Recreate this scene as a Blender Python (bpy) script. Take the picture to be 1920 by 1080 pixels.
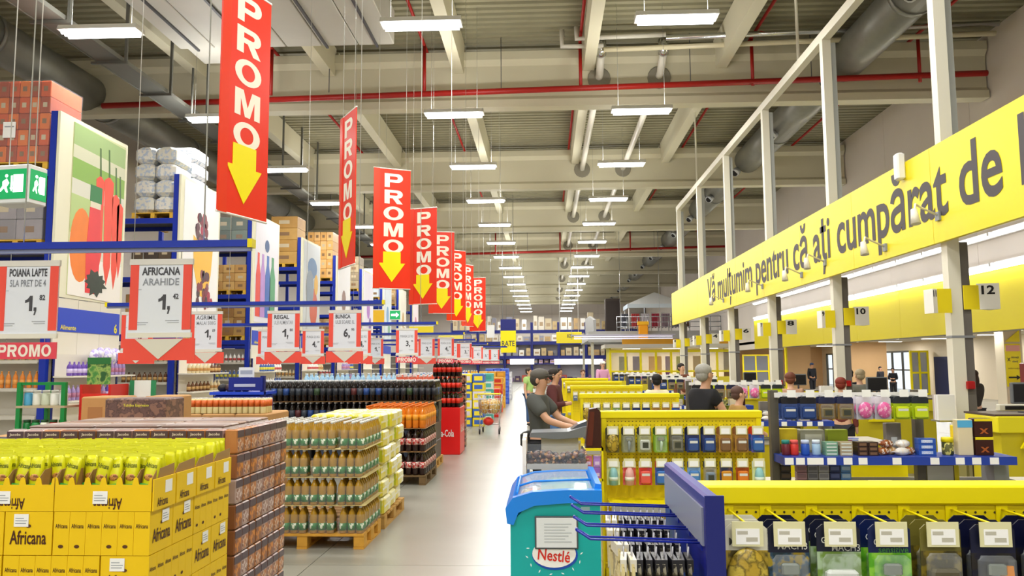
import bpy, bmesh, math, random
from mathutils import Vector, Matrix, Euler
random.seed(7)
PI = math.pi
R = math.radians
scn = bpy.context.scene
for o in list(bpy.data.objects):
    bpy.data.objects.remove(o)
COL = scn.collection

# ------------------------------------------------------------------ camera
FPX = 1500.0                       # focal length in pixels of the 1920 wide frame
CAMH = 1.75
cd = bpy.data.cameras.new('camera')
cd.sensor_width = 36.0
cd.lens = 36.0 * FPX / 1920.0
cd.clip_start = 0.05
cd.clip_end = 400
cam = bpy.data.objects.new('camera', cd)
COL.objects.link(cam)
CROT = (Matrix.Rotation(R(2.37), 4, 'Z') @ Matrix.Rotation(R(90 + 5.5), 4, 'X') @ Matrix.Rotation(R(-0.35), 4, 'Z'))
cam.matrix_world = Matrix.Translation((0, 0, CAMH)) @ CROT
scn.camera = cam


def at(px, py, Y):
    """world point seen at photo pixel (px, py) at distance Y down the hall"""
    d = CROT.to_3x3() @ Vector(((px - 960) / FPX, (540 - py) / FPX, -1))
    return Vector((0, 0, CAMH)) + d * (Y / d.y)


# ------------------------------------------------------------------ world, exposure
w = bpy.data.worlds.new('world')
scn.world = w
w.use_nodes = True
w.node_tree.nodes['Background'].inputs[0].default_value = (0.9, 0.95, 1.0, 1)
w.node_tree.nodes['Background'].inputs[1].default_value = 1.0
vs = scn.view_settings
vs.view_transform = 'Standard'
vs.look = 'None'
vs.exposure = 0.35
vs.gamma = 1.0
vs.use_curve_mapping = False
LAMP_W = 150.0                     # watts of light of each hall fixture


# ------------------------------------------------------------------ materials
def lin(c):
    c = c / 255.0
    return c / 12.92 if c <= 0.04045 else ((c + 0.055) / 1.055) ** 2.4


def rgb(h):
    if isinstance(h, str):
        h = h.lstrip('#')
        h = [int(h[i:i + 2], 16) for i in (0, 2, 4)]
    return (lin(h[0]), lin(h[1]), lin(h[2]), 1)


MATS = {}


def mat(col, rough=0.5, metal=0.0, noise=0.0, scale=8.0, emit=0.0, trans=0.0, alpha=1.0, bump=0.0, coat=0.0, spots=None, stretch=None, ior=1.45):
    key = (str(col), rough, metal, noise, scale, emit, trans, alpha, bump, coat, str(spots), str(stretch))
    if key in MATS:
        return MATS[key]
    m = bpy.data.materials.new('material')
    m.use_nodes = True
    nt = m.node_tree
    b = nt.nodes['Principled BSDF']
    c = rgb(col)
    b.inputs['Base Color'].default_value = c
    b.inputs['Roughness'].default_value = rough
    b.inputs['Metallic'].default_value = metal
    b.inputs['IOR'].default_value = ior
    if coat:
        b.inputs['Coat Weight'].default_value = coat
        b.inputs['Coat Roughness'].default_value = 0.08
    if trans:
        b.inputs['Transmission Weight'].default_value = trans
    if alpha < 1:
        b.inputs['Alpha'].default_value = alpha
    if emit:
        b.inputs['Emission Color'].default_value = c
        b.inputs['Emission Strength'].default_value = emit
    if noise or bump or spots:
        tc = nt.nodes.new('ShaderNodeTexCoord')
        src = tc.outputs['Object']
        if stretch:
            mp = nt.nodes.new('ShaderNodeMapping')
            mp.inputs['Scale'].default_value = stretch
            nt.links.new(src, mp.inputs[0])
            src = mp.outputs[0]
        n = nt.nodes.new('ShaderNodeTexNoise')
        n.inputs['Scale'].default_value = scale
        n.inputs['Detail'].default_value = 4
        nt.links.new(src, n.inputs['Vector'])
        if spots:
            r = nt.nodes.new('ShaderNodeValToRGB')
            cols = [c] + [rgb(s) for s in spots]
            k = len(cols)
            r.color_ramp.interpolation = 'CONSTANT' if noise == 0 else 'LINEAR'
            r.color_ramp.elements[0].position = 0.0
            r.color_ramp.elements[0].color = cols[0]
            r.color_ramp.elements[1].position = 0.36 + 0.28 * 1 / k
            r.color_ramp.elements[1].color = cols[1]
            for i in range(2, k):
                e = r.color_ramp.elements.new(0.36 + 0.28 * i / k)
                e.color = cols[i]
            nt.links.new(n.outputs[0], r.inputs[0])
            nt.links.new(r.outputs[0], b.inputs['Base Color'])
        elif noise:
            mx = nt.nodes.new('ShaderNodeMixRGB')
            mx.inputs[1].default_value = tuple(v * (1 - noise) for v in c[:3]) + (1,)
            mx.inputs[2].default_value = tuple(min(1, v * (1 + noise)) for v in c[:3]) + (1,)
            nt.links.new(n.outputs[0], mx.inputs[0])
            nt.links.new(mx.outputs[0], b.inputs['Base Color'])
        if bump:
            bp = nt.nodes.new('ShaderNodeBump')
            bp.inputs['Strength'].default_value = bump
            bp.inputs['Distance'].default_value = 0.01
            nt.links.new(n.outputs[0], bp.inputs['Height'])
            nt.links.new(bp.outputs[0], b.inputs['Normal'])
    MATS[key] = m
    return m


WHITE = mat('#e9e8e6', 0.45)
CREAM = mat('#e8e4d2', 0.5)
GREY = mat('#8d9094', 0.5)
DGREY = mat('#4b4b4f', 0.5)
BLACK = mat('#17171b', 0.45)
YEL = mat('#f0df00', 0.4)
YEL2 = mat('#ecd900', 0.35)
BLUE = mat('#1230a0', 0.4)
NAVY = mat('#161f6e', 0.45)
RED = mat('#e03016', 0.4)
CORAL = mat('#ec5a48', 0.5)
INK = mat('#46464c', 0.6)
STEEL = mat('#b9bcc0', 0.3, 0.9)
CHROME = mat('#d8dadc', 0.15, 1.0)
WOOD = mat('#c69a52', 0.7, noise=0.25, scale=14, stretch=(1, 6, 6))
KRAFT = mat('#b98d58', 0.75, noise=0.12, scale=10)
GREEN = mat('#0e7d46', 0.4)
LAMP = mat('#fbfcff', 0.4, emit=9.0)


# ------------------------------------------------------------------ mesh helpers
class MB:
    def __init__(self):
        self.v = []
        self.f = []
        self.mi = []
        self.smooth = []

    def _add(self, vs, fs, mi=0, sm=False):
        b = len(self.v)
        self.v += [tuple(p) for p in vs]
        for f in fs:
            self.f.append([b + i for i in f])
            self.mi.append(mi)
            self.smooth.append(sm)
        return self

    def box(self, x0, x1, y0, y1, z0, z1, mi=0):
        v = [(x0, y0, z0), (x1, y0, z0), (x1, y1, z0), (x0, y1, z0), (x0, y0, z1), (x1, y0, z1), (x1, y1, z1), (x0, y1, z1)]
        return self._add(v, [(0, 3, 2, 1), (4, 5, 6, 7), (0, 1, 5, 4), (1, 2, 6, 5), (2, 3, 7, 6), (3, 0, 4, 7)], mi)

    def bbox(self, x0, x1, y0, y1, z0, z1, b, mi=0):
        """box with chamfered edges"""
        v = []
        for zz, zi in ((z0, b), (z0 + b, 0), (z1 - b, 0), (z1, b)):
            x0i, x1i, y0i, y1i = x0 + zi, x1 - zi, y0 + zi, y1 - zi
            v += [(x0i + b, y0i, zz), (x1i - b, y0i, zz), (x1i, y0i + b, zz), (x1i, y1i - b, zz), (x1i - b, y1i, zz), (x0i + b, y1i, zz), (x0i, y1i - b, zz), (x0i, y0i + b, zz)]
        f = [list(range(7, -1, -1)), list(range(24, 32))]
        for k in range(3):
            for i in range(8):
                j = (i + 1) % 8
                f.append([k * 8 + i, k * 8 + j, k * 8 + 8 + j, k * 8 + 8 + i])
        return self._add(v, f, mi)

    def quad(self, a, b, c, d, mi=0):
        return self._add([a, b, c, d], [(0, 1, 2, 3)], mi)

    def tube(self, pts, r, n=8, mi=0, cap=True, sm=True):
        pts = [Vector(p) for p in pts]
        rs = r if isinstance(r, (list, tuple)) else [r] * len(pts)
        v = []
        up = None
        for i, p in enumerate(pts):
            if i == 0:
                d = pts[1] - p
            elif i == len(pts) - 1:
                d = p - pts[i - 1]
            else:
                d = (pts[i + 1] - p).normalized() + (p - pts[i - 1]).normalized()
            d = d.normalized()
            if up is None:
                up = Vector((0, 0, 1)) if abs(d.z) < 0.9 else Vector((1, 0, 0))
            s = d.cross(up).normalized()
            up = s.cross(d).normalized()
            for k in range(n):
                a = 2 * PI * k / n
                v.append(p + (s * math.cos(a) + up * math.sin(a)) * rs[i])
        b = len(self.v)
        f = []
        for i in range(len(pts) - 1):
            for k in range(n):
                j = (k + 1) % n
                f.append((i * n + k, i * n + j, (i + 1) * n + j, (i + 1) * n + k))
        self._add(v, f, mi, sm)
        if cap:
            self.f.append([b + k for k in range(n - 1, -1, -1)])
            self.mi.append(mi)
            self.smooth.append(False)
            e = b + (len(pts) - 1) * n
            self.f.append([e + k for k in range(n)])
            self.mi.append(mi)
            self.smooth.append(False)
        return self

    def lathe(self, prof, n=12, c=(0, 0, 0), mi=0, sm=True):
        v = []
        for (r, z) in prof:
            for k in range(n):
                a = 2 * PI * k / n
                v.append((c[0] + r * math.cos(a), c[1] + r * math.sin(a), c[2] + z))
        f = []
        for i in range(len(prof) - 1):
            for k in range(n):
                j = (k + 1) % n
                f.append((i * n + k, i * n + j, (i + 1) * n + j, (i + 1) * n + k))
        b = len(self.v)
        self._add(v, f, mi, sm)
        for base, rev in ((b, True), (b + (len(prof) - 1) * n, False)):
            q = [base + k for k in range(n)]
            self.f.append(q[::-1] if rev else q)
            self.mi.append(mi)
            self.smooth.append(False)
        return self

    def prism(self, poly, axis, a0, a1, mi=0):
        """poly of 2-D points extruded along axis ('x','y','z')"""
        n = len(poly)

        def P(p, a):
            if axis == 'x':
                return (a, p[0], p[1])
            if axis == 'y':
                return (p[0], a, p[1])
            return (p[0], p[1], a)
        v = [P(p, a0) for p in poly] + [P(p, a1) for p in poly]
        f = [list(range(n - 1, -1, -1)), list(range(n, 2 * n))]
        for i in range(n):
            j = (i + 1) % n
            f.append([i, j, n + j, n + i])
        return self._add(v, f, mi)

    def blob(self, c, rx, ry, rz, n=10, m=6, mi=0):
        v = []
        f = []
        for i in range(m + 1):
            t = PI * i / m
            for k in range(n):
                a = 2 * PI * k / n
                v.append((c[0] + rx * math.sin(t) * math.cos(a), c[1] + ry * math.sin(t) * math.sin(a), c[2] + rz * math.cos(t)))
        for i in range(m):
            for k in range(n):
                j = (k + 1) % n
                f.append((i * n + k, (i + 1) * n + k, (i + 1) * n + j, i * n + j))
        return self._add(v, f, mi, True)

    def mesh(self, name, mats):
        me = bpy.data.meshes.new(name)
        me.from_pydata(self.v, [], self.f)
        for m in (mats if isinstance(mats, (list, tuple)) else [mats]):
            me.materials.append(m)
        if any(self.mi):
            me.polygons.foreach_set('material_index', self.mi)
        if any(self.smooth):
            me.polygons.foreach_set('use_smooth', self.smooth)
        # consistent outward normals
        bm = bmesh.new()
        bm.from_mesh(me)
        bmesh.ops.recalc_face_normals(bm, faces=bm.faces)
        bm.to_mesh(me)
        bm.free()
        return me


def obj(name, data, m=None, parent=None, loc=(0, 0, 0), rot=(0, 0, 0), scale=None):
    me = data.mesh(name, m) if isinstance(data, MB) else data
    o = bpy.data.objects.new(name, me)
    COL.objects.link(o)
    if parent is not None:
        o.parent = parent
    o.location = loc
    o.rotation_euler = rot
    if scale is not None:
        o.scale = scale
    return o


def tag(o, label=None, cat=None, group=None, kind=None):
    if label:
        o['label'] = label
    if cat:
        o['category'] = cat
    if group:
        o['group'] = group
    if kind:
        o['kind'] = kind
    return o


def thing(name, label, cat, loc=(0, 0, 0), rz=0.0, group=None):
    o = bpy.data.objects.new(name, None)
    o.empty_display_size = 0.1
    COL.objects.link(o)
    o.location = loc
    o.rotation_euler = (0, 0, rz)
    return tag(o, label, cat, group)


def struct(name, data, m, label=None, parent=None, **k):
    o = obj(name, data, m, parent, **k)
    if parent is None:
        o['kind'] = 'structure'
    return o


KIDS = {}


def dup(o, parent=None, loc=None, rz=None, label=None, group=None):
    c = o.copy()
    COL.objects.link(c)
    if parent is not None:
        c.parent = parent
    if loc is not None:
        c.location = loc
    if rz is not None:
        c.rotation_euler = (c.rotation_euler[0], c.rotation_euler[1], rz)
    if label:
        c['label'] = label
    if group:
        c['group'] = group
    for ch in o.children:
        dup(ch, c)
    return c


# ------------------------------------------------------------------ lettering, all text turned into meshes in one go
WORDS = ['PROMO', 'P', 'R', 'O', 'M', 'Africana', 'AFRICANA', 'ARAHIDE', 'POIANA LAPTE', '5LA PRET DE 4', '1,', '82', '42', '4,', '3,', '6,', '2,', '41', '95', '09', '80', '99', '1',
         'AGRIMIL', 'MALAI 500G', 'REGAL', 'ULEI ALIMENTAR', 'BUNICA', 'ULEI SOARE 1L', 'Vă mulțumim pentru că ați cumpărat de la noi', '12', '11', '10', '9', '8', '7', '6', '5', '4', '3', '2',
         'Nestlé', 'Coca-Cola', 'Gillette', 'MACH3', 'Fusion', 'PROGLIDE', 'sensitive', 'NESCAFÉ', 'Alegria', 'RATE', 'BEZEA', 'Tchibo Espresso', 'Jacobs', 'Informații', 'clienți', 'x', 'Alimente', 'Tarif 6', '6', '12,99', 'PEPSI', 'OREO',
         'lll lllll lll', 'll lll', '----', 'PUNGA 2.5 KG', 'BERE', 'Cola', 'ORDER']
TXT = {}


def build_words():
    tmp = []
    for s in set(WORDS):
        cu = bpy.data.curves.new('lettering', 'FONT')
        cu.body = s
        cu.align_x = 'CENTER'
        cu.align_y = 'CENTER'
        cu.resolution_u = 4 if len(s) > 40 else 2
        cu.offset = 0.016 if len(s) > 40 else (0.002 if 'M' in s else 0.03 if s in ('AFRICANA', 'REGAL', 'BUNICA', 'POIANA LAPTE', '3,', '4,', '6,', '2,', '82', '42', '12', '10', '8', '6', '11', '9') else 0.016)
        cu.extrude = 0.0
        o = bpy.data.objects.new('lettering', cu)
        COL.objects.link(o)
        tmp.append((s, o))
    dg = bpy.context.evaluated_depsgraph_get()
    for s, o in tmp:
        me = bpy.data.meshes.new_from_object(o.evaluated_get(dg))
        xs = [v.co.x for v in me.vertices]
        ys = [v.co.y for v in me.vertices]
        cx, cy = (min(xs) + max(xs)) / 2, (min(ys) + max(ys)) / 2
        ww, hh = max(xs) - min(xs), max(ys) - min(ys)
        for v in me.vertices:
            v.co.x = (v.co.x - cx) / ww
            v.co.y = (v.co.y - cy) / hh
            v.co.z = 0
        me.materials.clear()
        TXT[s] = (me, ww / hh)
    for s, o in tmp:
        cu = o.data
        bpy.data.objects.remove(o)
        bpy.data.curves.remove(cu)


build_words()


# heavy poster capitals drawn by hand (unit box), used for the PROMO banners and plates
def arc(cx, cy, rx, ry, a0, a1, n=8):
    return [(cx + rx * math.cos(R(a0 + (a1 - a0) * i / n)), cy + ry * math.sin(R(a0 + (a1 - a0) * i / n))) for i in range(n + 1)]


def ringstrip(outer, inner):
    n = len(outer)
    return outer + inner, [(i, i + 1, n + i + 1, n + i) for i in range(n - 1)]


def glyph(ch):
    V, F = [], []

    def add(v, f):
        b = len(V)
        V.extend(v)
        F.extend([tuple(b + i for i in q) for q in f])
    if ch == 'O':
        add(*ringstrip(arc(0, 0, 0.5, 0.5, 0, 360, 28), arc(0, 0, 0.25, 0.31, 0, 360, 28)))
    if ch in 'PR':
        add([(-0.5, -0.5), (-0.22, -0.5), (-0.22, 0.5), (-0.5, 0.5)], [(0, 1, 2, 3)])
        top = 0.5
        low = -0.14 if ch == 'P' else -0.1
        my, hy = (top + low) / 2, (top - low) / 2
        o = [(-0.22, top)] + arc(0.2, my, 0.3, hy, 90, -90, 10) + [(-0.22, low)]
        i_ = [(-0.22, top - 0.2)] + arc(0.12, my, 0.1, hy - 0.2, 90, -90, 10) + [(-0.22, low + 0.2)]
        add(*ringstrip(o, i_))
        if ch == 'R':
            add([(-0.06, -0.1), (0.24, -0.1), (0.5, -0.5), (0.18, -0.5)], [(0, 3, 2, 1)])
    if ch == 'M':
        add([(-0.5, -0.5), (-0.27, -0.5), (-0.27, 0.16), (-0.1, -0.5), (0.1, -0.5), (0.27, 0.16), (0.27, -0.5), (0.5, -0.5), (0.5, 0.5), (0.17, 0.5), (0.0, -0.14), (-0.17, 0.5), (-0.5, 0.5)], [tuple(range(13))])
    return V, F


def glyph_word(word):
    V, F = [], []
    ws = {'P': 0.9, 'R': 0.98, 'O': 1.05, 'M': 1.15}
    tot = sum(ws[c] for c in word) + 0.14 * (len(word) - 1)
    x = -tot / 2
    for c in word:
        v, f = glyph(c)
        b = len(V)
        wc = ws[c] if len(word) > 1 else tot
        V += [((x + wc / 2 + p[0] * wc) / tot, p[1], 0) for p in v]
        F += [tuple(b + i for i in q) for q in f]
        x += wc + 0.14
    me = bpy.data.meshes.new('lettering')
    me.from_pydata(V, [], F)
    return me


for w_ in ('P', 'R', 'O', 'M', 'PROMO'):
    TXT[w_] = (glyph_word(w_), 1.0 if len(w_) == 1 else 4.5)
_m = bpy.data.meshes.new('lettering')
_m.from_pydata([(x, y, 0) for (x, y) in ((-0.12, -0.28), (0.14, -0.28), (0.14, 0.5), (-0.08, 0.5), (-0.12, 0.44), (-0.28, 0.32), (-0.46, 0.27), (-0.46, 0.12), (-0.12, 0.2),
                                         (0.26, -0.28), (0.26, -0.1), (0.48, -0.1), (0.48, -0.26), (0.38, -0.5), (0.26, -0.5), (0.34, -0.28))], [], [(0, 1, 2, 3, 4, 8), (4, 5, 6, 7, 8), (9, 15, 12, 11, 10), (15, 14, 13, 12)])
TXT['1,'] = (_m, 0.7)
TXM = {}
FRONT = (PI / 2, 0, 0)          # faces -Y, towards the camera
EAST = (PI / 2, 0, PI / 2)      # faces +X
WEST = (PI / 2, 0, -PI / 2)     # faces -X


def text(s, w, h, m, parent, loc, rot=FRONT, name='lettering'):
    key = (s, m.name)
    if key not in TXM:
        me = TXT[s][0].copy()
        me.materials.append(m)
        TXM[key] = me
    me = TXM[key]
    asp = TXT[s][1]
    if w is None:
        w = h * asp
    if h is None:
        h = w / asp
    return obj(name, me, None, parent, loc, rot, (w, h, 1))

# ================================================================== the building
DECK = 11.2
XL, XR = -17.0, 12.8
Y0, Y1 = -24.0, 104.0
# floor: concrete slabs with saw-cut joints
CONC = mat('#949388', 0.27, noise=0.10, scale=0.9, stretch=(1, 1, 1))
fb = struct('floor', MB().box(XL, 24, Y0, Y1, -0.2, -0.008), mat('#77756c', 0.8))
sm_ = {}
for i in range(-3, 5):
    for j in range(-5, 18):
        xa, xb = max(XL, -2.1 + 6 * (i)), min(24, -2.1 + 6 * (i + 1))
        ya, yb = max(Y0, 6 * j + 1.2), min(Y1, 6 * j + 7.2)
        if xb <= xa or yb <= ya:
            continue
        k = (round(xb - xa, 3), round(yb - ya, 3))
        if k not in sm_:
            sm_[k] = MB().box(0.004, k[0] - 0.004, 0.004, k[1] - 0.004, -0.008, 0).mesh('floor_slab', CONC)
        obj('floor_slab', sm_[k], None, fb, (xa, ya, 0))

# roof deck: ribbed sheet, ribs run across the hall
DECKM = mat('#8f8a70', 0.6, noise=0.12, scale=2.0)
prof = []
y = Y0
while y < Y1:
    prof += [(y, DECK), (y + 0.16, DECK), (y + 0.19, DECK + 0.08), (y + 0.30, DECK + 0.08)]
    y += 0.33
d = MB()
vs_ = []
for (yy, zz) in prof:
    vs_ += [(XL, yy, zz), (XR + 0.3, yy, zz)]
d._add(vs_, [(2 * i, 2 * i + 1, 2 * i + 3, 2 * i + 2) for i in range(len(prof) - 1)])
d.box(XL, XR + 0.3, Y0, Y1, DECK + 0.1, DECK + 0.3)
ceil = struct('ceiling', d, DECKM)

WALLM = mat('#efe6df', 0.6, noise=0.05, scale=0.6)
# side walls, built from panels with open joints
wr = struct('wall_right', MB().box(XR + 0.03, XR + 0.3, Y0, Y1, 2.62, DECK), mat('#8c8886', 0.8))
for j in range(int((Y1 - Y0) / 6)):
    for (za, zb) in ((2.62, 5.4), (5.4, 8.3), (8.3, DECK)):
        obj('wall_panel', MB().box(XR, XR + 0.03, Y0 + 6 * j + 0.008, Y0 + 6 * j + 5.992, za + 0.006, zb - 0.006), WALLM, wr)
obj('wall_panel', MB().box(XR, XR + 0.3, Y0, 17.0, 0, 2.62), WALLM, wr)
obj('wall_panel', MB().box(XR, XR + 0.3, 62.0, Y1, 0, 2.62), WALLM, wr)
wl = struct('wall_left', MB().box(XL - 0.3, XL, Y0, Y1, 0, DECK), WALLM)
wf = struct('wall_far', MB().box(XL, XR, Y1 + 0.03, Y1 + 0.3, 0, DECK), mat('#8c8886', 0.8))
for i in range(5):
    for (za, zb) in ((0, 2.7), (2.7, 5.4), (5.4, 8.3), (8.3, DECK)):
        obj('wall_panel', MB().box(XL + 5.96 * i + 0.008, XL + 5.96 * (i + 1) - 0.008, Y1, Y1 + 0.03, za + 0.006, zb - 0.006), WALLM, wf)
struct('wall_back', MB().box(XL, XR, Y0 - 0.3, Y0, 0, DECK), WALLM)

# main concrete beams across the hall
BEAMM = mat('#d2ccb2', 0.6, noise=0.06, scale=0.8)
BEAMS = [12 + 11 * k for k in range(-3, 9)]
bp_ = [(-0.22, 9.28), (0.22, 9.28), (0.22, 9.5), (0.1, 9.62), (0.1, 10.55), (0.25, 10.7), (0.25, 10.95), (-0.25, 10.95), (-0.25, 10.7), (-0.1, 10.55), (-0.1, 9.62), (-0.22, 9.5)]
bme = MB().prism(bp_, 'x', XL + 0.05, XR - 0.05).mesh('roof_beam', BEAMM)
ring = MB().lathe([(0.30, -0.13), (0.34, -0.14), (0.34, 0.14), (0.30, 0.13)], 16).mesh('pipe_sleeve', mat('#8d8878', 0.7))
for yb in BEAMS:
    o = obj('roof_beam', bme, None, None, (0, yb, 0))
    o['kind'] = 'structure'
    for xs in (1.65, 3.4):
        obj('pipe_sleeve', ring, None, o, (xs, 0, 10.1), (PI / 2, 0, 0))
# secondary beams along the hall, one between each two main beams
PURM = mat('#d6d0b6', 0.6)
pme = MB().prism([(-0.16, 10.35), (0.16, 10.35), (0.20, 11.18), (-0.20, 11.18)], 'y', 0.12, 10.88).mesh('roof_purlin', PURM)
for yb in BEAMS[1:]:
    for k in range(6):
        o = obj('roof_purlin', pme, None, None, (-10.2 + 3.85 * k, yb, 0))
        o['kind'] = 'structure'

# ------------------------------------------------------------------ ducts, pipes, trays under the roof
ZINC = mat('#8f8f88', 0.42, 0.5, noise=0.15, scale=3)
for (xd, zd, rd, lab) in ((8.7, 10.4, 0.55, 'long round grey sheet metal air duct running above the checkouts'),
                          (-13.7, 9.95, 0.55, 'long round dark air duct running above the pallet racks')):
    t = thing('air_duct', lab, 'duct', (xd, 0, zd))
    n = 0
    yy = 13.0
    while yy < 98:
        b = MB().tube([(0, yy, 0), (0, yy + 5.4, 0)], rd, 20)
        b.tube([(0, yy + 5.35, 0), (0, yy + 5.5, 0)], rd + 0.03, 20)
        obj('duct_section', b, ZINC, t)
        if xd > 0:
            g = obj('air_nozzle', MB().tube([(-rd * .6, yy + 4.6, -rd * .6), (-rd * 1.05, yy + 4.3, -rd * 1.05)], 0.17, 12), mat('#c9cccf', 0.3, 0.7), t)
            obj('nozzle_mouth', MB().tube([(-rd * 1.05, yy + 4.3, -rd * 1.05), (-rd * 1.06, yy + 4.29, -rd * 1.06)], 0.13, 12), BLACK, g)
        yy += 5.5
# red sprinkler mains with risers
REDP = mat('#a81c14', 0.4)
for (yy, xs, lab) in ((22.3, (-7.9, -3.42, 1.08, 5.95, 10.6), 'red sprinkler main crossing the hall in front of the nearest beam'),
                      (55.3, (-7.9, -3.42, 1.08, 5.95, 10.6), 'red sprinkler main crossing the hall at a distant beam')):
    t = thing('sprinkler_main', lab, 'pipe', (0, yy, 9.6))
    obj('main_pipe', MB().tube([(-12.9, 0, -0.22), (XR - 0.35, 0, 0.22)], 0.085, 10), REDP, t)
    for x in xs:
        obj('riser', MB().tube([(x, 0, 0.0), (x, 0, 1.38)], 0.05, 8), REDP, t)
    for x in (-6.2, -1.2, 4.2, 7.6):
        obj('hanger_rod', MB().tube([(x, 0, 0.05), (x, 0, 1.58)], 0.012, 6), DGREY, t)
for i, x in enumerate((-7.9, -3.42, 1.08, 5.95, 10.6)):
    lab = 'thin red sprinkler branch pipe running along under the roof deck'
    tag(obj('sprinkler_branch', MB().tube([(x, 14, 0), (x, 98, 0)], 0.045, 8), REDP, None, (0, 0, 11.0)), lab, 'pipe', 'red branch pipes under the roof')
# white drain pipes
PIPEW = mat('#cfcabd', 0.35)
for x in (1.65, 3.4):
    t = thing('drain_pipe', 'straight white drain pipe running lengthwise through round holes in the beams', 'pipe', (x, 0, 10.1), 0, 'white drain pipes under the roof')
    obj('pipe_run', MB().tube([(0, 22.0, 0.35), (0, 22.6, 0.05), (0, 98, -0.05)], 0.11, 10), PIPEW, t)
    obj('elbow', MB().tube([(0, 21.9, 0.75), (0, 21.9, 0.5), (0, 22.0, 0.35)], 0.15, 10), CHROME, t)
t = thing('heating_pipe', 'pair of insulated pale pipes crossing high in front of the nearest beam', 'pipe', (0, 21.7, 0))
obj('pipe_run', MB().tube([(0.55, 0, 11.1), (0.55, 0, 10.62), (1.7, 0, 10.62)], 0.075, 8), PIPEW, t)
obj('pipe_run', MB().tube([(0.95, -0.2, 11.1), (0.95, -0.2, 10.75), (3.4, -0.2, 10.82)], 0.075, 8), PIPEW, t)
obj('pipe_run', MB().tube([(1.7, 0, 10.5), (12.4, 0, 10.72)], 0.075, 8), mat('#d9cfae', 0.3), t)
obj('pipe_run', MB().tube([(3.4, -0.2, 10.72), (12.4, -0.2, 10.92)], 0.085, 8), CHROME, t)
# cable ladder with hangers
t = thing('cable_tray', 'grey cable ladder hung on brackets above the pallet racks', 'cable tray', (-9.95, 0, 8.75))
TRAY = mat('#77776f', 0.5, 0.4)
for s in (-0.3, 0.3):
    obj('side_rail', MB().box(s - 0.012, s + 0.012, 12, 96, 0, 0.1), TRAY, t)
obj('tray_floor', MB().box(-0.29, 0.29, 12, 96, 0.02, 0.035), TRAY, t)
hm = MB().box(-0.42, 0.42, -0.03, 0.03, -0.06, 0.0).box(0.36, 0.42, -0.03, 0.03, 0, 2.46).mesh('tray_hanger', mat('#66665f', 0.5, 0.4))
yy = 13.0
while yy < 96:
    obj('tray_hanger', hm, None, t, (0, yy, 0))
    yy += 2.2
# big flat air handling casing near the front left of the roof
t = thing('air_handling_unit', 'wide flat pale air handling casing with dark straps under the roof', 'air unit', (0, 0, 0))
SHEET = mat('#bdbab0', 0.5, noise=0.08, scale=1.2)
for i in range(6):
    xa = -9.45 + i * 0.94
    obj('casing_panel', MB().bbox(xa + 0.01, xa + 0.93, 13.5, 19.8, 10.0, 10.9, 0.02), SHEET, t)
obj('casing_end', MB().box(-9.4, -7.7, 19.85, 21.2, 10.15, 10.9), SHEET, t)
for x in (-9.0, -7.6, -5.6, -4.3):
    obj('strap', MB().box(x, x + 0.06, 13.5, 19.85, 9.95, 10.0), DGREY, t)
for x in (-9.45, -8.6, -7.6):
    obj('hanger_rod', MB().tube([(x, 20.6, 8.4), (x, 20.6, 9.8)], 0.03, 6), mat('#66665f', 0.5, 0.4), t)

# ------------------------------------------------------------------ hall lamps
LAMPHOUSE = mat('#e6e6e2', 0.4)
hb = MB().prism([(-0.16, 0.10), (-0.20, 0.0), (0.20, 0.0), (0.16, 0.10)], 'x', -0.78, 0.78)
hb = hb.mesh('lamp_housing', LAMPHOUSE)
tb = MB().tube([(-0.72, 0, 0), (0.72, 0, 0)], 0.035, 8).mesh('lamp_tube', LAMP)
wm = MB().tube([(0, 0, 0), (0, 0, 2.83)], 0.004, 4).mesh('hanging_wire', mat('#8a8a86', 0.5))
al = bpy.data.lights.new('lamp_light', 'AREA')
al.shape = 'RECTANGLE'
al.size = 1.45
al.size_y = 0.38
al.energy = LAMP_W
al.color = (1.0, 0.985, 0.95)
fill_l = al.copy()  # upward fill added above each closed housing to brighten the roof
fill_l.energy = LAMP_W * 0.3
for (xr, lab) in ((-8.65, 'long white fluorescent hall lamp in the row above the pallet racks'),
                  (-2.33, 'long white fluorescent hall lamp in the row above the promo pallets'),
                  (2.55, 'long white fluorescent hall lamp in the row above the yellow checkout boards')):
    for k in range(-6, 16):
        Y = 14.8 + 5.55 * k
        if Y < -22:
            continue
        t = thing('hall_lamp', lab, 'lamp', (xr, Y, 8.3), 0, 'fluorescent lamps, row at %.1f m' % xr)
        obj('lamp_housing', hb, None, t)
        for s in (-0.12, 0, 0.12):
            obj('lamp_tube', tb, None, t, (0, s, -0.035))
        for s in (-0.6, 0.6):
            obj('hanging_wire', wm, None, t, (s, 0, 0.1), (0, 0, 0), (1, 1, (0.61 if Y > 20 else 0.55) if (xr < -8 and 13 < Y < 22) else 1))
        lo = bpy.data.objects.new('lamp_light', al)
        COL.objects.link(lo)
        lo.parent = t
        lo.location = (0, 0, -0.085)
        lo = bpy.data.objects.new('roof_fill_light', fill_l)
        COL.objects.link(lo)
        lo.parent = t
        lo.location = (0, 0, 0.12)
        lo.rotation_euler = (PI, 0, 0)

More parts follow.
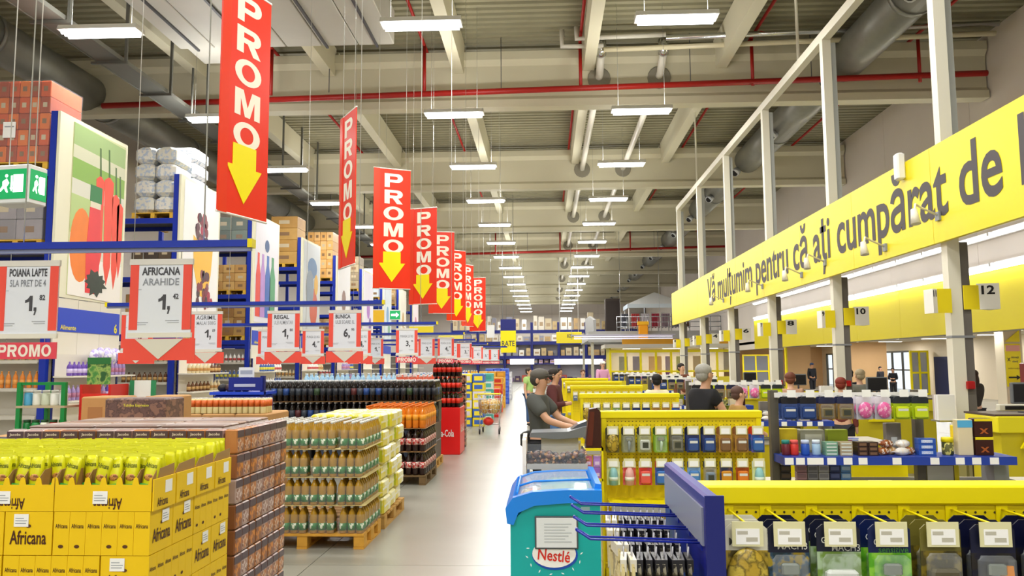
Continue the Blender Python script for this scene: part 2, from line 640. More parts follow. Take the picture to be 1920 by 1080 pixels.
# ================================================================== checkout sign, posts and rail
XS = 5.1
t = thing('thank_you_sign', 'long bright yellow board with dark thank-you lettering above the checkouts', 'sign', (4.98, 0, 0))
yy = 5.0
while yy < 31.4:
    obj('board_panel', MB().box(-0.03, 0.03, yy + 0.004, yy + 2.64, 3.25, 4.49), YEL, t)
    yy += 2.645
SIGNTXT = 'Vă mulțumim pentru că ați cumpărat de la noi'
text(SIGNTXT, 18.15, 1.08, mat('#4a4446', 0.6), t, (-0.034, 15.42, 3.86), WEST)
obj('motion_sensor', MB().bbox(-0.14, -0.03, 10.95, 11.1, 4.25, 4.62, 0.02), WHITE, t)
t = thing('sign_rail', 'long cream steel rail high above the checkouts joining the post tops', 'rail', (XS, 0, 7.55))
obj('rail_beam', MB().box(-0.07, 0.07, 3.0, 30.4, 0, 0.17), CREAM, t)
for yy in (5.0, 16.0, 27.0):
    obj('hanger_rod', MB().tube([(0.1, yy, 0.17), (0.1, yy, 3.64)], 0.03, 6), CREAM, t)
pm = MB().box(-0.075, 0.075, -0.075, 0.075, 0, 7.55).mesh('post_shaft', CREAM)
cm = MB().box(0.08, 0.19, -0.05, 0.07, 0, 3.25).mesh('side_channel', mat('#6f6a64', 0.5))  # grey channel beside the post, darker below the board than above it
cm2 = MB().box(0.08, 0.17, -0.04, 0.06, 4.5, 7.5).mesh('side_channel', mat('#a9aca8', 0.5))
fm = MB().box(-0.13, 0.2, -0.13, 0.13, 0, 0.02).mesh('foot_plate', GREY)
ringm = MB().box(-0.08, 0.2, -0.08, 0.08, 2.05, 2.08).mesh('clamp', GREY)
YPLATE = mat('#f2dc10', 0.5)
nump = MB().prism([(0, 0), (0.25, -0.05), (0.25, 0.2)], 'z', 0, 0.32).mesh('number_box', mat('#f3f1ea', 0.4))
NUMW = ['zero', 'one', 'two', 'three', 'four', 'five', 'six', 'seven', 'eight', 'nine', 'ten', 'eleven', 'twelve']
for k in range(6):
    Y = 10.2 + 4 * k
    t = thing('checkout_post', 'tall cream steel post carrying checkout number %s beside the yellow sign' % NUMW[12 - 2 * k], 'post', (XS, Y, 0), 0, 'cream checkout posts')
    obj('post_shaft', pm, None, t)
    obj('foot_plate', fm, None, t)
    obj('side_channel', cm, None, t)
    obj('side_channel', cm2, None, t)
    obj('clamp', ringm, None, t)
    for (sx, num, lab) in ((1, 12 - 2 * k, 'right'), (-1, 11 - 2 * k, 'left')):
        z = 2.40 if sx > 0 else 2.36
        x0 = XS + (0.24 if sx > 0 else -0.22)
        n = thing('checkout_number', 'white number box showing checkout number %s on a cream post' % NUMW[num], 'sign', (x0, Y - 0.1, z), 0, 'checkout number boxes')
        if sx > 0:
            obj('number_box', nump, None, n)
            text(str(num), 0.15, 0.11, BLACK, n, (0.125, -0.029, 0.24), (PI / 2, 0, -0.197))
            obj('bracket', MB().box(-0.16, 0.03, -0.005, 0.01, 0.0, 0.3), YPLATE, n)
            obj('arm', MB().box(-0.05, 0.02, 0.01, 0.03, 0.1, 0.14), GREY, n)
        else:
            obj('number_box', MB().prism([(-0.02, 0.0), (-0.1, 0.18), (-0.09, -0.04)], 'z', 0, 0.3), mat('#f3f1ea', 0.4), n)
            obj('bracket', MB().box(-0.02, 0.15, -0.008, 0.008, 0.0, 0.3), YPLATE, n)
            text(str(num), 0.05, 0.08, BLACK, n, (-0.06, -0.03, 0.24), (PI / 2, 0, 0.4))
    # red fire call point on the post
    if k < 3:
        tag(obj('call_point', MB().bbox(-0.05, 0.05, -0.045, 0, 0, 0.1, 0.01), mat('#b01818', 0.4), None, (XS + 0.1, Y - 0.08, 1.42 - 0.07 * k)), 'small red call point box fixed to checkout post %s' % NUMW[12 - 2 * k], 'alarm box')
# small arm spotlights that light the board
for i, (yy, z) in enumerate(((10.0, 3.58), (11.6, 3.42), (14.1, 3.52), (15.4, 3.45), (18.2, 3.5), (22.2, 3.5))):
    s = thing('arm_spotlight', 'small cream spotlight on a bent arm, number %s along the yellow sign' % ['one', 'two', 'three', 'four', 'five', 'six'][i], 'spotlight', (4.95, yy, z), 0, 'arm spotlights on the yellow sign')
    obj('arm', MB().tube([(0, 0.12, 0), (-0.22, 0.1, 0.1), (-0.34, 0.0, 0.13), (-0.4, -0.1, 0.02)], 0.014, 6), CREAM, s)
    obj('lamp_head', MB().tube([(-0.4, -0.08, 0.05), (-0.4, -0.12, -0.14)], [0.035, 0.06], 10), CREAM, s)
    obj('base_clip', MB().box(-0.03, 0.0, 0.07, 0.17, -0.06, 0.05), GREY, s)

# ================================================================== right wall: yellow fascia, light strips, lobby
FX = XR - 0.14
t = thing('yellow_fascia', 'broad mustard yellow fascia band over the lobby opening', 'fascia', (FX, 0, 0))
for j in range(8):
    obj('fascia_panel', MB().box(-0.04, 0.13, 17 + 4 * j + 0.006, 21 + 4 * j - 0.006, 2.63, 4.32), mat('#efdc00', 0.4), t)
obj('edge_trim', MB().box(-0.06, 0.12, 17, 49, 4.32, 4.37), WHITE, t)
STRIP = mat('#ffffff', 0.4, emit=5.0)
for (z, lab) in ((4.47, 'continuous glowing light strip just above the yellow fascia'), (5.35, 'upper continuous glowing light strip on the lobby wall')):
    t = thing('light_strip', lab, 'light strip', (FX, 0, z))
    obj('strip_back', MB().box(0.02, 0.12, 17, 49, -0.09, 0.09), WHITE, t)
    for j in range(16):
        obj('strip_tube', MB().tube([(-0.02, 17.1 + 2 * j, 0), (-0.02, 18.95 + 2 * j, 0)], 0.045, 6), STRIP, t)
        obj('tube_clip', MB().box(-0.09, 0.02, 18.97 + 2 * j, 19.07 + 2 * j, -0.03, 0.07), WHITE, t)
sal = bpy.data.lights.new('strip_light', 'AREA')
sal.shape = 'RECTANGLE'
sal.size = 0.1
sal.size_y = 3.8
sal.energy = 40
for j in range(8):
    lo = bpy.data.objects.new('strip_light', sal)
    COL.objects.link(lo)
    lo.location = (FX - 0.1, 19 + 4 * j, 4.40)
    lo.rotation_euler = (0, R(-20), 0)
# lobby shell
LX = 21.0
TAN = mat('#cfa878', 0.6, noise=0.06, scale=1.5)
LOBW = mat('#e2d3b8', 0.6)
struct('wall_lobby', MB().box(LX, LX + 0.2, 17, 47.0, 0, 3.1).box(LX, LX + 0.2, 51.2, 58.6, 0, 3.1).box(LX, LX + 0.2, 47.0, 51.2, 2.45, 3.1).box(LX, LX + 0.2, 58.6, 61.2, 2.45, 3.1).box(LX, LX + 0.2, 61.2, 62, 0, 3.1), LOBW)
struct('wall_lobby_end', MB().box(XR, LX, 62, 62.2, 0, 3.1), TAN)
struct('wall_lobby_side', MB().box(XR, LX, 16.8, 17, 0, 3.1), LOBW)
lc = struct('ceiling_lobby', MB().box(XR, LX, 17, 62, 2.95, 3.1), mat('#c9beab', 0.6))
lm = MB().box(-0.6, 0.6, -0.12, 0.12, -0.03, 0).mesh('panel', mat('#fffaf0', 0.4, emit=4.0))
hm_ = MB().box(-0.64, 0.64, -0.16, 0.16, -0.02, 0.0).mesh('frame', WHITE)
lal = bpy.data.lights.new('lamp_light', 'AREA')
lal.shape = 'RECTANGLE'
lal.size = 1.2
lal.size_y = 0.24
lal.energy = 45
for i in range(3):
    for j in range(8):
        t = thing('lobby_lamp', 'flat white light panel set in the lobby ceiling', 'lamp', (14.6 + 2.4 * i, 20 + 5.2 * j, 2.95), 0, 'lobby ceiling lamps')
        obj('frame', hm_, None, t)
        obj('panel', lm, None, t, (0, 0, -0.005))
        lo = bpy.data.objects.new('lamp_light', lal)
        COL.objects.link(lo)
        lo.parent = t
        lo.location = (0, 0, -0.06)
# glazed doors of the lobby, daylight behind
GLASS = mat('#f2f6fa', 0.05, trans=1.0, ior=1.1)
FRAMEG = mat('#5a5a50', 0.4, 0.3)
for n, (ya, yb, nn) in enumerate(((47.0, 51.2, 3), (58.6, 61.2, 2))):
    dz = 2.45
    dd = obj('door_%d' % (n + 1), MB().box(LX + 0.02, LX + 0.14, ya, ya + 0.12, 0, dz).box(LX + 0.02, LX + 0.14, yb - 0.12, yb, 0, dz).box(LX + 0.02, LX + 0.14, ya, yb, dz - 0.1, dz), FRAMEG)
    dd['kind'] = 'structure'
    wd = (yb - ya) / nn
    for q in range(nn):
        obj('pane', MB().box(LX + 0.06, LX + 0.08, ya + q * wd + 0.05, ya + (q + 1) * wd - 0.05, 0.05, dz - 0.1), GLASS, dd)
        obj('mullion', MB().box(LX + 0.03, LX + 0.13, ya + (q + 1) * wd - 0.06, ya + (q + 1) * wd + 0.06, 0, dz - 0.1), FRAMEG, dd)
        obj('transom', MB().box(LX + 0.03, LX + 0.13, ya + q * wd, ya + (q + 1) * wd, 1.28, 1.36), FRAMEG, dd)
dd = obj('door_3', MB().box(LX - 0.06, LX, 42.2, 44.3, 0, 2.05), mat('#1b2350', 0.5))
dd['kind'] = 'structure'
obj('door_handle', MB().tube([(-0.1 + LX, 42.4, 1.05), (-0.1 + LX, 42.55, 1.05)], 0.015, 6), STEEL, dd)
# tan partitions standing in the lobby
for (xa, xb, ya) in ((17.6, 20.0, 48.0), (16.6, 18.2, 56.0)):
    struct('wall_partition', MB().box(xa, xb, ya, ya + 0.2, 0, 2.95), TAN)
    struct('trim_1', MB().box(xa - 0.1, xa, ya - 0.05, ya + 0.25, 0, 2.95), YEL)
# yellow-framed glazed cabins in the lobby
for (xa, ya, lab) in ((14.2, 58.5, 'yellow framed glass cabin against the tan lobby end wall'), (19.85, 44.6, 'yellow framed glass booth beside the navy lobby door')):
    t = thing('glass_booth', lab, 'booth', (xa, ya, 0))
    bw_ = 1.8 if xa < 15 else 0.9
    for x in (0, bw_ / 2, bw_):
        obj('frame_post', MB().box(x - 0.05, x + 0.05, -0.05, 0.05, 0, 2.4), YEL2, t)
    for z in (0.05, 1.2, 2.35):
        obj('frame_rail', MB().box(0, bw_, -0.04, 0.04, z - 0.05, z + 0.05), YEL2, t)
    for x in (0.05, bw_ / 2 + 0.05):
        obj('pane', MB().box(x, x + bw_ / 2 - 0.1, -0.01, 0.01, 0.1, 2.3), mat('#7d8490', 0.15, alpha=0.7), t)
# column with the yellow arrow sign
cx, cy = 17.0, 30.0
t = thing('lobby_column', 'square beige column in the lobby carrying a yellow arrow sign', 'column', (cx, cy, 0))
obj('shaft', MB().box(-0.28, 0.36, 0, 0.6, 0, 2.95), mat('#d8cbb0', 0.6), t)
obj('plinth', MB().box(-0.31, 0.39, -0.03, 0.63, 0, 0.12), GREY, t)
t = thing('arrow_sign', 'tall yellow information sign with a black arrow on the lobby column', 'sign', (cx, cy - 0.02, 0.86))
obj('board', MB().box(-0.27, 0.27, -0.02, 0.0, 0, 1.55), YEL, t)
obj('roof_point', MB().prism([(-0.27, 1.62), (0.27, 1.62), (0.27, 2.05)], 'y', -0.02, 0), YEL, t)
obj('header', MB().box(-0.25, 0.25, -0.03, -0.02, 1.28, 1.5), mat('#e8a9a0', 0.6), t)
obj('arrow', MB().prism([(-0.2, 0.3), (0.08, 0.3), (0.08, 0.24), (0.22, 0.33), (0.08, 0.42), (0.08, 0.36), (-0.2, 0.36)], 'y', -0.026, -0.02), BLACK, t)
text('Informații', 0.26, 0.1, INK, t, (0.06, -0.024, 1.05))
text('clienți', 0.2, 0.09, INK, t, (0.06, -0.024, 0.9))
text('x', 0.11, 0.13, BLACK, t, (-0.16, -0.024, 0.98))
text('Informații', 0.4, 0.07, mat('#8a7a10', 0.6), t, (0, -0.024, 0.65))
# red coffee machine
t = thing('coffee_machine', 'dark red coffee vending machine beside the lobby column', 'vending machine', (16.85, 27.8, 0))
obj('cabinet', MB().bbox(-0.45, 0.45, 0, 0.8, 0.08, 1.72, 0.03), mat('#8c1818', 0.35), t)
obj('door_panel', MB().box(-0.4, 0.4, -0.015, 0, 0.25, 1.66), mat('#9c1a1a', 0.3), t)
text('NESCAFÉ', 0.5, 0.16, WHITE, t, (0.02, -0.02, 1.45))
text('Alegria', 0.36, 0.13, WHITE, t, (0.0, -0.02, 1.22))
obj('cup_picture', MB().lathe([(0.10, 0), (0.2, 0.25), (0.21, 0.3)], 12).mesh('cup_picture', mat('#d89a68', 0.4)), None, t, (-0.1, -0.0, 0.6), (0, 0, 0), (1, 0.08, 1))
for x in (-0.38, 0.38):
    obj('foot', MB().box(x - 0.04, x + 0.04, 0.1, 0.7, 0, 0.08), BLACK, t)

# ================================================================== far right: yellow-framed kiosk, mezzanine, gazebo
KY = 55.0
t = thing('yellow_kiosk', 'long kiosk with yellow window frames and orange fascia under the mezzanine', 'kiosk', (0, KY, 0))
obj('back_wall', MB().box(4.4, 12.7, 3.0, 3.1, 0, 2.85), mat('#d8c7a8', 0.6), t)
obj('low_wall', MB().box(4.4, 12.7, -0.05, 0.08, 0, 0.9), mat('#e6d432', 0.45), t)
obj('sill', MB().box(4.4, 12.7, -0.12, 0.12, 1.2, 1.32), YEL2, t)
obj('head_rail', MB().box(4.35, 12.7, -0.1, 0.1, 2.55, 2.72), YEL2, t)
obj('roof_slab', MB().box(4.0, 12.75, -0.6, 3.2, 2.85, 3.1), mat('#cfcabb', 0.6), t)
obj('orange_fascia', MB().box(5.2, 12.75, -0.35, -0.2, 3.1, 3.45), mat('#dda01e', 0.5), t)
for i in range(9):
    x = 4.4 + i * 1.03
    obj('frame_post', MB().box(x - 0.07, x + 0.07, -0.08, 0.08, 0, 2.6), YEL2, t)
for i in range(8):
    x = 4.4 + i * 1.03
    obj('pane', MB().box(x + 0.08, x + 0.95, -0.01, 0.01, 1.32, 2.55), mat('#b8b8a8', 0.1, alpha=0.25), t)
side = obj('side_wall', MB().box(4.35, 4.45, 0.1, 3.0, 0, 2.85), mat('#d9cf4a', 0.5), t)
for (x, w_, c, lab) in ((6.3, 0.5, '#5b3a9c', 'purple roll-up banner standing inside the kiosk window'), (7.6, 0.9, '#e5a73a', 'orange cupboard standing inside the kiosk window'),
                        (8.5, 0.4, '#7a4aa8', 'violet display panel inside the kiosk window'), (10.6, 0.8, '#b08a5a', 'tan cupboard inside the kiosk window'), (5.4, 0.6, '#7c7c80', 'grey wall cabinet inside the kiosk window'), (9.4, 0.7, '#a5a838', 'olive panel inside the kiosk window')):
    q = thing('shop_display', lab, 'panel', (x, KY + 1.2, 0))
    obj('panel_face', MB().bbox(-w_ / 2, w_ / 2, -0.03, 0.03, 0.3, 2.3, 0.01), mat(c, 0.5), q)
    obj('panel_foot', MB().box(-w_ / 2, w_ / 2, -0.2, 0.2, 0, 0.3), GREY, q)
kal = bpy.data.lights.new('lamp_light', 'AREA')
kal.shape = 'RECTANGLE'
kal.size = 1.2
kal.size_y = 0.3
kal.energy = 60
for x in (6.0, 8.8, 11.4):
    q = thing('kiosk_lamp', 'white ceiling lamp inside the yellow kiosk', 'lamp', (x, KY + 1.5, 2.85), 0, 'kiosk ceiling lamps')
    obj('frame', hm_, None, q)
    obj('panel', lm, None, q, (0, 0, -0.005))
    lo = bpy.data.objects.new('lamp_light', kal)
    COL.objects.link(lo)
    lo.parent = q
    lo.location = (0, 0, -0.06)
# mezzanine
MZ = 4.1
t = thing('mezzanine', 'pale grey mezzanine platform with steel railing above the kiosk', 'platform', (0, 58.4, 0))
obj('deck', MB().box(3.2, XR - 0.02, 0, 14, MZ - 0.55, MZ), mat('#b7b7b4', 0.5), t)
obj('edge_beam', MB().box(3.1, XR - 0.02, -0.12, 0, MZ - 0.75, MZ + 0.05), mat('#a9a9a8', 0.5), t)
for x in (3.4, 7.9, 12.4):
    for y_ in (0.2, 13.5):
        obj('support_post', MB().box(x - 0.1, x + 0.1, y_ - 0.1, y_ + 0.1, 0, MZ - 0.55), mat('#bdb9a8', 0.5), t)
t = thing('mezzanine_railing', 'steel tube railing along the mezzanine edge', 'railing', (0, 58.4, 0))
for i in range(11):
    x = 5.2 + i * 0.75
    obj('railing_post', MB().tube([(x, 0.1, MZ), (x, 0.1, MZ + 1.1)], 0.03, 6), STEEL, t)
for z in (0.35, 0.7, 1.1):
    obj('railing_bar', MB().tube([(5.2, 0.1, MZ + z), (12.7, 0.1, MZ + z)], 0.03, 6), STEEL, t)
t = thing('stair_parapet', 'solid grey parapet along the mezzanine side', 'parapet', (0, 58.4, 0))
obj('side_parapet', MB().prism([(0.0, MZ), (12.0, MZ), (12.0, MZ + 1.6), (6.0, MZ + 1.5), (0.2, MZ + 0.9)], 'x', 3.5, 3.7), mat('#9a9a9a', 0.5), t)
t = thing('gazebo', 'white pop-up gazebo tent standing on the mezzanine', 'gazebo', (8.3, 61.0, MZ))
CW = mat('#f4f6f8', 0.7)
obj('canopy', MB()._add([(-2.2, -1.6, 2.1), (2.2, -1.6, 2.1), (2.2, 1.6, 2.1), (-2.2, 1.6, 2.1), (0, 0, 3.1)], [(0, 1, 4), (1, 2, 4), (2, 3, 4), (3, 0, 4), (3, 2, 1, 0)]), CW, t)
obj('valance', MB().box(-2.2, 2.2, -1.62, -1.58, 1.8, 2.1).box(-2.22, -2.18, -1.6, 1.6, 1.8, 2.1).box(2.18, 2.22, -1.6, 1.6, 1.8, 2.1), mat('#d5e2ee', 0.7), t)
for (x, y_) in ((-2.1, -1.5), (2.1, -1.5), (-2.1, 1.5), (2.1, 1.5)):
    obj('leg', MB().tube([(x, y_, 0), (x, y_, 2.1)], 0.04, 6), WHITE, t)
rnd = random.Random(3)
for i in range(7):
    x = 6.0 + i * 0.75
    q = thing('garment_rack', 'clothes rail with %s garments on the mezzanine' % ['dark grey', 'red', 'pale', 'crimson', 'mauve', 'grey', 'brown'][i], 'clothes rail', (x, 60.2, MZ), 0)
    c = ['#55565e', '#b84646', '#c9c3c9', '#a83848', '#9b8590', '#77747c', '#7a5a50'][i]
    obj('rail', MB().tube([(-0.32, 0, 0), (-0.32, 0, 1.5), (0.32, 0, 1.5), (0.32, 0, 0)], 0.02, 6), STEEL, q)
    for k in range(5):
        obj('garment', MB().bbox(-0.3 + k * 0.12, -0.2 + k * 0.12, -0.22, 0.22, 0.35 + 0.05 * (k % 2), 1.42, 0.03), mat(c, 0.9, noise=0.3, scale=5), q)
q = thing('orange_bin', 'bright orange promotional stand at the mezzanine edge', 'stand', (7.0, 57.7, 3.1))
obj('column', MB().bbox(-0.32, 0.32, -0.2, 0.2, 0, 1.45, 0.03), mat('#f0a010', 0.5), q)
obj('header', MB().box(-0.38, 0.38, -0.24, 0.24, 1.45, 1.7), mat('#f3b820', 0.5), q)
q = thing('dark_speaker_tower', 'dark tower cabinet on the mezzanine beside the gazebo', 'cabinet', (5.4, 64.5, MZ))
obj('body', MB().bbox(-0.6, 0.6, -0.3, 0.3, 0, 2.9, 0.04), mat('#4a3f3a', 0.6), q)
obj('front_panel', MB().box(-0.5, 0.5, -0.33, -0.3, 0.2, 2.7), mat('#3a302c', 0.6), q)
# violet-white light strips in front of the mezzanine
VST = mat('#e6deff', 0.4, emit=1.0)
t = thing('canopy_light', 'row of violet-white light strips on the kiosk canopy', 'light strip', (0, 53.6, 3.55))
obj('canopy_plate', MB().box(1.7, 8.6, -0.2, 0.75, 0.12, 0.18), mat('#b9b6c8', 0.5), t)
for z in (0.0, -0.16):
    obj('strip_tube', MB().tube([(1.9, -0.1 + z, 0.05 + z * 0.9), (8.4, -0.1 + z, 0.05 + z * 0.9)], 0.03, 6), VST, t)
for x in (1.75, 5.0, 7.6):
    obj('hanger', MB().tube([(x, -0.05, -0.15), (x, -0.05, 0.15)], 0.02, 6), STEEL, t)
    obj('hanger', MB().tube([(x, -0.05, 0.2), (x, -0.05, 7.6)], 0.015, 6), STEEL, t)

# ================================================================== peg boards between the checkouts
GX0, GX1 = 0.46, 1.78
GTOP = 1.36
TAGM = mat('#ddd8a8', 0.4)
PAPER = mat('#f6f6f2', 0.6)
CLEAR = mat('#e8eef2', 0.08, alpha=0.1)


def holes(t, x0, x1, z0, z1, dx, y):
    b = MB()
    x = x0
    while x < x1:
        z = z1
        while z > z0:
            b._add([(x + 0.0042 * math.cos(a * PI / 3), y, z + 0.0042 * math.sin(a * PI / 3)) for a in range(6)], [(0, 1, 2, 3, 4, 5)])
            z -= dx
        x += dx
    o = obj('peg_holes', b, mat('#3a3208', 0.8), t)
    o['kind'] = 'stuff'


hookm = {}


def hook_mesh(L):
    if L not in hookm:
        hookm[L] = (MB().tube([(0, 0.0, 0), (0, -L, 0.0)], 0.0035, 6).box(-0.018, 0.018, -0.004, 0.0, -0.045, 0.012).tube([(0, 0, -0.035), (0, -L * 0.75, -0.035), (0, -L * 0.78, -0.02)], 0.003, 6).mesh('peg_hook', YEL2),
                    MB().box(-0.045, 0.045, -L - 0.004, -L - 0.001, -0.062, 0.008).mesh('price_tag', TAGM),
                    MB().box(-0.034, 0.034, -L - 0.0055, -L - 0.004, -0.056, -0.012).mesh('tag_paper', PAPER),
                    MB().box(-0.03, 0.0, -L - 0.0062, -L - 0.0055, -0.028, -0.018).box(-0.005, 0.028, -L - 0.0062, -L - 0.0055, -0.048, -0.036).mesh('tag_print', mat('#bdb9a8', 0.7)))
    return hookm[L]


def hook(t, x, y, z, L, near=True):
    h, tg, tp, pr = hook_mesh(L)
    o = obj('peg_hook', h, None, t, (x, y, z))
    obj('price_tag', tg, None, o)
    obj('tag_paper', tp, None, o)
    if near:
        obj('tag_print', pr, None, o)


# ---- hanging goods: every design is built once, then copied
DES = {}


def card(key, name, cat, w, h, top, body, prod, accent, words=(), depth=0.035, detail=True):
    """returns a prototype thing with its parts; hangs from z = 0 downwards, faces -Y"""
    t = thing(name, '', cat)
    hh = h * 0.3
    obj('card_back', MB().box(-w / 2, w / 2, -0.002, 0.002, -h, -hh), mat(body[0], 0.35, noise=0.2, scale=2.5 / w, spots=body[1:] if len(body) > 1 else None, bump=0), t)
    obj('card_header', MB().prism([(-w / 2, -hh), (w / 2, -hh), (w / 2, -0.015), (w * 0.36, 0), (-w * 0.36, 0), (-w / 2, -0.015)], 'y', -0.002, 0.002), mat(top, 0.35), t)
    b = MB().bbox(-w * 0.42, w * 0.42, -depth, -0.002, -h * 0.96, -hh * 1.05, 0.012)
    if prod in ('razor', 'razor2'):
        r = obj('razor', MB().tube([(0, -0.015, -hh * 1.7), (0.004, -0.018, -h * 0.6), (0, -0.014, -h * 0.93)], [0.006, 0.011, 0.008], 8), mat(accent, 0.3), t)
        obj('razor_head', MB().bbox(-0.026, 0.026, -0.026, -0.008, -hh * 1.75, -hh * 1.32, 0.005), mat('#9aa39c', 0.25, 0.7), r)
        if prod == 'razor2':
            obj('accent_fin', MB().prism([(0.02, -h * 0.42), (0.045, -h * 0.42), (0.05, -h * 0.8), (0.012, -h * 0.85)], 'y', -0.02, -0.012), mat('#e08a18', 0.35), t)
        obj('blister', b, CLEAR, t)
    elif prod == 'box':
        obj('cartridge_case', MB().bbox(-w * 0.36, w * 0.36, -depth, -0.002, -h * 0.9, -h * 0.48, 0.008), mat(accent, 0.3), t)
        obj('case_window', MB().box(-w * 0.2, w * 0.24, -depth - 0.002, -depth, -h * 0.8, -h * 0.58), mat('#3c4038', 0.3), t)
        obj('blister', b, CLEAR, t)
    elif prod == 'bag':
        obj('bag', MB().blob((0, -0.01, -h * 0.62), w * 0.5, 0.02, h * 0.36, 12, 8), mat(accent, 0.3, spots=['#b89a30', '#6a5a1c', '#c8b044'], scale=22, noise=0.2, bump=0.6), t)
    elif prod == 'ball':
        obj('round_pack', MB().blob((0, -0.03, -h * 0.58), w * 0.46, 0.035, h * 0.36, 12, 8), mat(accent, 0.3, spots=[accent, '#e8b0c8'], scale=40), t)
    elif prod == 'tube':
        obj('tube_pack', MB().lathe([(w * 0.34, -h * 0.98), (w * 0.36, -h * 0.6), (w * 0.3, -h * 0.42), (w * 0.14, -h * 0.3)], 10, (0, -0.02, 0)), mat(accent, 0.3), t)
        obj('band', MB().lathe([(w * 0.372, -h * 0.8), (w * 0.372, -h * 0.66)], 10, (0, -0.02, 0)), mat(top, 0.3), t)
    else:
        obj('bubble', MB().bbox(-w * 0.4, w * 0.4, -depth, -0.002, -h * 0.94, -h * 0.42, 0.01), mat(accent, 0.25), t)
        obj('print_band', MB().box(-w * 0.3, w * 0.3, -depth - 0.001, -depth, -h * 0.62, -h * 0.52), mat('#d8d8d0', 0.5), t)
    for (s, ww, hh_, dx, dz, c) in words:
        text(s, ww, hh_, mat(c, 0.5), t, (dx, -depth - 0.002 if dz < -hh * 1.05 else -0.0035, dz))
    DES[key] = t
    return t


def hang(key, loc, label, group=None, rz=0.0, used=set()):
    if key not in used:
        used.add(key)
        o = DES[key]
        o.location = loc
        o.rotation_euler = (0, 0, rz)
        o['label'] = label
        if group:
            o['group'] = group
        return o
    return dup(DES[key], None, loc, rz, label, group)


def pegboard(Y, x0, x1, label, near=False, shelf=True):
    t = thing('peg_board', label, 'display board', (0, Y, 0))
    obj('board', MB().box(x0, x1, 0, 0.05, 0.14, GTOP - 0.06), mat('#e3cc08', 0.4), t)
    obj('top_cap', MB().bbox(x0 - 0.01, x1 + 0.01, -0.015, 0.11, GTOP - 0.06, GTOP, 0.006), YEL, t)
    obj('base', MB().box(x0, x1, -0.3, 0.1, 0, 0.14), mat('#d9c200', 0.45), t)
    for x in (x0 + 0.02, x1 - 0.02):
        obj('side_stile', MB().box(x - 0.02, x + 0.02, -0.01, 0.1, 0.14, GTOP - 0.06), YEL2, t)
    holes(t, x0 + 0.05, x1 - 0.04, GTOP - (0.4 if near else 0.48), GTOP - 0.085, 0.03, -0.0015)
    if shelf:
        s = obj('shelf', MB().box(x0 + 0.04, x1 - 0.04, -0.3, 0, 0.62, 0.65), YEL, t)
        obj('price_rail', MB().box(x0 + 0.05, x1 - 0.05, -0.312, -0.3, 0.585, 0.645), mat('#a3a199', 0.5), s)
        s = obj('shelf', MB().box(x0 + 0.04, x1 - 0.04, -0.3, 0, 0.36, 0.39), YEL, t)
        obj('price_rail', MB().box(x0 + 0.05, x1 - 0.05, -0.312, -0.3, 0.33, 0.385), mat('#a3a199', 0.5), s)
    return t


# designs
card('gold', 'razor_bag', 'razor pack', 0.125, 0.25, '#d9d6c2', ['#7d6a1c', '#a88f2c', '#4f4416'], 'bag', '#8f7a22', [('MACH3', 0.1, 0.022, 0, -0.05, '#3b3b36')])
card('mach', 'razor_card', 'razor pack', 0.12, 0.27, '#10142c', ['#6e6a20', '#a08a20', '#2a4c68', '#20343c'], 'razor', '#7f8a84', [('MACH3', 0.085, 0.02, 0.012, -0.062, '#e8e8e0'), ('Gillette', 0.06, 0.018, 0, -0.035, '#e8e8e0')])
card('cart', 'razor_cartridge_card', 'razor pack', 0.125, 0.26, '#14182e', ['#c9cfc8', '#9fb890', '#6f8f3a'], 'box', '#d5dad2', [('Gillette', 0.06, 0.018, -0.02, -0.045, '#e0e0d8'), ('MACH3', 0.08, 0.02, 0.02, -0.066, '#c8c8c0')])
card('green', 'green_razor_card', 'razor pack', 0.12, 0.27, '#0d1c4c', ['#2f7a1c', '#5aa820', '#8ac83c'], 'razor', '#cfe6d4', [('Gillette', 0.06, 0.018, -0.015, -0.05, '#e8e8e8'), ('sensitive', 0.085, 0.018, 0.01, -0.072, '#3c7a3c')])
card('fusion', 'razor_blade_box_card', 'razor pack', 0.115, 0.25, '#6b6428', ['#5f5a26', '#443c18', '#7a6a1c'], 'box', '#4d4420', [('Gillette', 0.045, 0.013, -0.018, -0.158, '#eeeee6'), ('Fusion', 0.05, 0.016, -0.016, -0.178, '#eeeee6'), ('PROGLIDE', 0.085, 0.018, 0.0, -0.2, '#eeeee6')])
card('orange', 'dark_razor_card', 'razor pack', 0.125, 0.27, '#0c1030', ['#16162a', '#26221c', '#15152a'], 'razor2', '#9aa0a8')
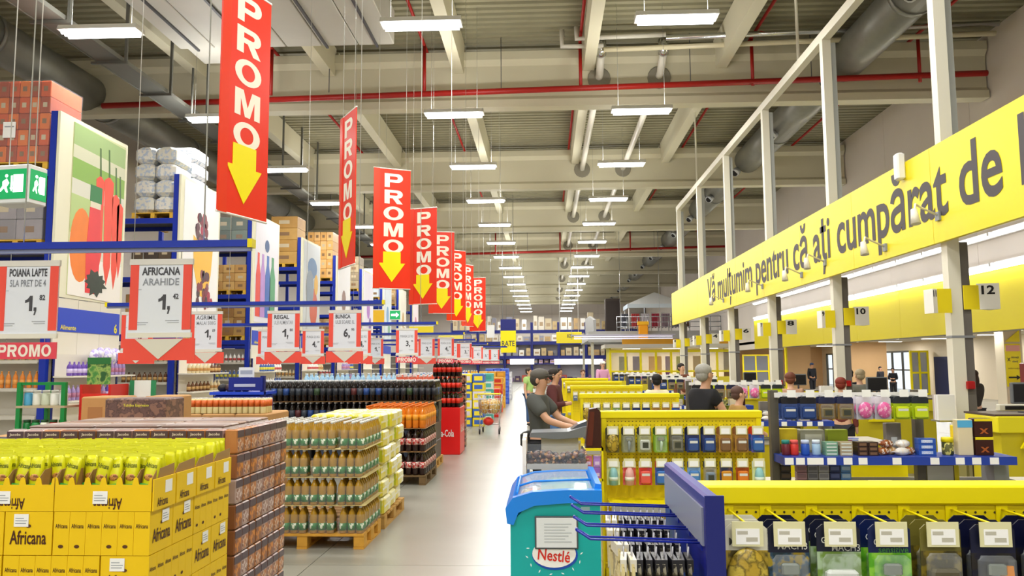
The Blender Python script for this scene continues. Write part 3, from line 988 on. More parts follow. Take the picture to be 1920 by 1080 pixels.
for kk, (tp, bd, pr, ac) in {'b1': ('#3c3c34', ['#8a7a30', '#60562a'], 'bag', '#a89440'), 'b2': ('#20242c', ['#5a5a50', '#8a8a5a'], 'razor', '#8f9a9a'), 'b3': ('#2a2e38', ['#7c8a50', '#a8a860'], 'box', '#c8ccc0'),
                             'b4': ('#3a5a24', ['#62881e', '#8ab030'], 'razor', '#c8e0c0'), 'b5': ('#6a6a50', ['#8f8c78', '#5c5a44'], 'box', '#77745c'), 'b6': ('#121a3a', ['#1c2a5a', '#2c3a70'], 'bubble', '#34508c'),
                             'b7': ('#8a5a30', ['#a0742c', '#b88a40'], 'bubble', '#7c5c40'), 'b8': ('#c03418', ['#c8401c', '#305aa8'], 'bubble', '#3a66a8'), 'c1': ('#d6e4d4', ['#9cc0b8', '#d8e0a0'], 'tube', '#8cc0c0'),
                             'c2': ('#e8e0d0', ['#e0c8b8', '#d04840'], 'tube', '#e0a8a0'), 'c3': ('#e6e6e8', ['#3a60b0', '#d83c30'], 'bubble', '#e05a50'), 'c4': ('#b82020', ['#c02a2a', '#2858a0'], 'bubble', '#3c70b8'),
                             'c5': ('#1a3a7c', ['#2a5aa0', '#80a8d0'], 'bubble', '#4a80c0'), 'c6': ('#1c3050', ['#50647c', '#a09060'], 'box', '#7c8c9c'), 'c7': ('#242c54', ['#d89020', '#303a60'], 'bubble', '#c88828'), 'c8': ('#d8a020', ['#d07018', '#a04818'], 'bubble', '#d87828')}.items():
    card(kk, 'hanging_pack', 'blister pack', 0.105, 0.2, tp, bd, pr, ac)
card('s1', 'small_pack', 'blister pack', 0.085, 0.16, '#2c2c2c', ['#3a3a30', '#807830'], 'bubble', '#8c8460')
card('s2', 'small_pack', 'blister pack', 0.085, 0.16, '#d8d8d0', ['#c89030', '#808060'], 'bubble', '#b0a080')
card('s3', 'small_pack', 'blister pack', 0.085, 0.16, '#303c58', ['#506080', '#a0a8b0'], 'bubble', '#6478a0')

# ---- nearest board
t = pegboard(2.66, 0.5, 2.6, 'yellow perforated board hung with razor packs, the closest checkout board', near=True, shelf=False)
cols = [(0.58, 'gold', 'gold foil razor bag'), (0.70, 'mach', 'razor card with silver razor and dark header'), (0.845, 'cart', 'grey and green razor cartridge card'), (0.99, 'green', 'green card holding a white-green razor'),
        (1.135, 'fusion', 'olive brown blade box card'), (1.283, 'orange', 'black razor card with orange fin'), (1.44, 'orange', 'second black razor card with orange fin'), (1.59, 'mach', 'silver razor card at the board end'),
        (1.74, 'cart', 'grey-green cartridge card at the board end')]
cols += [(1.89 + 0.15 * q, ['green', 'fusion', 'gold', 'mach', 'orange'][q], ['second green razor card', 'second olive blade box card', 'second gold foil razor bag', 'third silver razor card', 'third black razor card with orange fin'][q]) for q in range(5)]
for i, (x, k, lab) in enumerate(cols):
    hook(t, x, 2.658 - 2.66, 1.285, 0.25)
    for d_ in range(3):
        hang(k, (x + 0.004 * d_, 2.66 - 0.235 + d_ * 0.07, 1.283), lab + ' on nearest board' + ('' if d_ == 0 else ', behind the front one'), 'razor packs on the nearest yellow board')
# ---- the boards behind it
upper = ['b1', 'b2', 'b3', 'b4', 'b5', 'b6', 'b6', 'b7', 'b7', 'b8']
lower = ['c1', 'c2', 'c3', 'c4', 'c5', 'c5', 'c6', 'c7', 'c8', 'c1']
NAMES = ['gold bag', 'silver razor pack', 'pale cartridge pack', 'green razor pack', 'grey box pack', 'navy round pack', 'navy round pack', 'tan pack', 'tan pack', 'red and blue pack']
LNAMES = ['aqua tube', 'pink tube', 'red and white pack', 'red pack', 'light blue pack', 'light blue pack', 'slate pack', 'orange and navy pack', 'orange pack', 'aqua tube']
WHERE = {6.8: 'second yellow board', 10.9: 'third yellow board', 15.0: 'fourth yellow board', 19.1: 'fifth yellow board', 23.2: 'sixth yellow board'}
for bi, Y in enumerate((6.8, 10.9, 15.0, 19.1, 23.2)):
    wh = WHERE[Y]
    t = pegboard(Y, GX0, GX1, 'yellow perforated peg board hung with small packs, the %s along the aisle' % wh.split()[0], shelf=True)
    for i in range(10):
        x = 0.54 + i * 0.13
        if bi < 2:
            hook(t, x, 0, 1.24, 0.16, near=False)
            hook(t, x, 0, 0.98, 0.16, near=False)
            hang(upper[i], (x, Y - 0.15, 1.235), NAMES[i] + ' on the upper pegs of the %s' % wh, 'packs on the upper pegs, %s' % wh)
            if bi == 0:
                hang(upper[i], (x, Y - 0.06, 1.235), NAMES[i] + ' on the upper pegs of the %s, behind another' % wh, 'packs on the upper pegs, %s' % wh)
                hang(lower[i], (x, Y - 0.15, 0.975), LNAMES[i] + ' on the lower pegs of the %s' % wh, 'packs on the lower pegs, %s' % wh)
            else:
                hang(upper[9 - i], (x, Y - 0.15, 0.975), NAMES[9 - i] + ' on the lower pegs of the %s' % wh, 'packs on the lower pegs, %s' % wh)
        else:
            hook(t, x, 0, 1.25, 0.12, near=False)
            hang(['s1', 's2', 's3'][(i + bi) % 3], (x, Y - 0.1, 1.245), ['dark', 'pale', 'blue-grey'][(i + bi) % 3] + ' little pack hanging on the %s' % wh, 'little packs, %s' % wh)

# ---- blue end panel with prong hooks, end of the nearest board
t = thing('hook_panel', 'royal blue end panel with long double prong hooks facing the aisle', 'display panel', (0.47, 2.78, 0))
PANB = mat('#1a1f86', 0.35)
obj('panel', MB().bbox(-0.012, 0.03, -0.42, 0.42, 0.1, 1.37, 0.008), PANB, t)
obj('panel_foot', MB().box(-0.15, 0.02, -0.4, 0.4, 0, 0.1), PANB, t)
obj('label_strip', MB().box(-0.018, -0.012, -0.36, 0.38, 1.22, 1.33), mat('#8d92a6', 0.35), t)
obj('panel_edge', MB().box(-0.02, 0.034, -0.43, -0.42, 0.1, 1.375), NAVY, t)
HOOKB = mat('#1a2a9a', 0.3)
hkm = MB()
for s in (-0.018, 0.018):
    hkm.tube([(0, s, 0), (-0.33, s, 0.01), (-0.37, s * 0.6, 0.035)], 0.0036, 6)
hkm.box(-0.004, 0.004, -0.03, 0.03, -0.02, 0.02)
hkm.tube([(-0.37, -0.011, 0.035), (-0.37, 0.011, 0.035)], 0.0045, 6)
hkm = hkm.mesh('prong_hook', HOOKB)
PURSE = mat('#2a2620', 0.35, spots=['#57503c', '#8a8470', '#201c18'], scale=26)
GOLDP = mat('#b8a468', 0.3, spots=['#d8c890', '#8c7a48'], scale=18)
pk = {}
for nm, mm, h_ in (('dark', PURSE, 0.2), ('gold', GOLDP, 0.19), ('pink', mat('#b07a78', 0.4, spots=['#a8c070', '#c89890', '#60484c'], scale=20), 0.15)):
    p = MB()
    p._add([(0.0, -0.05, -0.03), (0.0, 0.05, -0.03), (0.004, 0.055, -0.06), (0.008, 0.055, -h_), (0.004, 0.03, -h_ - 0.015), (0.004, -0.03, -h_ - 0.015), (0.008, -0.055, -h_), (0.004, -0.055, -0.06)], [(0, 1, 2, 3, 4, 5, 6, 7)])
    v0 = [(x - 0.008, y_, z) for (x, y_, z) in p.v]
    p._add(v0, [(7, 6, 5, 4, 3, 2, 1, 0)])
    for i in range(8):
        j = (i + 1) % 8
        p._add([p.v[i], p.v[j], p.v[8 + j], p.v[8 + i]], [(0, 1, 2, 3)])
    pk[nm] = (p.mesh('packet', mm), MB().tube([(0, 0, 0.012), (0, 0.014, 0.0), (0, 0.01, -0.03), (0, -0.01, -0.03), (0, -0.014, 0)], 0.002, 4).mesh('hanging_loop', mat('#c8c8cc', 0.25)),
              MB().box(-0.0095, 0.009, -0.052, 0.052, -0.065, -0.03).mesh('packet_header', mat('#1d1c22', 0.4) if nm == 'dark' else mat('#d8d2c0', 0.4)))
hi = 0
for (z, dys) in ((1.22, (-0.3, -0.1, 0.12, 0.3)), (0.86, (-0.28, -0.06, 0.16, 0.32))):
    for y_ in dys:
        obj('prong_hook', hkm, None, t, (-0.012, y_, z))
        n = 9 if z > 1 else 8
        for q in range(n):
            kind = 'dark' if (z > 1 and q < 7) else ('gold' if z > 1 else 'pink')
            me, lp, hd = pk[kind]
            o = thing('hanging_packet', {'dark': 'thin black hair accessory packet on an upper prong of the blue panel', 'gold': 'thin golden packet at the tip of an upper prong of the blue panel', 'pink': 'thin pinkish packet on a lower prong of the blue panel'}[kind], 'packet',
                      (0.47 - 0.05 - q * 0.024 - 0.004 * (hi % 3), 2.78 + y_, z - 0.012), random.uniform(-0.12, 0.12), 'packets on the blue hook panel')
            obj('packet', me, None, o)
            obj('hanging_loop', lp, None, o)
            obj('packet_header', hd, None, o)
        hi += 1

# ================================================================== ice cream freezer
FXA, FXB, FYA, FYB = -0.25, 0.335, 5.1, 6.05
t = thing('ice_cream_freezer', 'turquoise ice cream chest freezer with bright blue rim and glass lid', 'freezer', (0, 0, 0))
TEAL = mat('#0fa9a6', 0.35, noise=0.08, scale=6)
SKYB = mat('#1b84e8', 0.3)
obj('body', MB().prism([(FXA + .02, 0.1), (FXB - .005, 0.1), (FXB - .005, 0.93), (FXB - 0.3, 0.925), (FXA + 0.12, 0.87), (FXA + .02, 0.76)], 'y', FYA, FYB), TEAL, t)
rim = [(FXA, 0.77), (FXA - 0.01, 0.86), (FXA + 0.035, 0.925), (FXA + 0.16, 0.962), (FXB - 0.2, 0.975), (FXB + 0.005, 0.972)]
low = [(FXB + 0.005, 0.885), (FXB - 0.2, 0.895), (FXA + 0.17, 0.878), (FXA + 0.07, 0.835), (FXA + 0.04, 0.76)]
obj('rim_end', MB().prism(rim + low, 'y', FYA - 0.02, FYA + 0.05), SKYB, t)
obj('rim_end', MB().prism(rim + low, 'y', FYB - 0.04, FYB + 0.02), SKYB, t)
obj('rim_side', MB().prism([(FXB - 0.05, 0.93), (FXB + 0.006, 0.93), (FXB + 0.006, 1.0), (FXB - 0.03, 1.005)], 'y', FYA + .05, FYB - .04), SKYB, t)
obj('rim_side', MB().prism([(FXA, 0.77), (FXA - 0.01, 0.86), (FXA + 0.035, 0.925), (FXA + 0.06, 0.9), (FXA + .03, .77)], 'y', FYA + .05, FYB - .04), SKYB, t)
obj('glass_lid', MB().prism([(FXA + 0.06, 0.925), (FXA + 0.16, 0.958), (FXB - 0.2, 0.972), (FXB - 0.05, 0.972), (FXB - 0.05, 0.966), (FXB - 0.2, 0.966), (FXA + 0.16, 0.952), (FXA + 0.06, 0.919)], 'y', FYA + 0.05, FYB - 0.04), mat('#dfe8ee', 0.05, alpha=0.35), t)
obj('lid_rail', MB().tube([(FXA + 0.05, FYA + 0.4, 0.935), (FXA + 0.16, FYA + 0.4, 0.968), (FXB - 0.04, FYA + 0.4, 0.98)], 0.008, 6), SKYB, t)
obj('lid_rail', MB().tube([(FXA + 0.06, FYA + 0.07, 0.94), (FXA + 0.06, FYB - 0.06, 0.94)], 0.008, 6), SKYB, t)
obj('inner_basket', MB().box(FXA + 0.1, FXB - 0.06, FYA + 0.07, FYB - 0.07, 0.86, 0.9), mat('#c8ccd0', 0.4, spots=['#a83028', '#e0e0e0', '#8898a8', '#403830'], scale=14), t)
obj('kick_band', MB().box(FXA + 0.015, FXB, FYA - 0.006, FYB, 0.1, 0.42), mat('#1575de', 0.35), t)
for x in (FXA + 0.08, FXB - 0.08):
    for y_ in (FYA + 0.08, FYB - 0.08):
        obj('castor', MB().tube([(x - 0.02, y_, 0.05), (x + 0.02, y_, 0.05)], 0.05, 10), BLACK, t)
obj('badge', MB().box(0.21, 0.265, FYA - 0.004, FYA, 0.845, 0.87), mat('#9ac0c8', 0.3, 0.5), t)
# brand oval and the framed sheet over it
ov = obj('brand_oval', MB().lathe([(0.135, 0), (0.135, 0.006)], 32).mesh('brand_oval', mat('#f2f2ee', 0.4)), None, t, (0.04, FYA, 0.585), (PI / 2, 0, 0), (1, 0.62, 1))
obj('oval_border', MB().lathe([(0.142, 0), (0.142, 0.003)], 32).mesh('oval_border', mat('#1550b8', 0.4)), None, t, (0.045, FYA, 0.577), (PI / 2, 0, 0), (1, 0.64, 1))
text('Nestlé', 0.2, 0.07, mat('#d42a1c', 0.4), t, (0.04, FYA - 0.008, 0.575), (PI / 2, 0.1, 0))
fr = obj('sheet_frame', MB().bbox(-0.078, 0.19, FYA - 0.016, FYA - 0.008, 0.615, 0.815, 0.003), mat('#4a5256', 0.4), t)
obj('sheet', MB().box(-0.068, 0.18, FYA - 0.018, FYA - 0.016, 0.625, 0.805), mat('#dde2e4', 0.5), fr)
for r_ in range(7):
    obj('print_line', MB().box(-0.02, 0.15 - 0.02 * (r_ % 3), FYA - 0.0188, FYA - 0.018, 0.765 - r_ * 0.018, 0.77 - r_ * 0.018), mat('#a9b0b4', 0.6), fr)
for i in range(9):
    a = 0.9 * PI + i * 0.14 * PI
    obj('sparkle', MB().prism([(-0.012, 0), (0, -0.004), (0.012, 0), (0, 0.004)], 'y', -0.001, 0), mat('#e8fbfa', 0.4), t, (0.04 + 0.17 * math.cos(a), FYA - 0.0015, 0.58 + 0.12 * math.sin(a)), (0, i * 0.7, 0))

# ---- sweets bin, tall chocolate stand and purple boxes at the end of the second board
t = thing('sweets_bin', 'clear-sided white bin of dark wrapped sweets beyond the freezer', 'bin', (0.06, 6.35, 0))
obj('bin_base', MB().box(-0.22, 0.24, -0.15, 0.2, 0, 0.55), mat('#e9e6e0', 0.4), t)
obj('side_panel', MB().prism([(-0.17, 0.1), (0.22, 0.1), (0.22, 1.2), (-0.17, 1.18)], 'x', -0.245, -0.215), mat('#f4ede2', 0.4, spots=['#f4ede2', '#f4ede2', '#e08030'], scale=9), t)
obj('clear_front', MB().box(-0.21, 0.24, -0.155, -0.15, 1.0, 1.15), mat('#d8dce0', 0.06, alpha=0.07), t)
obj('front_rail', MB().box(-0.21, 0.25, -0.17, -0.15, 0.96, 1.0), mat('#bdbcb6', 0.4), t)
obj('bin_floor', MB().box(-0.21, 0.24, -0.15, 0.2, 0.96, 0.98), GREY, t)
for x in (-0.2, 0.23):
    obj('frame_leg', MB().box(x - 0.01, x + 0.01, -0.15, -0.13, 0.0, 1.0), STEEL, t)
rnd = random.Random(5)
sw = [MB().blob((0, 0, 0), 0.03, 0.024, 0.02, 8, 5).mesh('wrap', mat(c, 0.42)) for c in ('#4a2414', '#1c1614', '#6a3a22', '#2e1a12')]
ends = MB().tube([(-0.045, 0, 0.006), (-0.026, 0, 0)], [0.012, 0.004], 6).tube([(0.045, 0, 0.006), (0.026, 0, 0)], [0.012, 0.004], 6).mesh('twist_end', mat('#b08458', 0.4))
for i in range(9):
    for j in range(6):
        for k in range(2):
            o = obj('wrapped_sweet', sw[(i * 3 + j + k) % 4], None, None, (0.06 - 0.185 + i * 0.05 + rnd.uniform(-.012, .012), 6.35 - 0.11 + j * 0.05 + rnd.uniform(-.012, .012), 1.0 + k * 0.042 + 0.012 * math.sin(i) + rnd.uniform(0, .01)), (rnd.uniform(-.5, .5), rnd.uniform(-.4, .4), rnd.uniform(0, 3)))
            tag(o, ['brown foil wrapped sweet in the clear bin', 'black foil wrapped sweet in the clear bin', 'tan brown wrapped sweet in the clear bin', 'dark brown wrapped sweet in the clear bin'][(i * 3 + j + k) % 4], 'sweet', 'wrapped sweets in the bin')
            if j < 2:
                obj('twist_end', ends, None, o)
obj('case_shelf', MB().box(-0.21, 0.24, -0.15, 0.2, 0.7, 0.72), mat('#d8d8d4', 0.4), t)
for i in range(14):
    tag(obj('magazine', MB().box(0, 0.022, 0, 0.14, 0, 0.2), mat(['#3a4a20', '#20242c', '#8a9a30', '#404850'][i % 4], 0.4), None, (-0.13 + i * 0.027, 6.22, 0.72)), ['olive', 'black', 'lime', 'slate'][i % 4] + ' slim case standing in the rack under the sweets bin', 'case', 'slim cases under the sweets bin')
BOXX = {}


def pbox(name, label, cat, loc, dim, col, face=None, fcol=None, words=(), group=None, rz=0.0, rough=0.4, side='-y', tape=False):
    """carton-like product: origin at its bottom centre, front at -Y, printed panel as a part"""
    w_, d_, h_ = dim
    k = ('b', name, dim, str(col), rough)
    if k not in BOXX:
        b = min(dim) * 0.04
        BOXX[k] = MB().bbox(-w_ / 2, w_ / 2, -d_ / 2, d_ / 2, 0, h_, b).mesh('body', col if not isinstance(col, str) else mat(col, rough))
    t_ = thing(name, label, cat, loc, rz, group)
    obj('body', BOXX[k], None, t_)
    if face:
        k = ('f', dim, face, str(fcol))
        if k not in BOXX:
            (fx0, fx1, fz0, fz1) = face
            BOXX[k] = MB().box(fx0 * w_, fx1 * w_, -d_ / 2 - 0.0015, -d_ / 2, fz0 * h_, fz1 * h_).mesh('print_panel', fcol if not isinstance(fcol, str) else mat(fcol, 0.4))
        obj('print_panel', BOXX[k], None, t_)
    for (s, ww, hh_, dx, dz, c) in words:
        text(s, ww * w_, hh_ * h_, mat(c, 0.5), t_, (dx * w_, -d_ / 2 - 0.003, dz * h_))
    return t_


t = thing('chocolate_stand', 'tall slanted brown chocolate stand beside the second yellow board', 'stand', (0.37, 6.62, 0))
obj('pillar', MB().prism([(-0.06, 1.08), (0.07, 1.08), (0.07, 1.37), (0.04, 1.4), (-0.02, 1.39)], 'y', -0.06, 0.08), mat('#3a1410', 0.3), t)
obj('front_panel', MB().prism([(-0.05, 1.1), (0.0, 1.1), (0.02, 1.37), (-0.015, 1.37)], 'y', -0.065, -0.06), mat('#5a2418', 0.25), t)
obj('box_tray', MB().box(-0.08, 0.08, -0.08, 0.1, 0.82, 0.84), YEL2, t)
obj('frame', MB().box(-0.085, -0.07, -0.08, 0.1, 0, 1.08).box(0.07, 0.085, -0.08, 0.1, 0, 1.08), YEL2, t)
obj('tray_roof', MB().box(-0.085, 0.085, -0.08, 0.1, 1.06, 1.08), YEL2, t)
for i, (x, z, c, nm) in enumerate(((-0.035, 0.84, '#b07ad0', 'lilac'), (0.035, 0.84, '#a06ac8', 'violet'), (-0.035, 0.93, '#d8708a', 'pink'), (0.035, 0.93, '#b88ad8', 'pale lilac'))):
    pbox('sweet_box', nm + ' little sweet box stacked in the yellow tray', 'box', (0.37 + x, 6.6, z), (0.06, 0.07, 0.085), c, (-0.3, 0.3, 0.2, 0.5), '#e6d0ee', group='sweet boxes in the yellow tray')
t = thing('bagging_shelf', 'dark grey plastic checkout bagging shelf with raised scanner end', 'shelf', (0.1, 7.75, 0))
obj('tray', MB().prism([(-0.26, 1.08), (-0.24, 1.12), (0.1, 1.13), (0.24, 1.17), (0.3, 1.18), (0.3, 1.08), (0.0, 1.06)], 'y', -0.2, 0.2), mat('#6d7278', 0.35), t)
obj('scanner', MB().prism([(0.12, 1.13), (0.31, 1.13), (0.31, 1.2), (0.28, 1.22), (0.2, 1.19)], 'y', -0.1, 0.15), mat('#50555c', 0.3), t)
obj('pedestal', MB().box(-0.15, 0.2, -0.1, 0.2, 0, 1.06), mat('#b9b8b2', 0.5), t)

# ================================================================== pallets and stacked goods, aisle side
PALM = {}


def pallet(x0, y0, label, lx=1.2, ly=0.8, col=WOOD, z=0.0):
    """wooden pallet; lx along X, ly along Y, near left corner at (x0, y0)"""
    t = thing('pallet', label, 'pallet', (x0, y0, z), 0, 'wooden pallets')
    k = (lx, ly, col.name)
    if k not in PALM:
        bw = 0.1
        PALM[k] = [MB().box(0, lx, -0.005, 0.14, 0, 0.022).mesh('deck_board', col), MB().box(0, 0.1, 0, ly, 0, 0.022).mesh('bottom_board', col), MB().bbox(0, 0.1, 0, 0.145, 0, 0.1, 0.004).mesh('block', col)]
    d_, b_, bl = PALM[k]
    n = 5 if ly < 1 else 7
    for i in range(n):
        obj('deck_board', d_, None, t, (0, i * (ly - 0.135) / (n - 1), 0.122))
    for i in range(3):
        obj('bottom_board', b_, None, t, (i * (lx - 0.1) / 2, 0, 0))
        for j in range(3):
            obj('block', bl, None, t, (i * (lx - 0.1) / 2, j * (ly - 0.145) / 2, 0.022))
    return t


PT = 0.144

# ---------------------------------------------------------------- yellow peanut cartons
AX, AY = -1.58, 3.2
YC = mat('#f2c800', 0.5, noise=0.04, scale=6)
YCD = mat('#c99d00', 0.6)
BRN = mat('#4a2210', 0.5)
pallet(AX - 1.2, AY + 0.01, 'wooden pallet under the yellow peanut cartons')
long_b = MB().box(-0.195, 0.195, -0.0945, 0.0945, 0.003, 0.169)
for i in range(6):
    xa = -0.197 + i * 0.0657
    long_b.box(xa + 0.0006, xa + 0.0649, -0.0975, 0.0975, 0.001, 0.1705)
long_b = long_b.mesh('carton_body', YC)
dotm = MB()._add([(0.011 * math.cos(a * PI / 6), 0, 0.007 * math.sin(a * PI / 6)) for a in range(12)], [tuple(range(12))]).mesh('print_dot', mat('#5a3410', 0.6))
stick = MB().box(-0.03, 0.03, -0.001, 0.0, 0, 0.05).mesh('sticker', PAPER)
stl = MB().box(-0.024, 0.02, -0.0016, -0.001, 0.012, 0.015).box(-0.024, 0.024, -0.0016, -0.001, 0.022, 0.025).box(-0.024, 0.01, -0.0016, -0.001, 0.032, 0.035).mesh('sticker_print', mat('#9aa0a4', 0.7))


LAYW = ['lowest', 'second', 'third', 'fourth', 'fifth', 'sixth']


def peanut_carton(loc, rz, detail):
    """long faces at +-Y (six panels), short faces at +-X carry the large word; detail: which faces carry print"""
    t = thing('peanut_carton', 'yellow peanut carton with brown lettering, %s layer of the tall stack%s' % (LAYW[round((loc[2] - PT) / 0.172)], '' if rz == 0 else ', short side out'), 'carton', loc, rz, 'yellow peanut cartons')
    obj('carton_body', long_b, None, t)
    for s in detail:
        if s in ('-y', '+y'):
            y_ = -0.0985 if s == '-y' else 0.0985
            rot = FRONT if s == '-y' else (PI / 2, 0, PI)
            for i in range(6):
                x = -0.197 + (i + 0.5) * 0.0657
                text('Africana', 0.05, 0.018, BRN, t, (x, y_, 0.115), rot)
                if i % 3 != 2:
                    obj('print_dot', dotm, None, t, (x, y_, 0.035))
        else:
            x_ = 0.1985 if s == '+x' else -0.1985
            rot = EAST if s == '+x' else WEST
            text('Africana', 0.15, 0.055, BRN, t, (x_, 0.0, 0.07), rot)
            obj('print_dot', dotm, None, t, (x_, 0.0, 0.115), (0, 0, rot[2]))
            k_ = obj('sticker', stick, None, t, (x_, 0.03, 0.112), (0, 0, rot[2]))
            obj('sticker_print', stl, None, k_)
    return t


# layers 0..4 of cartons; outer ring only where it can be seen
LH = 0.172
for L in range(6):
    z = PT + L * LH
    flip = L % 2
    # near row, facing the camera
    if flip == 0:
        peanut_carton((AX - 0.1, AY + 0.2, z), PI / 2, ['-x', '-y'])        # corner carton shows its short face
        x = AX - 0.2
        while x > AX - 1.15:
            peanut_carton((x - 0.2, AY + 0.1, z), 0, ['-y'])
            x -= 0.4
        peanut_carton((AX - 0.2, AY + 0.5, z), 0, ['+x'])
        peanut_carton((AX - 0.2, AY + 0.7, z), 0, ['+x'])
    else:
        peanut_carton((AX - 0.2, AY + 0.1, z), 0, ['-y', '+x'])
        peanut_carton((AX - 0.2, AY + 0.3, z), 0, ['+x'])
        peanut_carton((AX - 0.1, AY + 0.6, z), PI / 2, ['-y'])
        x = AX - 0.4
        for q in range(4):
            peanut_carton((x - 0.1, AY + 0.2, z), PI / 2, ['-x'])
            x -= 0.2
# display trays on top, each slot holds pouches
TZ = PT + 6 * LH
GB = mat('#d6d414', 0.3, noise=0.1, scale=14)
pm_ = MB()
nz = 7
rows = []
for k in range(nz + 1):
    f_ = k / nz
    th = 0.012 * math.sin(PI * min(1, f_ * 1.02)) + 0.0012
    wd = 0.029 + 0.002 * math.sin(PI * f_)
    z = 0.135 * f_
    rows.append([(-wd, 0, z), (-wd * 0.5, -th, z), (wd * 0.5, -th, z), (wd, 0, z), (wd * 0.5, th, z), (-wd * 0.5, th, z)])
vv = [p for r in rows for p in r]
ff = []
for k in range(nz):
    for i in range(6):
        j = (i + 1) % 6
        ff.append((k * 6 + i, k * 6 + j, k * 6 + 6 + j, k * 6 + 6 + i))
ff += [(5, 4, 3, 2, 1, 0), tuple(nz * 6 + i for i in range(6))]
pm_._add(vv, ff, 0, True)
pouch_m = pm_.mesh('pouch', GB)
seal_m = MB().box(-0.03, 0.03, -0.0012, 0.0012, 0.133, 0.146).mesh('top_seal', mat('#dfe03a', 0.25))
grn_m = MB().box(-0.028, 0.028, -0.0145, -0.008, 0.006, 0.026).mesh('green_band', mat('#3fae4a', 0.3))
nut_m = MB().blob((0, -0.0125, 0.052), 0.02, 0.003, 0.014, 10, 5).mesh('nut_picture', mat('#a8702c', 0.4, spots=['#c08a40', '#7c4a18'], scale=60))


def pouch(loc, rz, tilt, full, label, lean=0.0):
    o = obj('peanut_pouch', pouch_m, None, None, loc, (tilt, lean, rz))
    tag(o, label, 'pouch', 'peanut pouches in the display trays')
    obj('top_seal', seal_m, None, o)
    if full:
        obj('green_band', grn_m, None, o)
        obj('nut_picture', nut_m, None, o)
        text('Africana', 0.048, 0.02, mat('#3c4a12', 0.5), o, (0, -0.0132, 0.1))
    return o


def tray(loc, rz, detail):
    t = thing('display_tray', 'yellow display tray with notched front holding peanut pouches', 'display tray', loc, rz, 'yellow display trays')
    obj('tray_floor', MB().box(-0.198, 0.198, -0.098, 0.098, 0, 0.075), YC, t)
    obj('tray_back', MB().box(-0.198, 0.198, 0.094, 0.098, 0.075, 0.15), YC, t)
    b = MB()
    for i in range(6):
        xa = -0.198 + i * 0.066
        b.prism([(xa, 0.075), (xa + 0.066, 0.075), (xa + 0.066, 0.135), (xa + 0.058, 0.13), (xa + 0.052, 0.105), (xa + 0.014, 0.105), (xa + 0.008, 0.13), (xa, 0.135)], 'y', -0.098, -0.095)
    obj('notched_front', b, YC, t)
    for i in range(7):
        xa = -0.198 + i * 0.066
        obj('divider', MB().prism([(-0.095, 0.075), (0.094, 0.075), (0.094, 0.17), (-0.06, 0.16), (-0.095, 0.13)], 'x', xa - 0.001, xa + 0.001), mat('#a5814a', 0.7), t)
    if detail:
        o = text('Africana', 0.12, 0.045, BRN, t, (0.02, -0.0995, 0.03), (PI / 2, PI, 0))
        k_ = obj('sticker', stick, None, t, (-0.01, -0.0995, 0.03))
        obj('sticker_print', stl, None, k_)
    return t


rnd = random.Random(11)
for i in range(3):
    for j in range(4):
        x, y_ = AX - 0.2 - i * 0.4, AY + 0.1 + j * 0.2
        tray((x, y_, TZ), 0, j == 0)
        for c in range(6):
            for r_ in range(3):
                if j == 0 and r_ == 0 and (i * 6 + c) % 5 == 1:
                    continue
                px_ = x - 0.198 + (c + 0.5) * 0.066
                full = (j == 0 and r_ <= 1)
                pouch((px_, y_ - 0.07 + r_ * 0.055, TZ + 0.078), rnd.uniform(-0.08, 0.08), rnd.uniform(-0.22, -0.08) if (j == 0 and r_ == 0) else rnd.uniform(-0.1, 0.1), full,
                      'yellow green peanut pouch standing in a tray facing out' if full else 'yellow green peanut pouch packed deep in a tray', rnd.uniform(-0.12, 0.2) if full else rnd.uniform(-0.06, 0.06))
# skirt side panels of the trays on the aisle side
for j in range(4):
    k_ = pbox('tray_end_card', 'yellow end card with white sticker closing a peanut tray', 'card', (AX + 0.004, AY + 0.1 + j * 0.2, TZ), (0.006, 0.19, 0.125), YC, group='end cards of the peanut trays')
    s_ = obj('sticker', stick, None, k_, (0.0035, 0.03, 0.06), (0, 0, PI / 2))
    text('Africana', 0.09, 0.035, BRN, k_, (0.0045, -0.02, 0.03), EAST)

# ---------------------------------------------------------------- coffee packs stack behind it
CX, CY = -1.60, 4.14
pallet(CX - 1.2, CY, 'wooden pallet under the brown coffee pack stack')
cp = [MB().bbox(-0.046, 0.046, -0.034, 0.034, 0, 0.124, 0.006).mesh('pack_body', mat(c, 0.3, noise=0.15, scale=20)) for c in ('#b08f88', '#94603e', '#b8a29c', '#b87a48')]
pic = [MB().box(-0.04, 0.04, -0.0352, -0.034, 0.012, 0.075).mesh('picture', mat(c, 0.35, spots=[c2, '#8a5a44'], scale=26)) for c, c2 in (('#c07844', '#d8b498'), ('#d88a34', '#a8622c'), ('#b08a7c', '#d8c4bc'))]
bandm = MB().box(-0.044, 0.044, -0.0356, -0.034, 0.082, 0.118).mesh('dark_band', mat('#55424a', 0.35))
sealm = MB().box(-0.03, 0.03, -0.012, 0.012, 0.124, 0.128).mesh('foil_fold', mat('#cfc6c4', 0.25, 0.3))


def coffee(loc, rz, v, word=False, detail=True):
    o = thing('coffee_pack', ['mauve', 'brown', 'greyish', 'orange-brown'][v % 4] + ' brick coffee pack in the shrink-wrapped stack', 'coffee pack', loc, rz, 'brick coffee packs in the stack')
    obj('pack_body', cp[v % 4], None, o)
    obj('picture', pic[v % 3], None, o)
    obj('dark_band', bandm, None, o)
    obj('foil_fold', sealm, None, o)
    if word:
        text('Jacobs', 0.06, 0.018, mat('#e8dcc8', 0.5), o, (0, -0.0365, 0.1))
    return o


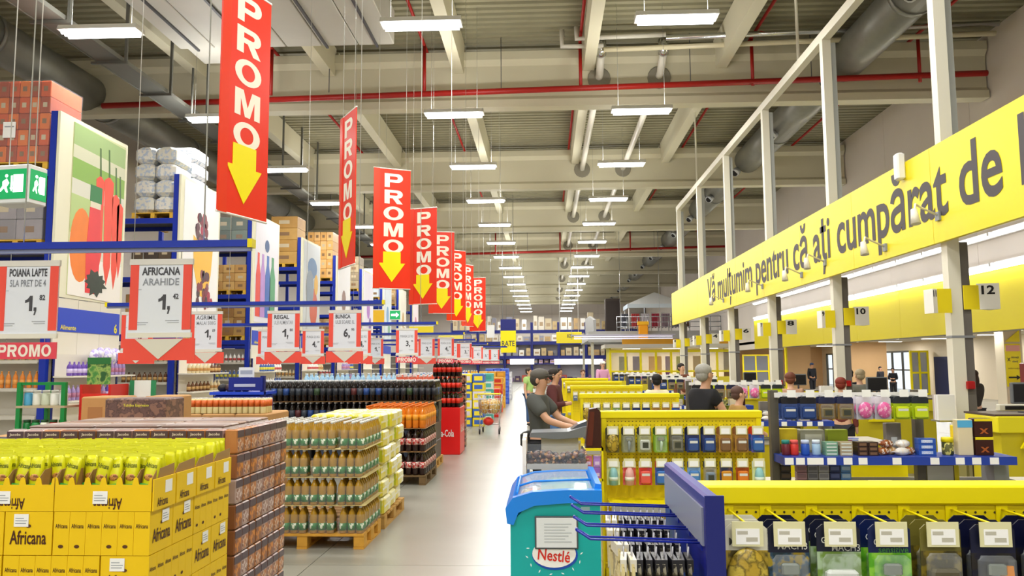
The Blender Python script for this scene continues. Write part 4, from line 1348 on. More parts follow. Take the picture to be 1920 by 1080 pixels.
NL = 10
cr_ = random.Random(21)
for L in range(NL):
    z = PT + L * 0.1285
    for j in range(8):
        # face along the aisle
        coffee((CX - 0.036, CY + 0.05 + j * 0.0995, z), PI / 2, cr_.randrange(4))
    if L >= NL - 3:
        for i in range(12):
            coffee((CX - 0.125 - i * 0.0965, CY + 0.036, z), 0, cr_.randrange(4), True)
# filler packs seen on the top only
TOPZ = PT + NL * 0.1285
for i in range(3):
    for j in range(2):
        w_ = thing('wrapped_bundle', 'film wrapped bundle of coffee packs on top of the stack', 'bundle', (CX - 0.28 - i * 0.36, CY + 0.25 + j * 0.36, PT + 7 * 0.1285), 0, 'film wrapped coffee bundles')
        obj('bundle_body', MB().bbox(-0.175, 0.175, -0.175, 0.175, 0, 3 * 0.1285, 0.01), mat('#a8968e', 0.3, noise=0.2, scale=9), w_)
        for q in range(3):
            obj('pack_row', MB().bbox(-0.17, 0.17, -0.165 + q * 0.113, -0.06 + q * 0.113, 3 * 0.1285, 3 * 0.1285 + 0.012, 0.005), mat(['#8a766c', '#b0a098', '#9a7a60'][q], 0.3, 0.1), w_)
for L in range(7):
    if L % 2 == 0:
        tag(obj('inner_carton', MB().bbox(CX - 1.15, CX - 0.085, CY + 0.09, CY + 0.78, PT + L * 0.1285 + 0.002, PT + (L + (2 if L < 6 else 1)) * 0.1285 - 0.002, 0.01), KRAFT), ['kraft carton at the base inside the coffee stack', 'kraft carton second from the base inside the coffee stack', 'kraft carton third from the base inside the coffee stack', 'kraft carton highest inside the coffee stack'][L // 2], 'carton')
# big printed cartons on and behind the coffee stack
ESP = mat('#4b3a38', 0.5, spots=['#6c5450', '#52403e', '#8a6a5c'], scale=24, noise=0.2)
p_ = at(252, 790, 5.6)
pbox('espresso_carton', 'large dark printed espresso carton standing open on the coffee pallets', 'carton', (p_.x, 5.75, 1.28), (0.44, 0.3, 0.25), ESP, None, None, [('Tchibo Espresso', 0.42, 0.1, 0.02, 0.8, '#d8d24a')])
p_ = at(192, 790, 5.9)
pbox('kraft_carton', 'plain kraft carton tucked beside the dark espresso carton', 'carton', (p_.x - 0.06, 6.1, 1.28), (0.28, 0.3, 0.25), KRAFT, (-0.3, 0.1, 0.3, 0.7), '#a5764a')
p_ = at(318, 780, 6.1)
pbox('kraft_carton', 'open kraft carton beside the orange tins', 'carton', (p_.x - 0.06, 6.2, 1.28), (0.22, 0.34, 0.25), KRAFT, (-0.2, 0.2, 0.2, 0.6), '#a9824e')
# table of pallets beneath those cartons
pallet(-3.9, 5.2, 'wooden pallet under the espresso cartons', 1.6, 1.1)
for i in range(4):
    for L in range(3):
        pbox('export_carton', ['brown kraft base carton one row of the espresso pallet, bottom layer', 'brown kraft carton of the espresso pallet, middle layer', 'brown kraft carton of the espresso pallet, top layer'][L], 'carton', (-3.7 + 0.4 * i, 5.75, PT + L * 0.378), (0.39, 1.0, 0.376), KRAFT, (-0.3, 0.3, 0.3, 0.6), '#a37b48', group='kraft cartons of the espresso pallet')
p_ = at(115, 822, 4.6)
for i in range(3):
    pbox('espresso_case', 'dark espresso case lying on the pallet beside the coffee packs', 'carton', (-2.96 + 0.0 - i * 0.36, 4.55, 1.21), (0.34, 0.5, 0.125), '#2c2836', (-0.22, 0.22, 0.25, 0.8), '#5a3030', [('Tchibo Espresso', 0.42, 0.22, 0, 0.5, '#d8d0d0')], group='dark espresso cases')
pallet(-4.05, 4.2, 'wooden pallet under the dark espresso cases', 1.2, 0.8)
for i in range(3):
    for L in range(3):
        pbox('plain_dark_case', 'tall plain dark case beneath the espresso cases', 'carton', (-2.96 - i * 0.36, 4.55, PT + L * 0.3553), (0.345, 0.6, 0.354), '#383244', group='plain dark cases')
# tall orange-white cans on a kraft load
tin_b = MB().lathe([(0.03, 0), (0.033, 0.006), (0.033, 0.158), (0.027, 0.166)], 10).mesh('can', mat('#e8d9a0', 0.35))
tin_s = MB().lathe([(0.0335, 0.075), (0.0335, 0.15)], 10).mesh('can_band', mat('#d86a2c', 0.35))
tin_t = MB().lathe([(0.027, 0.166), (0.027, 0.17)], 10).mesh('can_lid', mat('#d8dadc', 0.25, 0.8))
tx0 = -4.25
pallet(tx0 - 0.05, 8.95, 'wooden pallet under the orange cans', 1.2, 0.8)
for L in range(3):
    for i in range(3):
        pbox('can_case', 'kraft tray case beneath the orange cans', 'carton', (tx0 + 0.17 + i * 0.38, 9.35, PT + L * 0.36), (0.376, 0.76, 0.358), KRAFT, (-0.4, 0.4, 0.3, 0.5), '#c0602c', group='kraft cases under the cans')
tz = PT + 3 * 0.36
for i in range(16):
    for j in range(4):
        o = thing('drink_can', 'tall orange and cream can with silver lid on the kraft cases', 'can', (tx0 + 0.03 + i * 0.068, 9.02 + j * 0.068, tz), 0, 'orange cans on kraft cases')
        obj('can', tin_b, None, o)
        obj('can_band', tin_s, None, o)
        obj('can_lid', tin_t, None, o)

# ---------------------------------------------------------------- bottles in shrink packs
def bottle_set(h, r, col, lab, cap, labz=(0.18, 0.45), rough=0.12, n=8, alpha=1.0):
    b = MB().lathe([(r * 0.8, 0), (r, h * 0.04), (r, h * 0.3), (r * 0.95, h * 0.4), (r, h * 0.5), (r * 0.98, h * 0.62), (r * 0.7, h * 0.76), (r * 0.33, h * 0.87), (r * 0.3, h * 0.93)], n).mesh('bottle', mat(col, rough, alpha=alpha))
    l = MB().lathe([(r * 1.02, h * labz[0]), (r * 1.02, h * labz[1])], n).mesh('label_sleeve', mat(lab, 0.35) if isinstance(lab, str) else lab)
    c = MB().lathe([(r * 0.36, h * 0.915), (r * 0.36, h * 0.99), (r * 0.3, h)], 6).mesh('cap', mat(cap, 0.4))
    return b, l, c


def pack_proto(name, label, group, sets, nx, ny, r, gap=1.02, film=None, h=0.3, cat='bottle pack'):
    t = thing(name, label, cat, (0, 0, 0), 0, group)
    k = 0
    for j in range(ny):
        for i in range(nx):
            b, l, c = sets[k % len(sets)]
            k += 1
            o = obj('bottle', b, None, t, ((i - (nx - 1) / 2) * 2 * r * gap, (j - (ny - 1) / 2) * 2 * r * gap, 0), (0, 0, k * 0.7))
            obj('label_sleeve', l, None, o)
            obj('cap', c, None, o)
    if film:
        w_, d_ = nx * r * gap + 0.002, ny * r * gap + 0.002
        fl = MB().box(-w_, w_, -d_, -d_ + 0.001, h * 0.02, h * 0.7).box(w_ - 0.001, w_, -d_, d_, h * 0.02, h * 0.7)
        obj('shrink_film', fl, film, t)
    return t


PLACED = set()


def place(proto, loc, rz=0.0, label=None, group=None):
    if proto.name not in PLACED:
        PLACED.add(proto.name)
        proto.location = loc
        proto.rotation_euler = (0, 0, rz)
        if label:
            proto['label'] = label
        if group:
            proto['group'] = group
        return proto
    return dup(proto, None, loc, rz, label, group)


FILM = mat('#f4f8fa', 0.08, alpha=0.05)
# apple juice bottles, green labels
js = bottle_set(0.262, 0.04, '#a8801c', mat('#237a34', 0.35, spots=['#237a34', '#237a34', '#dfe8d0'], scale=22), '#e8ece8', (0.12, 0.38))
jp = pack_proto('juice_pack', 'shrink pack of amber juice bottles with green labels', 'amber juice packs on the pallet', [js], 3, 2, 0.04, film=FILM, h=0.262)
JX, JY = -1.76, 7.8
pallet(JX - 1.2, JY, 'light wooden pallet under the amber juice bottles', col=mat('#d9a23c', 0.6, noise=0.2, scale=12))
SHEETM = mat('#cdbb7c', 0.7)
rnd = random.Random(2)
for L in range(4):
    z = PT + L * 0.268
    for j in range(5):
        for i in range(4):
            if L < 3 and not (j == 0 or i == 0):
                continue
            gapx = 0.02 if (L + i) % 3 else 0.0
            lab = ['shrink pack of amber juice bottles, bottom layer on the pallet', 'shrink pack of amber juice bottles, second layer', 'shrink pack of amber juice bottles, third layer', 'shrink pack of amber juice bottles, top layer'][L]
            place(jp, (JX - 0.13 - i * 0.27 - gapx, JY + 0.085 + j * 0.1655, z), rnd.uniform(-0.02, 0.02), lab)
    if L < 3:
        tag(obj('layer_sheet', MB().box(JX - 1.16, JX + 0.01, JY - 0.005, JY + 0.83, z + 0.2635, z + 0.2675), SHEETM), ['cardboard sheet between the lowest juice layers', 'cardboard sheet between the middle juice layers', 'cardboard sheet beneath the topmost juice layer'][L], 'cardboard sheet')
# pale yellow cartons next to it
pallet(-2.95, 8.75, 'wooden pallet under the pale yellow shrink packs', 1.2, 1.2)
for L in range(6):
    for j in range(3):
        for i in range(2):
            if L < 5 and i > 0:
                continue
            t_ = thing('yellow_shrink_pack', 'pale yellow shrink pack of small cartons, layer %s of the stack' % ['one', 'two', 'three', 'four', 'five', 'six'][L], 'shrink pack', (-1.95 - 0.02 * ((L + j) % 3) - i * 0.4, 8.95 + j * 0.4, PT + L * 0.18), 0, 'pale yellow shrink packs')
            obj('pack_body', MB().bbox(-0.19, 0.19, -0.195, 0.195, 0, 0.177, 0.02), mat(['#e6dc7c', '#eadf60', '#ece6a8'][(L + j) % 3], 0.25, spots=['#f0ecc0', '#e2d23a'], scale=8, noise=0.2), t_)
            obj('film_fold', MB().box(0.19, 0.193, -0.18, 0.18, 0.08, 0.1), mat('#f4f2d8', 0.15), t_)
            for q in range(3):
                obj('carton_edge', MB().box(-0.18 + q * 0.12, -0.075 + q * 0.12, -0.1965, -0.195, 0.03, 0.15), mat('#c8d020', 0.3), t_)
# orange soda over cola on one pallet
fs = bottle_set(0.33, 0.05, '#d8781c', '#e89a28', '#e07820', (0.35, 0.6))
cs = bottle_set(0.33, 0.05, '#2a1612', mat('#c23a34', 0.35, spots=['#c23a34', '#e8d8d0', '#a02828'], scale=20), '#3a3a3c', (0.3, 0.58))
fp = pack_proto('orange_soda_pack', '', '', [fs], 3, 2, 0.05, h=0.33)
cp_ = pack_proto('cola_pack', '', '', [cs], 3, 2, 0.05, h=0.33)
SX, SY = -1.78, 11.9
pallet(SX - 1.2, SY, 'dark wooden pallet under the cola and orange soda packs', 1.2, 1.2, mat('#6e5634', 0.7, noise=0.2, scale=12))
for L in range(3):
    z = PT + L * 0.342
    for j in range(6):
        for i in range(3):
            if L < 2 and not (j == 0 or i == 0):
                continue
            if L == 2:
                place(fp, (SX - 0.16 - i * 0.315, SY + 0.11 + j * 0.205, z), 0, 'shrink pack of orange soda bottles on top of the cola packs', 'orange soda packs')
            else:
                place(cp_, (SX - 0.16 - i * 0.315, SY + 0.11 + j * 0.205, z), 0, 'shrink pack of red-labelled cola bottles, %s layer' % ['bottom', 'second'][L], 'red labelled cola packs')
    tag(obj('layer_sheet', MB().box(SX - 1.0, SX, SY, SY + 1.23, z + 0.336, z + 0.340), KRAFT), ['cardboard sheet on the lowest cola layer', 'cardboard sheet under the orange soda', 'cardboard sheet lying on the orange soda'][L] if L < 2 else 'cardboard sheet lying on the orange soda', 'cardboard sheet') if L < 2 else None
# long wall of dark soda behind
ps = [bottle_set(0.36, 0.052, '#1a1412', lb, cpn, (0.3, 0.62)) for lb, cpn in (('#30343c', '#d8dce0'), ('#3c4450', '#d0d4d8'), ('#284a8c', '#e0e4e8'), ('#3a5038', '#d8dcdc'), ('#5c2a2c', '#d8d8d8'), ('#2c3038', '#e4e6e8'))]
pp = [pack_proto('dark_soda_pack', '', '', [ps[a], ps[b]], 3, 2, 0.052, h=0.36) for a, b in ((0, 1), (5, 0), (2, 1), (0, 3), (1, 4))]
WX, WY = -1.85, 13.7
for i in range(3):
    pallet(WX - 1.08 - i * 1.06, WY, 'wooden pallet under the long wall of dark soda', 1.05, 1.0)
    for L in range(2):
        pbox('soda_case', 'dark wrapped case of soda at the foot of the bottle wall', 'case', (WX - 0.55 - i * 1.06, WY + 0.45, PT + L * 0.315), (1.0, 0.86, 0.313), '#2a2624', (-0.45, 0.45, 0.2, 0.6), '#3a4454', group='dark wrapped soda cases')
bz = PT + 2 * 0.315
for L in range(2):
    for i in range(10):
        for j in range(3):
            if L == 0 and j > 0:
                continue
            if L == 0 and j == 0 and i < 2:
                pass
            place(pp[(i * 2 + L + j) % 5], (WX - 0.17 - i * 0.322, WY + 0.13 + j * 0.222, bz + L * 0.372), 0, 'shrink pack of dark soda bottles, %s of the long wall' % ('upper tier' if L else 'lower tier'), 'dark soda packs of the long wall')
tag(obj('layer_sheet', MB().box(WX - 3.25, WX, WY, WY + 0.75, bz + 0.366, bz + 0.370), KRAFT), 'long cardboard sheets between the two dark soda tiers', 'cardboard sheet')
for (i0, i1) in ((0, 10),):
    for i in range(i0, i1, 2):
        pbox('soda_case', 'dark wrapped case behind the lower soda tier', 'case', (WX - 0.33 - i * 0.322, WY + 0.5, bz), (0.62, 0.4, 0.36), '#2a2624', (-0.45, 0.45, 0.2, 0.6), '#3a4454', group='dark cases behind the lower tier')

# ================================================================== hanging price bars, price signs, banners
SIGNW = mat('#dfe3ec', 0.45)
STRIPR = mat('#ec5142', 0.45)
PRED = mat('#e2485a', 0.45)
ps_panel = MB().box(-0.16, 0.16, -0.004, 0.004, -0.36, 0.0).mesh('sign_panel', SIGNW)
ps_strip = MB().box(-0.022, 0.022, -0.006, 0.006, -0.345, -0.01).mesh('red_strip', STRIPR)
ps_head = MB().box(-0.165, 0.165, -0.008, 0.008, -0.012, 0.018).mesh('top_clip_rail', mat('#d8d4cc', 0.5))
ps_foot = MB().box(-0.165, 0.165, -0.008, 0.008, -0.385, -0.36).mesh('bottom_rail', mat('#e0dcd0', 0.5))
ps_tri = MB().prism([(-0.185, -0.39), (0.185, -0.39), (0.185, -0.5), (-0.185, -0.5)], 'y', -0.004, 0.004).mesh('chevron_board', STRIPR)
ps_trw = MB().prism([(-0.125, -0.392), (0.125, -0.392), (0.0, -0.495)], 'y', -0.007, 0.0).mesh('white_triangle', mat('#d8d4c8', 0.5))
ps_prm = MB().box(-0.165, 0.165, -0.004, 0.004, -0.49, -0.405).mesh('promo_plate', PRED)
ps_sml = MB().box(-0.12, -0.06, -0.0055, -0.004, -0.31, -0.306).box(-0.12, -0.07, -0.0055, -0.004, -0.32, -0.317).box(0.03, 0.1, -0.0055, -0.004, -0.3, -0.296).box(0.04, 0.1, -0.0055, -0.004, -0.31, -0.307).box(-0.12, -0.1, -0.0055, -0.004, -0.14, -0.137).mesh('small_print', mat('#a8acb4', 0.6))
ps_wire = MB().tube([(-0.1, 0, 0.018), (-0.1, 0, 0.09)], 0.002, 4).tube([(0.1, 0, 0.018), (0.1, 0, 0.09)], 0.002, 4).mesh('hook_wire', STEEL)
GREYT = mat('#8b8f98', 0.6)


def price_sign(X, Y, z, title, sub, price, dec, kind, label, rz=0.0, wire=True):
    t = thing('price_sign', label, 'price sign', (X, Y, z), rz, 'hanging red and white price signs')
    obj('sign_panel', ps_panel, None, t)
    for s in (-0.138, 0.138):
        obj('red_strip', ps_strip, None, t, (s, 0, 0))
    obj('top_clip_rail', ps_head, None, t)
    obj('bottom_rail', ps_foot, None, t)
    obj('hook_wire', ps_wire, None, t)
    obj('small_print', ps_sml, None, t)
    if title:
        text(title, 0.2 if len(title) > 6 else 0.15, 0.042, INK, t, (0 if len(title) > 6 else -0.02, -0.0055, -0.045))
    if sub:
        text(sub, 0.19, 0.036, GREYT, t, (0, -0.0055, -0.1))
    text(price, 0.065 if len(price) < 3 else 0.09, 0.1, INK, t, (0.02, -0.0055, -0.215))
    if dec:
        text(dec, 0.03, 0.028, INK, t, (0.08, -0.0055, -0.175))
    if kind == 'v':
        obj('chevron_board', ps_tri, None, t)
        obj('white_triangle', ps_trw, None, t)
    else:
        obj('promo_plate', ps_prm, None, t)
        text('PROMO', 0.28, 0.062, mat('#f2e6dc', 0.5), t, (0, -0.0055, -0.447))
    for s in (-0.1, 0.1):
        obj('link_wire', MB().tube([(s, 0, -0.385), (s, 0, -0.405)], 0.002, 4), STEEL, t)
    return t


BARZ = 2.36


def bar(x0, x1, Y, label, z=BARZ):
    t = thing('hanging_bar', label, 'bar', (0, Y, z), 0)
    obj('bar_beam', MB().box(x0, x1, -0.025, 0.025, 0, 0.035), BLUE, t)
    obj('hole_strip', MB().box(x0, x1, -0.012, 0.012, -0.02, 0), mat('#8a93b8', 0.4), t)
    for x in (x0, x1):
        obj('end_cap', MB().box(x - 0.012, x + 0.012, -0.028, 0.028, -0.004, 0.04), YEL2, t)
    for x in (x0 + 0.25, x1 - 0.25):
        obj('hanging_wire', MB().tube([(x, 0, 0.035), (x, 0, 8.84 if not (13 < Y < 20 and x < -3.6) else 7.65)], 0.004, 4), mat('#cfcfc8', 0.4), t)
    return t


def psx(px, Y):
    return at(px, 600, Y).x


bar(-2.95, -1.5, 4.0, 'blue perforated bar hanging over the peanut cartons')
bar(-4.4, -1.6, 7.85, 'blue perforated bar hanging over the amber juice pallet')
bar(-5.0, -1.6, 11.8, 'blue perforated bar hanging over the cola pallet')
bar(-5.0, -1.6, 15.7, 'blue perforated bar hanging behind the dark soda wall')
bar(-5.0, -1.7, 19.6, 'blue perforated bar hanging over the red cola display')
bar(-5.0, -1.7, 23.5, 'blue perforated bar hanging beyond the shopping cart')
bar(-5.0, -1.3, 27.4, 'farthest blue perforated bar hanging over the aisle displays')
Z1 = BARZ - 0.075
for (px, Y, ti, su, pr, de, kd, lab) in (
        (50, 4.0, 'POIANA LAPTE', '5LA PRET DE 4', '1,', '82', 'p', 'large red and white price sign of one eighty-two with a PROMO plate'),
        (300, 4.0, 'AFRICANA', 'ARAHIDE', '1,', '42', 'v', 'large red and white price sign of one forty-two with arrow board'),
        (258, 7.85, None, None, '4,', '99', 'v', 'price sign half hidden behind the one forty-two sign'),
        (387, 7.85, 'AGRIMIL', 'MALAI 500G', '1,', '09', 'v', 'price sign of one zero-nine on the second bar'),
        (532, 7.85, 'REGAL', 'ULEI ALIMENTAR', '1,', '80', 'v', 'price sign of one eighty on the bar over the juice pallet'),
        (647, 7.85, 'BUNICA', 'ULEI SOARE 1L', '6,', '95', 'v', 'price sign of six ninety-five on the bar over the juice pallet'),
        (505, 11.8, None, 'PUNGA 2.5 KG', '4,', '99', 'v', 'price sign just behind the one eighty sign'),
        (588, 11.8, None, 'PUNGA 2.5 KG', '4,', '09', 'v', 'price sign marked four between the one eighty and six ninety-five signs'),
        (676, 11.8, None, 'PUNGA 2.5 KG', '4,', '95', 'v', 'price sign marked four partly behind the six ninety-five sign'),
        (763, 11.8, None, 'PUNGA 2.5 KG', '3,', '99', 'p', 'price sign marked three with PROMO plate over the cola pallet'),
        (704, 15.7, None, 'PUNGA 2.5 KG', '1,', '99', 'v', 'price sign marked one hanging behind the dark soda wall'),
        (800, 15.7, None, 'PUNGA 2.5 KG', '2,', '99', 'v', 'price sign marked two behind the dark soda wall'),
        (836, 15.7, None, 'PUNGA 2.5 KG', '4,', '99', 'p', 'price sign marked four with PROMO plate behind the dark soda wall'),
        (848, 19.6, None, 'PUNGA 2.5 KG', '3,', '09', 'p', 'price sign marked three beside the red cola display'),
        (872, 19.6, None, 'PUNGA 2.5 KG', '3,', '99', 'p', 'price sign marked three above the red cola display'),
        (788, 19.6, None, None, '6,', '99', 'v', 'price sign marked six on the bar above the red cola display'),
        (895, 23.5, None, 'PUNGA 2.5 KG', '41', None, 'p', 'price sign marked forty-one beyond the shopping cart'),
        (868, 23.5, None, None, '1,', '99', 'p', 'price sign marked one beyond the shopping cart'),
        (910, 27.4, None, None, '3,', '99', 'p', 'price sign marked three on the farthest bar'),
        (927, 27.4, None, None, '2,', '99', 'p', 'price sign marked two on the farthest bar'),
        (890, 27.4, None, None, '1,', '09', 'v', 'price sign marked one on the farthest bar')):
    price_sign(psx(px, Y), Y, Z1, ti, su, pr, de, kd, lab)

# ---- red promo banners
BANR = mat('#e8300f', 0.35)
BAND = mat('#c4240e', 0.35)
BW = mat('#f2ead8', 0.5)
bwid, bhei = 0.8, 2.56
bn_p = MB().box(-bwid / 2, bwid / 2, -0.008, 0.008, 0, bhei).mesh('banner_cloth', BANR)
bn_e = MB().box(-bwid / 2 - 0.005, -bwid / 2 + 0.13, -0.016, -0.008, 0.0, bhei).mesh('folded_edge', mat('#e63a18', 0.3))
bn_r = MB().tube([(-bwid / 2 - 0.01, 0, 0), (bwid / 2 + 0.01, 0, 0)], 0.014, 6).mesh('end_rod', mat('#e6e2d8', 0.4))
bn_a = MB().prism([(-0.19, 0.78), (0.19, 0.78), (0.19, 0.54), (0.29, 0.54), (0.0, 0.14), (-0.29, 0.54), (-0.19, 0.54)], 'y', -0.014, -0.008).mesh('yellow_arrow', mat('#f6e400', 0.4))
bn_a2 = MB().prism([(-0.19, 0.78), (0.19, 0.78), (0.19, 0.54), (0.29, 0.54), (0.0, 0.14), (-0.29, 0.54), (-0.19, 0.54)], 'y', 0.008, 0.014).mesh('yellow_arrow', mat('#f6e400', 0.4))
for i, (Y, th, lab) in enumerate(((8.4, 72, 'big red hanging banner turned edgewise above the juice pallet'), (12.8, -58, 'narrow-looking red hanging banner turned away above the cola pallet'), (16.6, 27, 'broad red hanging banner squarely facing the shop entrance side'), (20.9, -18, 'bright red hanging banner over the red cola display'),
                                  (24.7, 14, 'red hanging banner beyond the shopping cart'), (28.8, 38, 'red hanging banner half hidden behind its neighbour'), (33.0, 58, 'mostly hidden red hanging banner near the row end'), (38.0, -15, 'last red hanging banner in the row'))):
    t = thing('promo_banner', lab, 'banner', (-3.26 if i == 0 else -3.22, Y, 3.36), R(th), 'red PROMO banners in a row')
    obj('banner_cloth', bn_p, None, t)
    obj('folded_edge', bn_e, None, t)
    obj('end_rod', bn_r, None, t)
    obj('end_rod', bn_r, None, t, (0, 0, bhei))
    obj('yellow_arrow', bn_a, None, t)
    obj('yellow_arrow', bn_a2, None, t)
    for q, ch in enumerate('PROMO'):
        w_ = {'M': 0.42, 'O': 0.44}.get(ch, 0.40)
        text(ch, w_, 0.295, BW, t, (0.03, -0.0095, bhei - 0.25 - q * 0.353))
        text(ch, w_, 0.295, BW, t, (-0.03, 0.0095, bhei - 0.25 - q * 0.353), (PI / 2, 0, PI))
    for s in (-0.3, 0.3):
        obj('hanging_wire', MB().tube([(s, 0, bhei), (s, 0, 11.2 - 3.36)], 0.004, 4), mat('#cfcfc8', 0.4), t)

# ---- green exit sign box
p_ = at(38, 352, 8.2)
t = thing('exit_sign', 'lit green running-man exit sign box hanging on wires', 'exit sign', (p_.x + 0.02, 8.2, p_.z - 0.19), R(-8))
EG = mat('#0f9a56', 0.4, emit=0.35)
EW = mat('#f4fff8', 0.4, emit=1.4)
obj('casing', MB().bbox(-0.26, 0.17, -0.1, 0.16, 0, 0.42, 0.012), mat('#d8dad8', 0.4), t)
for (rot, ox, oy, wd) in ((0, -0.045, -0.101, 0.4), (PI / 2, 0.171, 0.03, 0.23)):
    f = obj('green_face', MB().box(-wd / 2, wd / 2, -0.003, 0.003, 0.05, 0.37), EG, t, (ox, oy, 0), (0, 0, rot))
    s_ = wd / 0.4
    obj('door_symbol', MB().box(0.03 * s_, 0.15 * s_, -0.006, -0.003, 0.12, 0.31), EW, f)
    man = MB().prism([(-0.1 * s_, 0.24), (-0.05 * s_, 0.27), (-0.02 * s_, 0.22), (-0.05 * s_, 0.18), (-0.03 * s_, 0.12), (-0.05 * s_, 0.12), (-0.08 * s_, 0.17), (-0.12 * s_, 0.13), (-0.14 * s_, 0.14), (-0.1 * s_, 0.19)], 'y', -0.006, -0.003)
    obj('running_man', man, EW, f)
    obj('man_head', MB().prism([(-0.055 * s_ + 0.018 * math.cos(a), 0.3 + 0.018 * math.sin(a)) for a in [k * PI / 4 for k in range(8)]], 'y', -0.006, -0.003), EW, f)
    obj('arrow_symbol', MB().prism([(0.0, 0.3), (0.02 * s_, 0.3), (0.02 * s_, 0.17), (0.03 * s_, 0.17), (0.01 * s_, 0.13), (-0.01 * s_, 0.17), (0.0, 0.17)], 'y', -0.006, -0.003), EW, f)
for x in (-0.2, 0.12):
    obj('hanging_wire', MB().tube([(x, 0.03, 0.42), (x - 0.02, 0.03, 11.2 - (p_.z - 0.19))], 0.006, 5), mat('#d8d8d0', 0.4), t)
t = thing('exit_sign', 'distant small green exit sign above the racks end', 'exit sign', tuple(at(741, 600, 40.0)))
obj('casing', MB().bbox(-0.28, 0.28, -0.05, 0.05, 0, 0.5, 0.01), WHITE, t)
f = obj('green_face', MB().box(-0.26, 0.26, -0.055, -0.05, 0.03, 0.47), EG, t)
obj('arrow_symbol', MB().prism([(-0.2, 0.2), (0.05, 0.2), (0.05, 0.12), (0.2, 0.25), (0.05, 0.38), (0.05, 0.3), (-0.2, 0.3)], 'y', -0.06, -0.055), EW, f)
obj('hanging_wire', MB().tube([(0, 0, 0.5), (0, 0, 11.2 - at(741, 600, 40.0).z)], 0.01, 5), STEEL, t)

# ================================================================== pallet racks with poster ends
RX = -9.0
RP = 4.94
RBLUE = mat('#1531a4', 0.4)
up_m = MB().box(-0.12, 0, 0, 0.1, 0, 6.5).mesh('upright', RBLUE)
bm_m = MB().box(-2.8, -0.12, 0, 0.05, 0, 0.13).mesh('cross_beam', RBLUE)
foot_m = MB().box(-0.16, 0.02, -0.03, 0.13, 0, 0.012).mesh('foot_plate', GREY)
dk_m = MB().box(-2.7, -0.13, 0.06, 1.1, 0, 0.03).mesh('shelf_deck', mat('#5a5a5e', 0.6))
brace_m = MB().tube([(-0.06, 0.1, 0.3), (-0.06, 1.05, 1.5), (-0.06, 0.1, 2.7), (-0.06, 1.05, 3.9), (-0.06, 0.1, 5.1), (-0.06, 1.05, 6.2)], 0.02, 5).mesh('brace', RBLUE)
SHW = mat('#e6e0d0', 0.5)
shelf_m = MB().box(-2.7, -0.13, -0.02, 0.45, 0, 0.04).mesh('shelf_board', SHW)
LEVELS = (2.55, 3.95, 5.4)
WHERE_R = ['first', 'second', 'third', 'fourth', 'fifth', 'sixth', 'seventh', 'eighth', 'ninth']


def poly(t, name, pts, y0, col, d_, rough=0.45, **k):
    """flat print on a poster: pts in metres along the aisle (u) and up (v)"""
    return obj(name, MB().prism([(y0 + u, v) for (u, v) in pts], 'x', RX + 0.075 + d_ - 0.004, RX + 0.075 + d_), mat(col, rough, **k) if isinstance(col, str) else col, t)


def disc(t, name, u, v, ru, rv, y0, col, d_, n=14, **k):
    return poly(t, name, [(u + ru * math.cos(2 * PI * a / n), v + rv * math.sin(2 * PI * a / n)) for a in range(n)], y0, col, d_, **k)


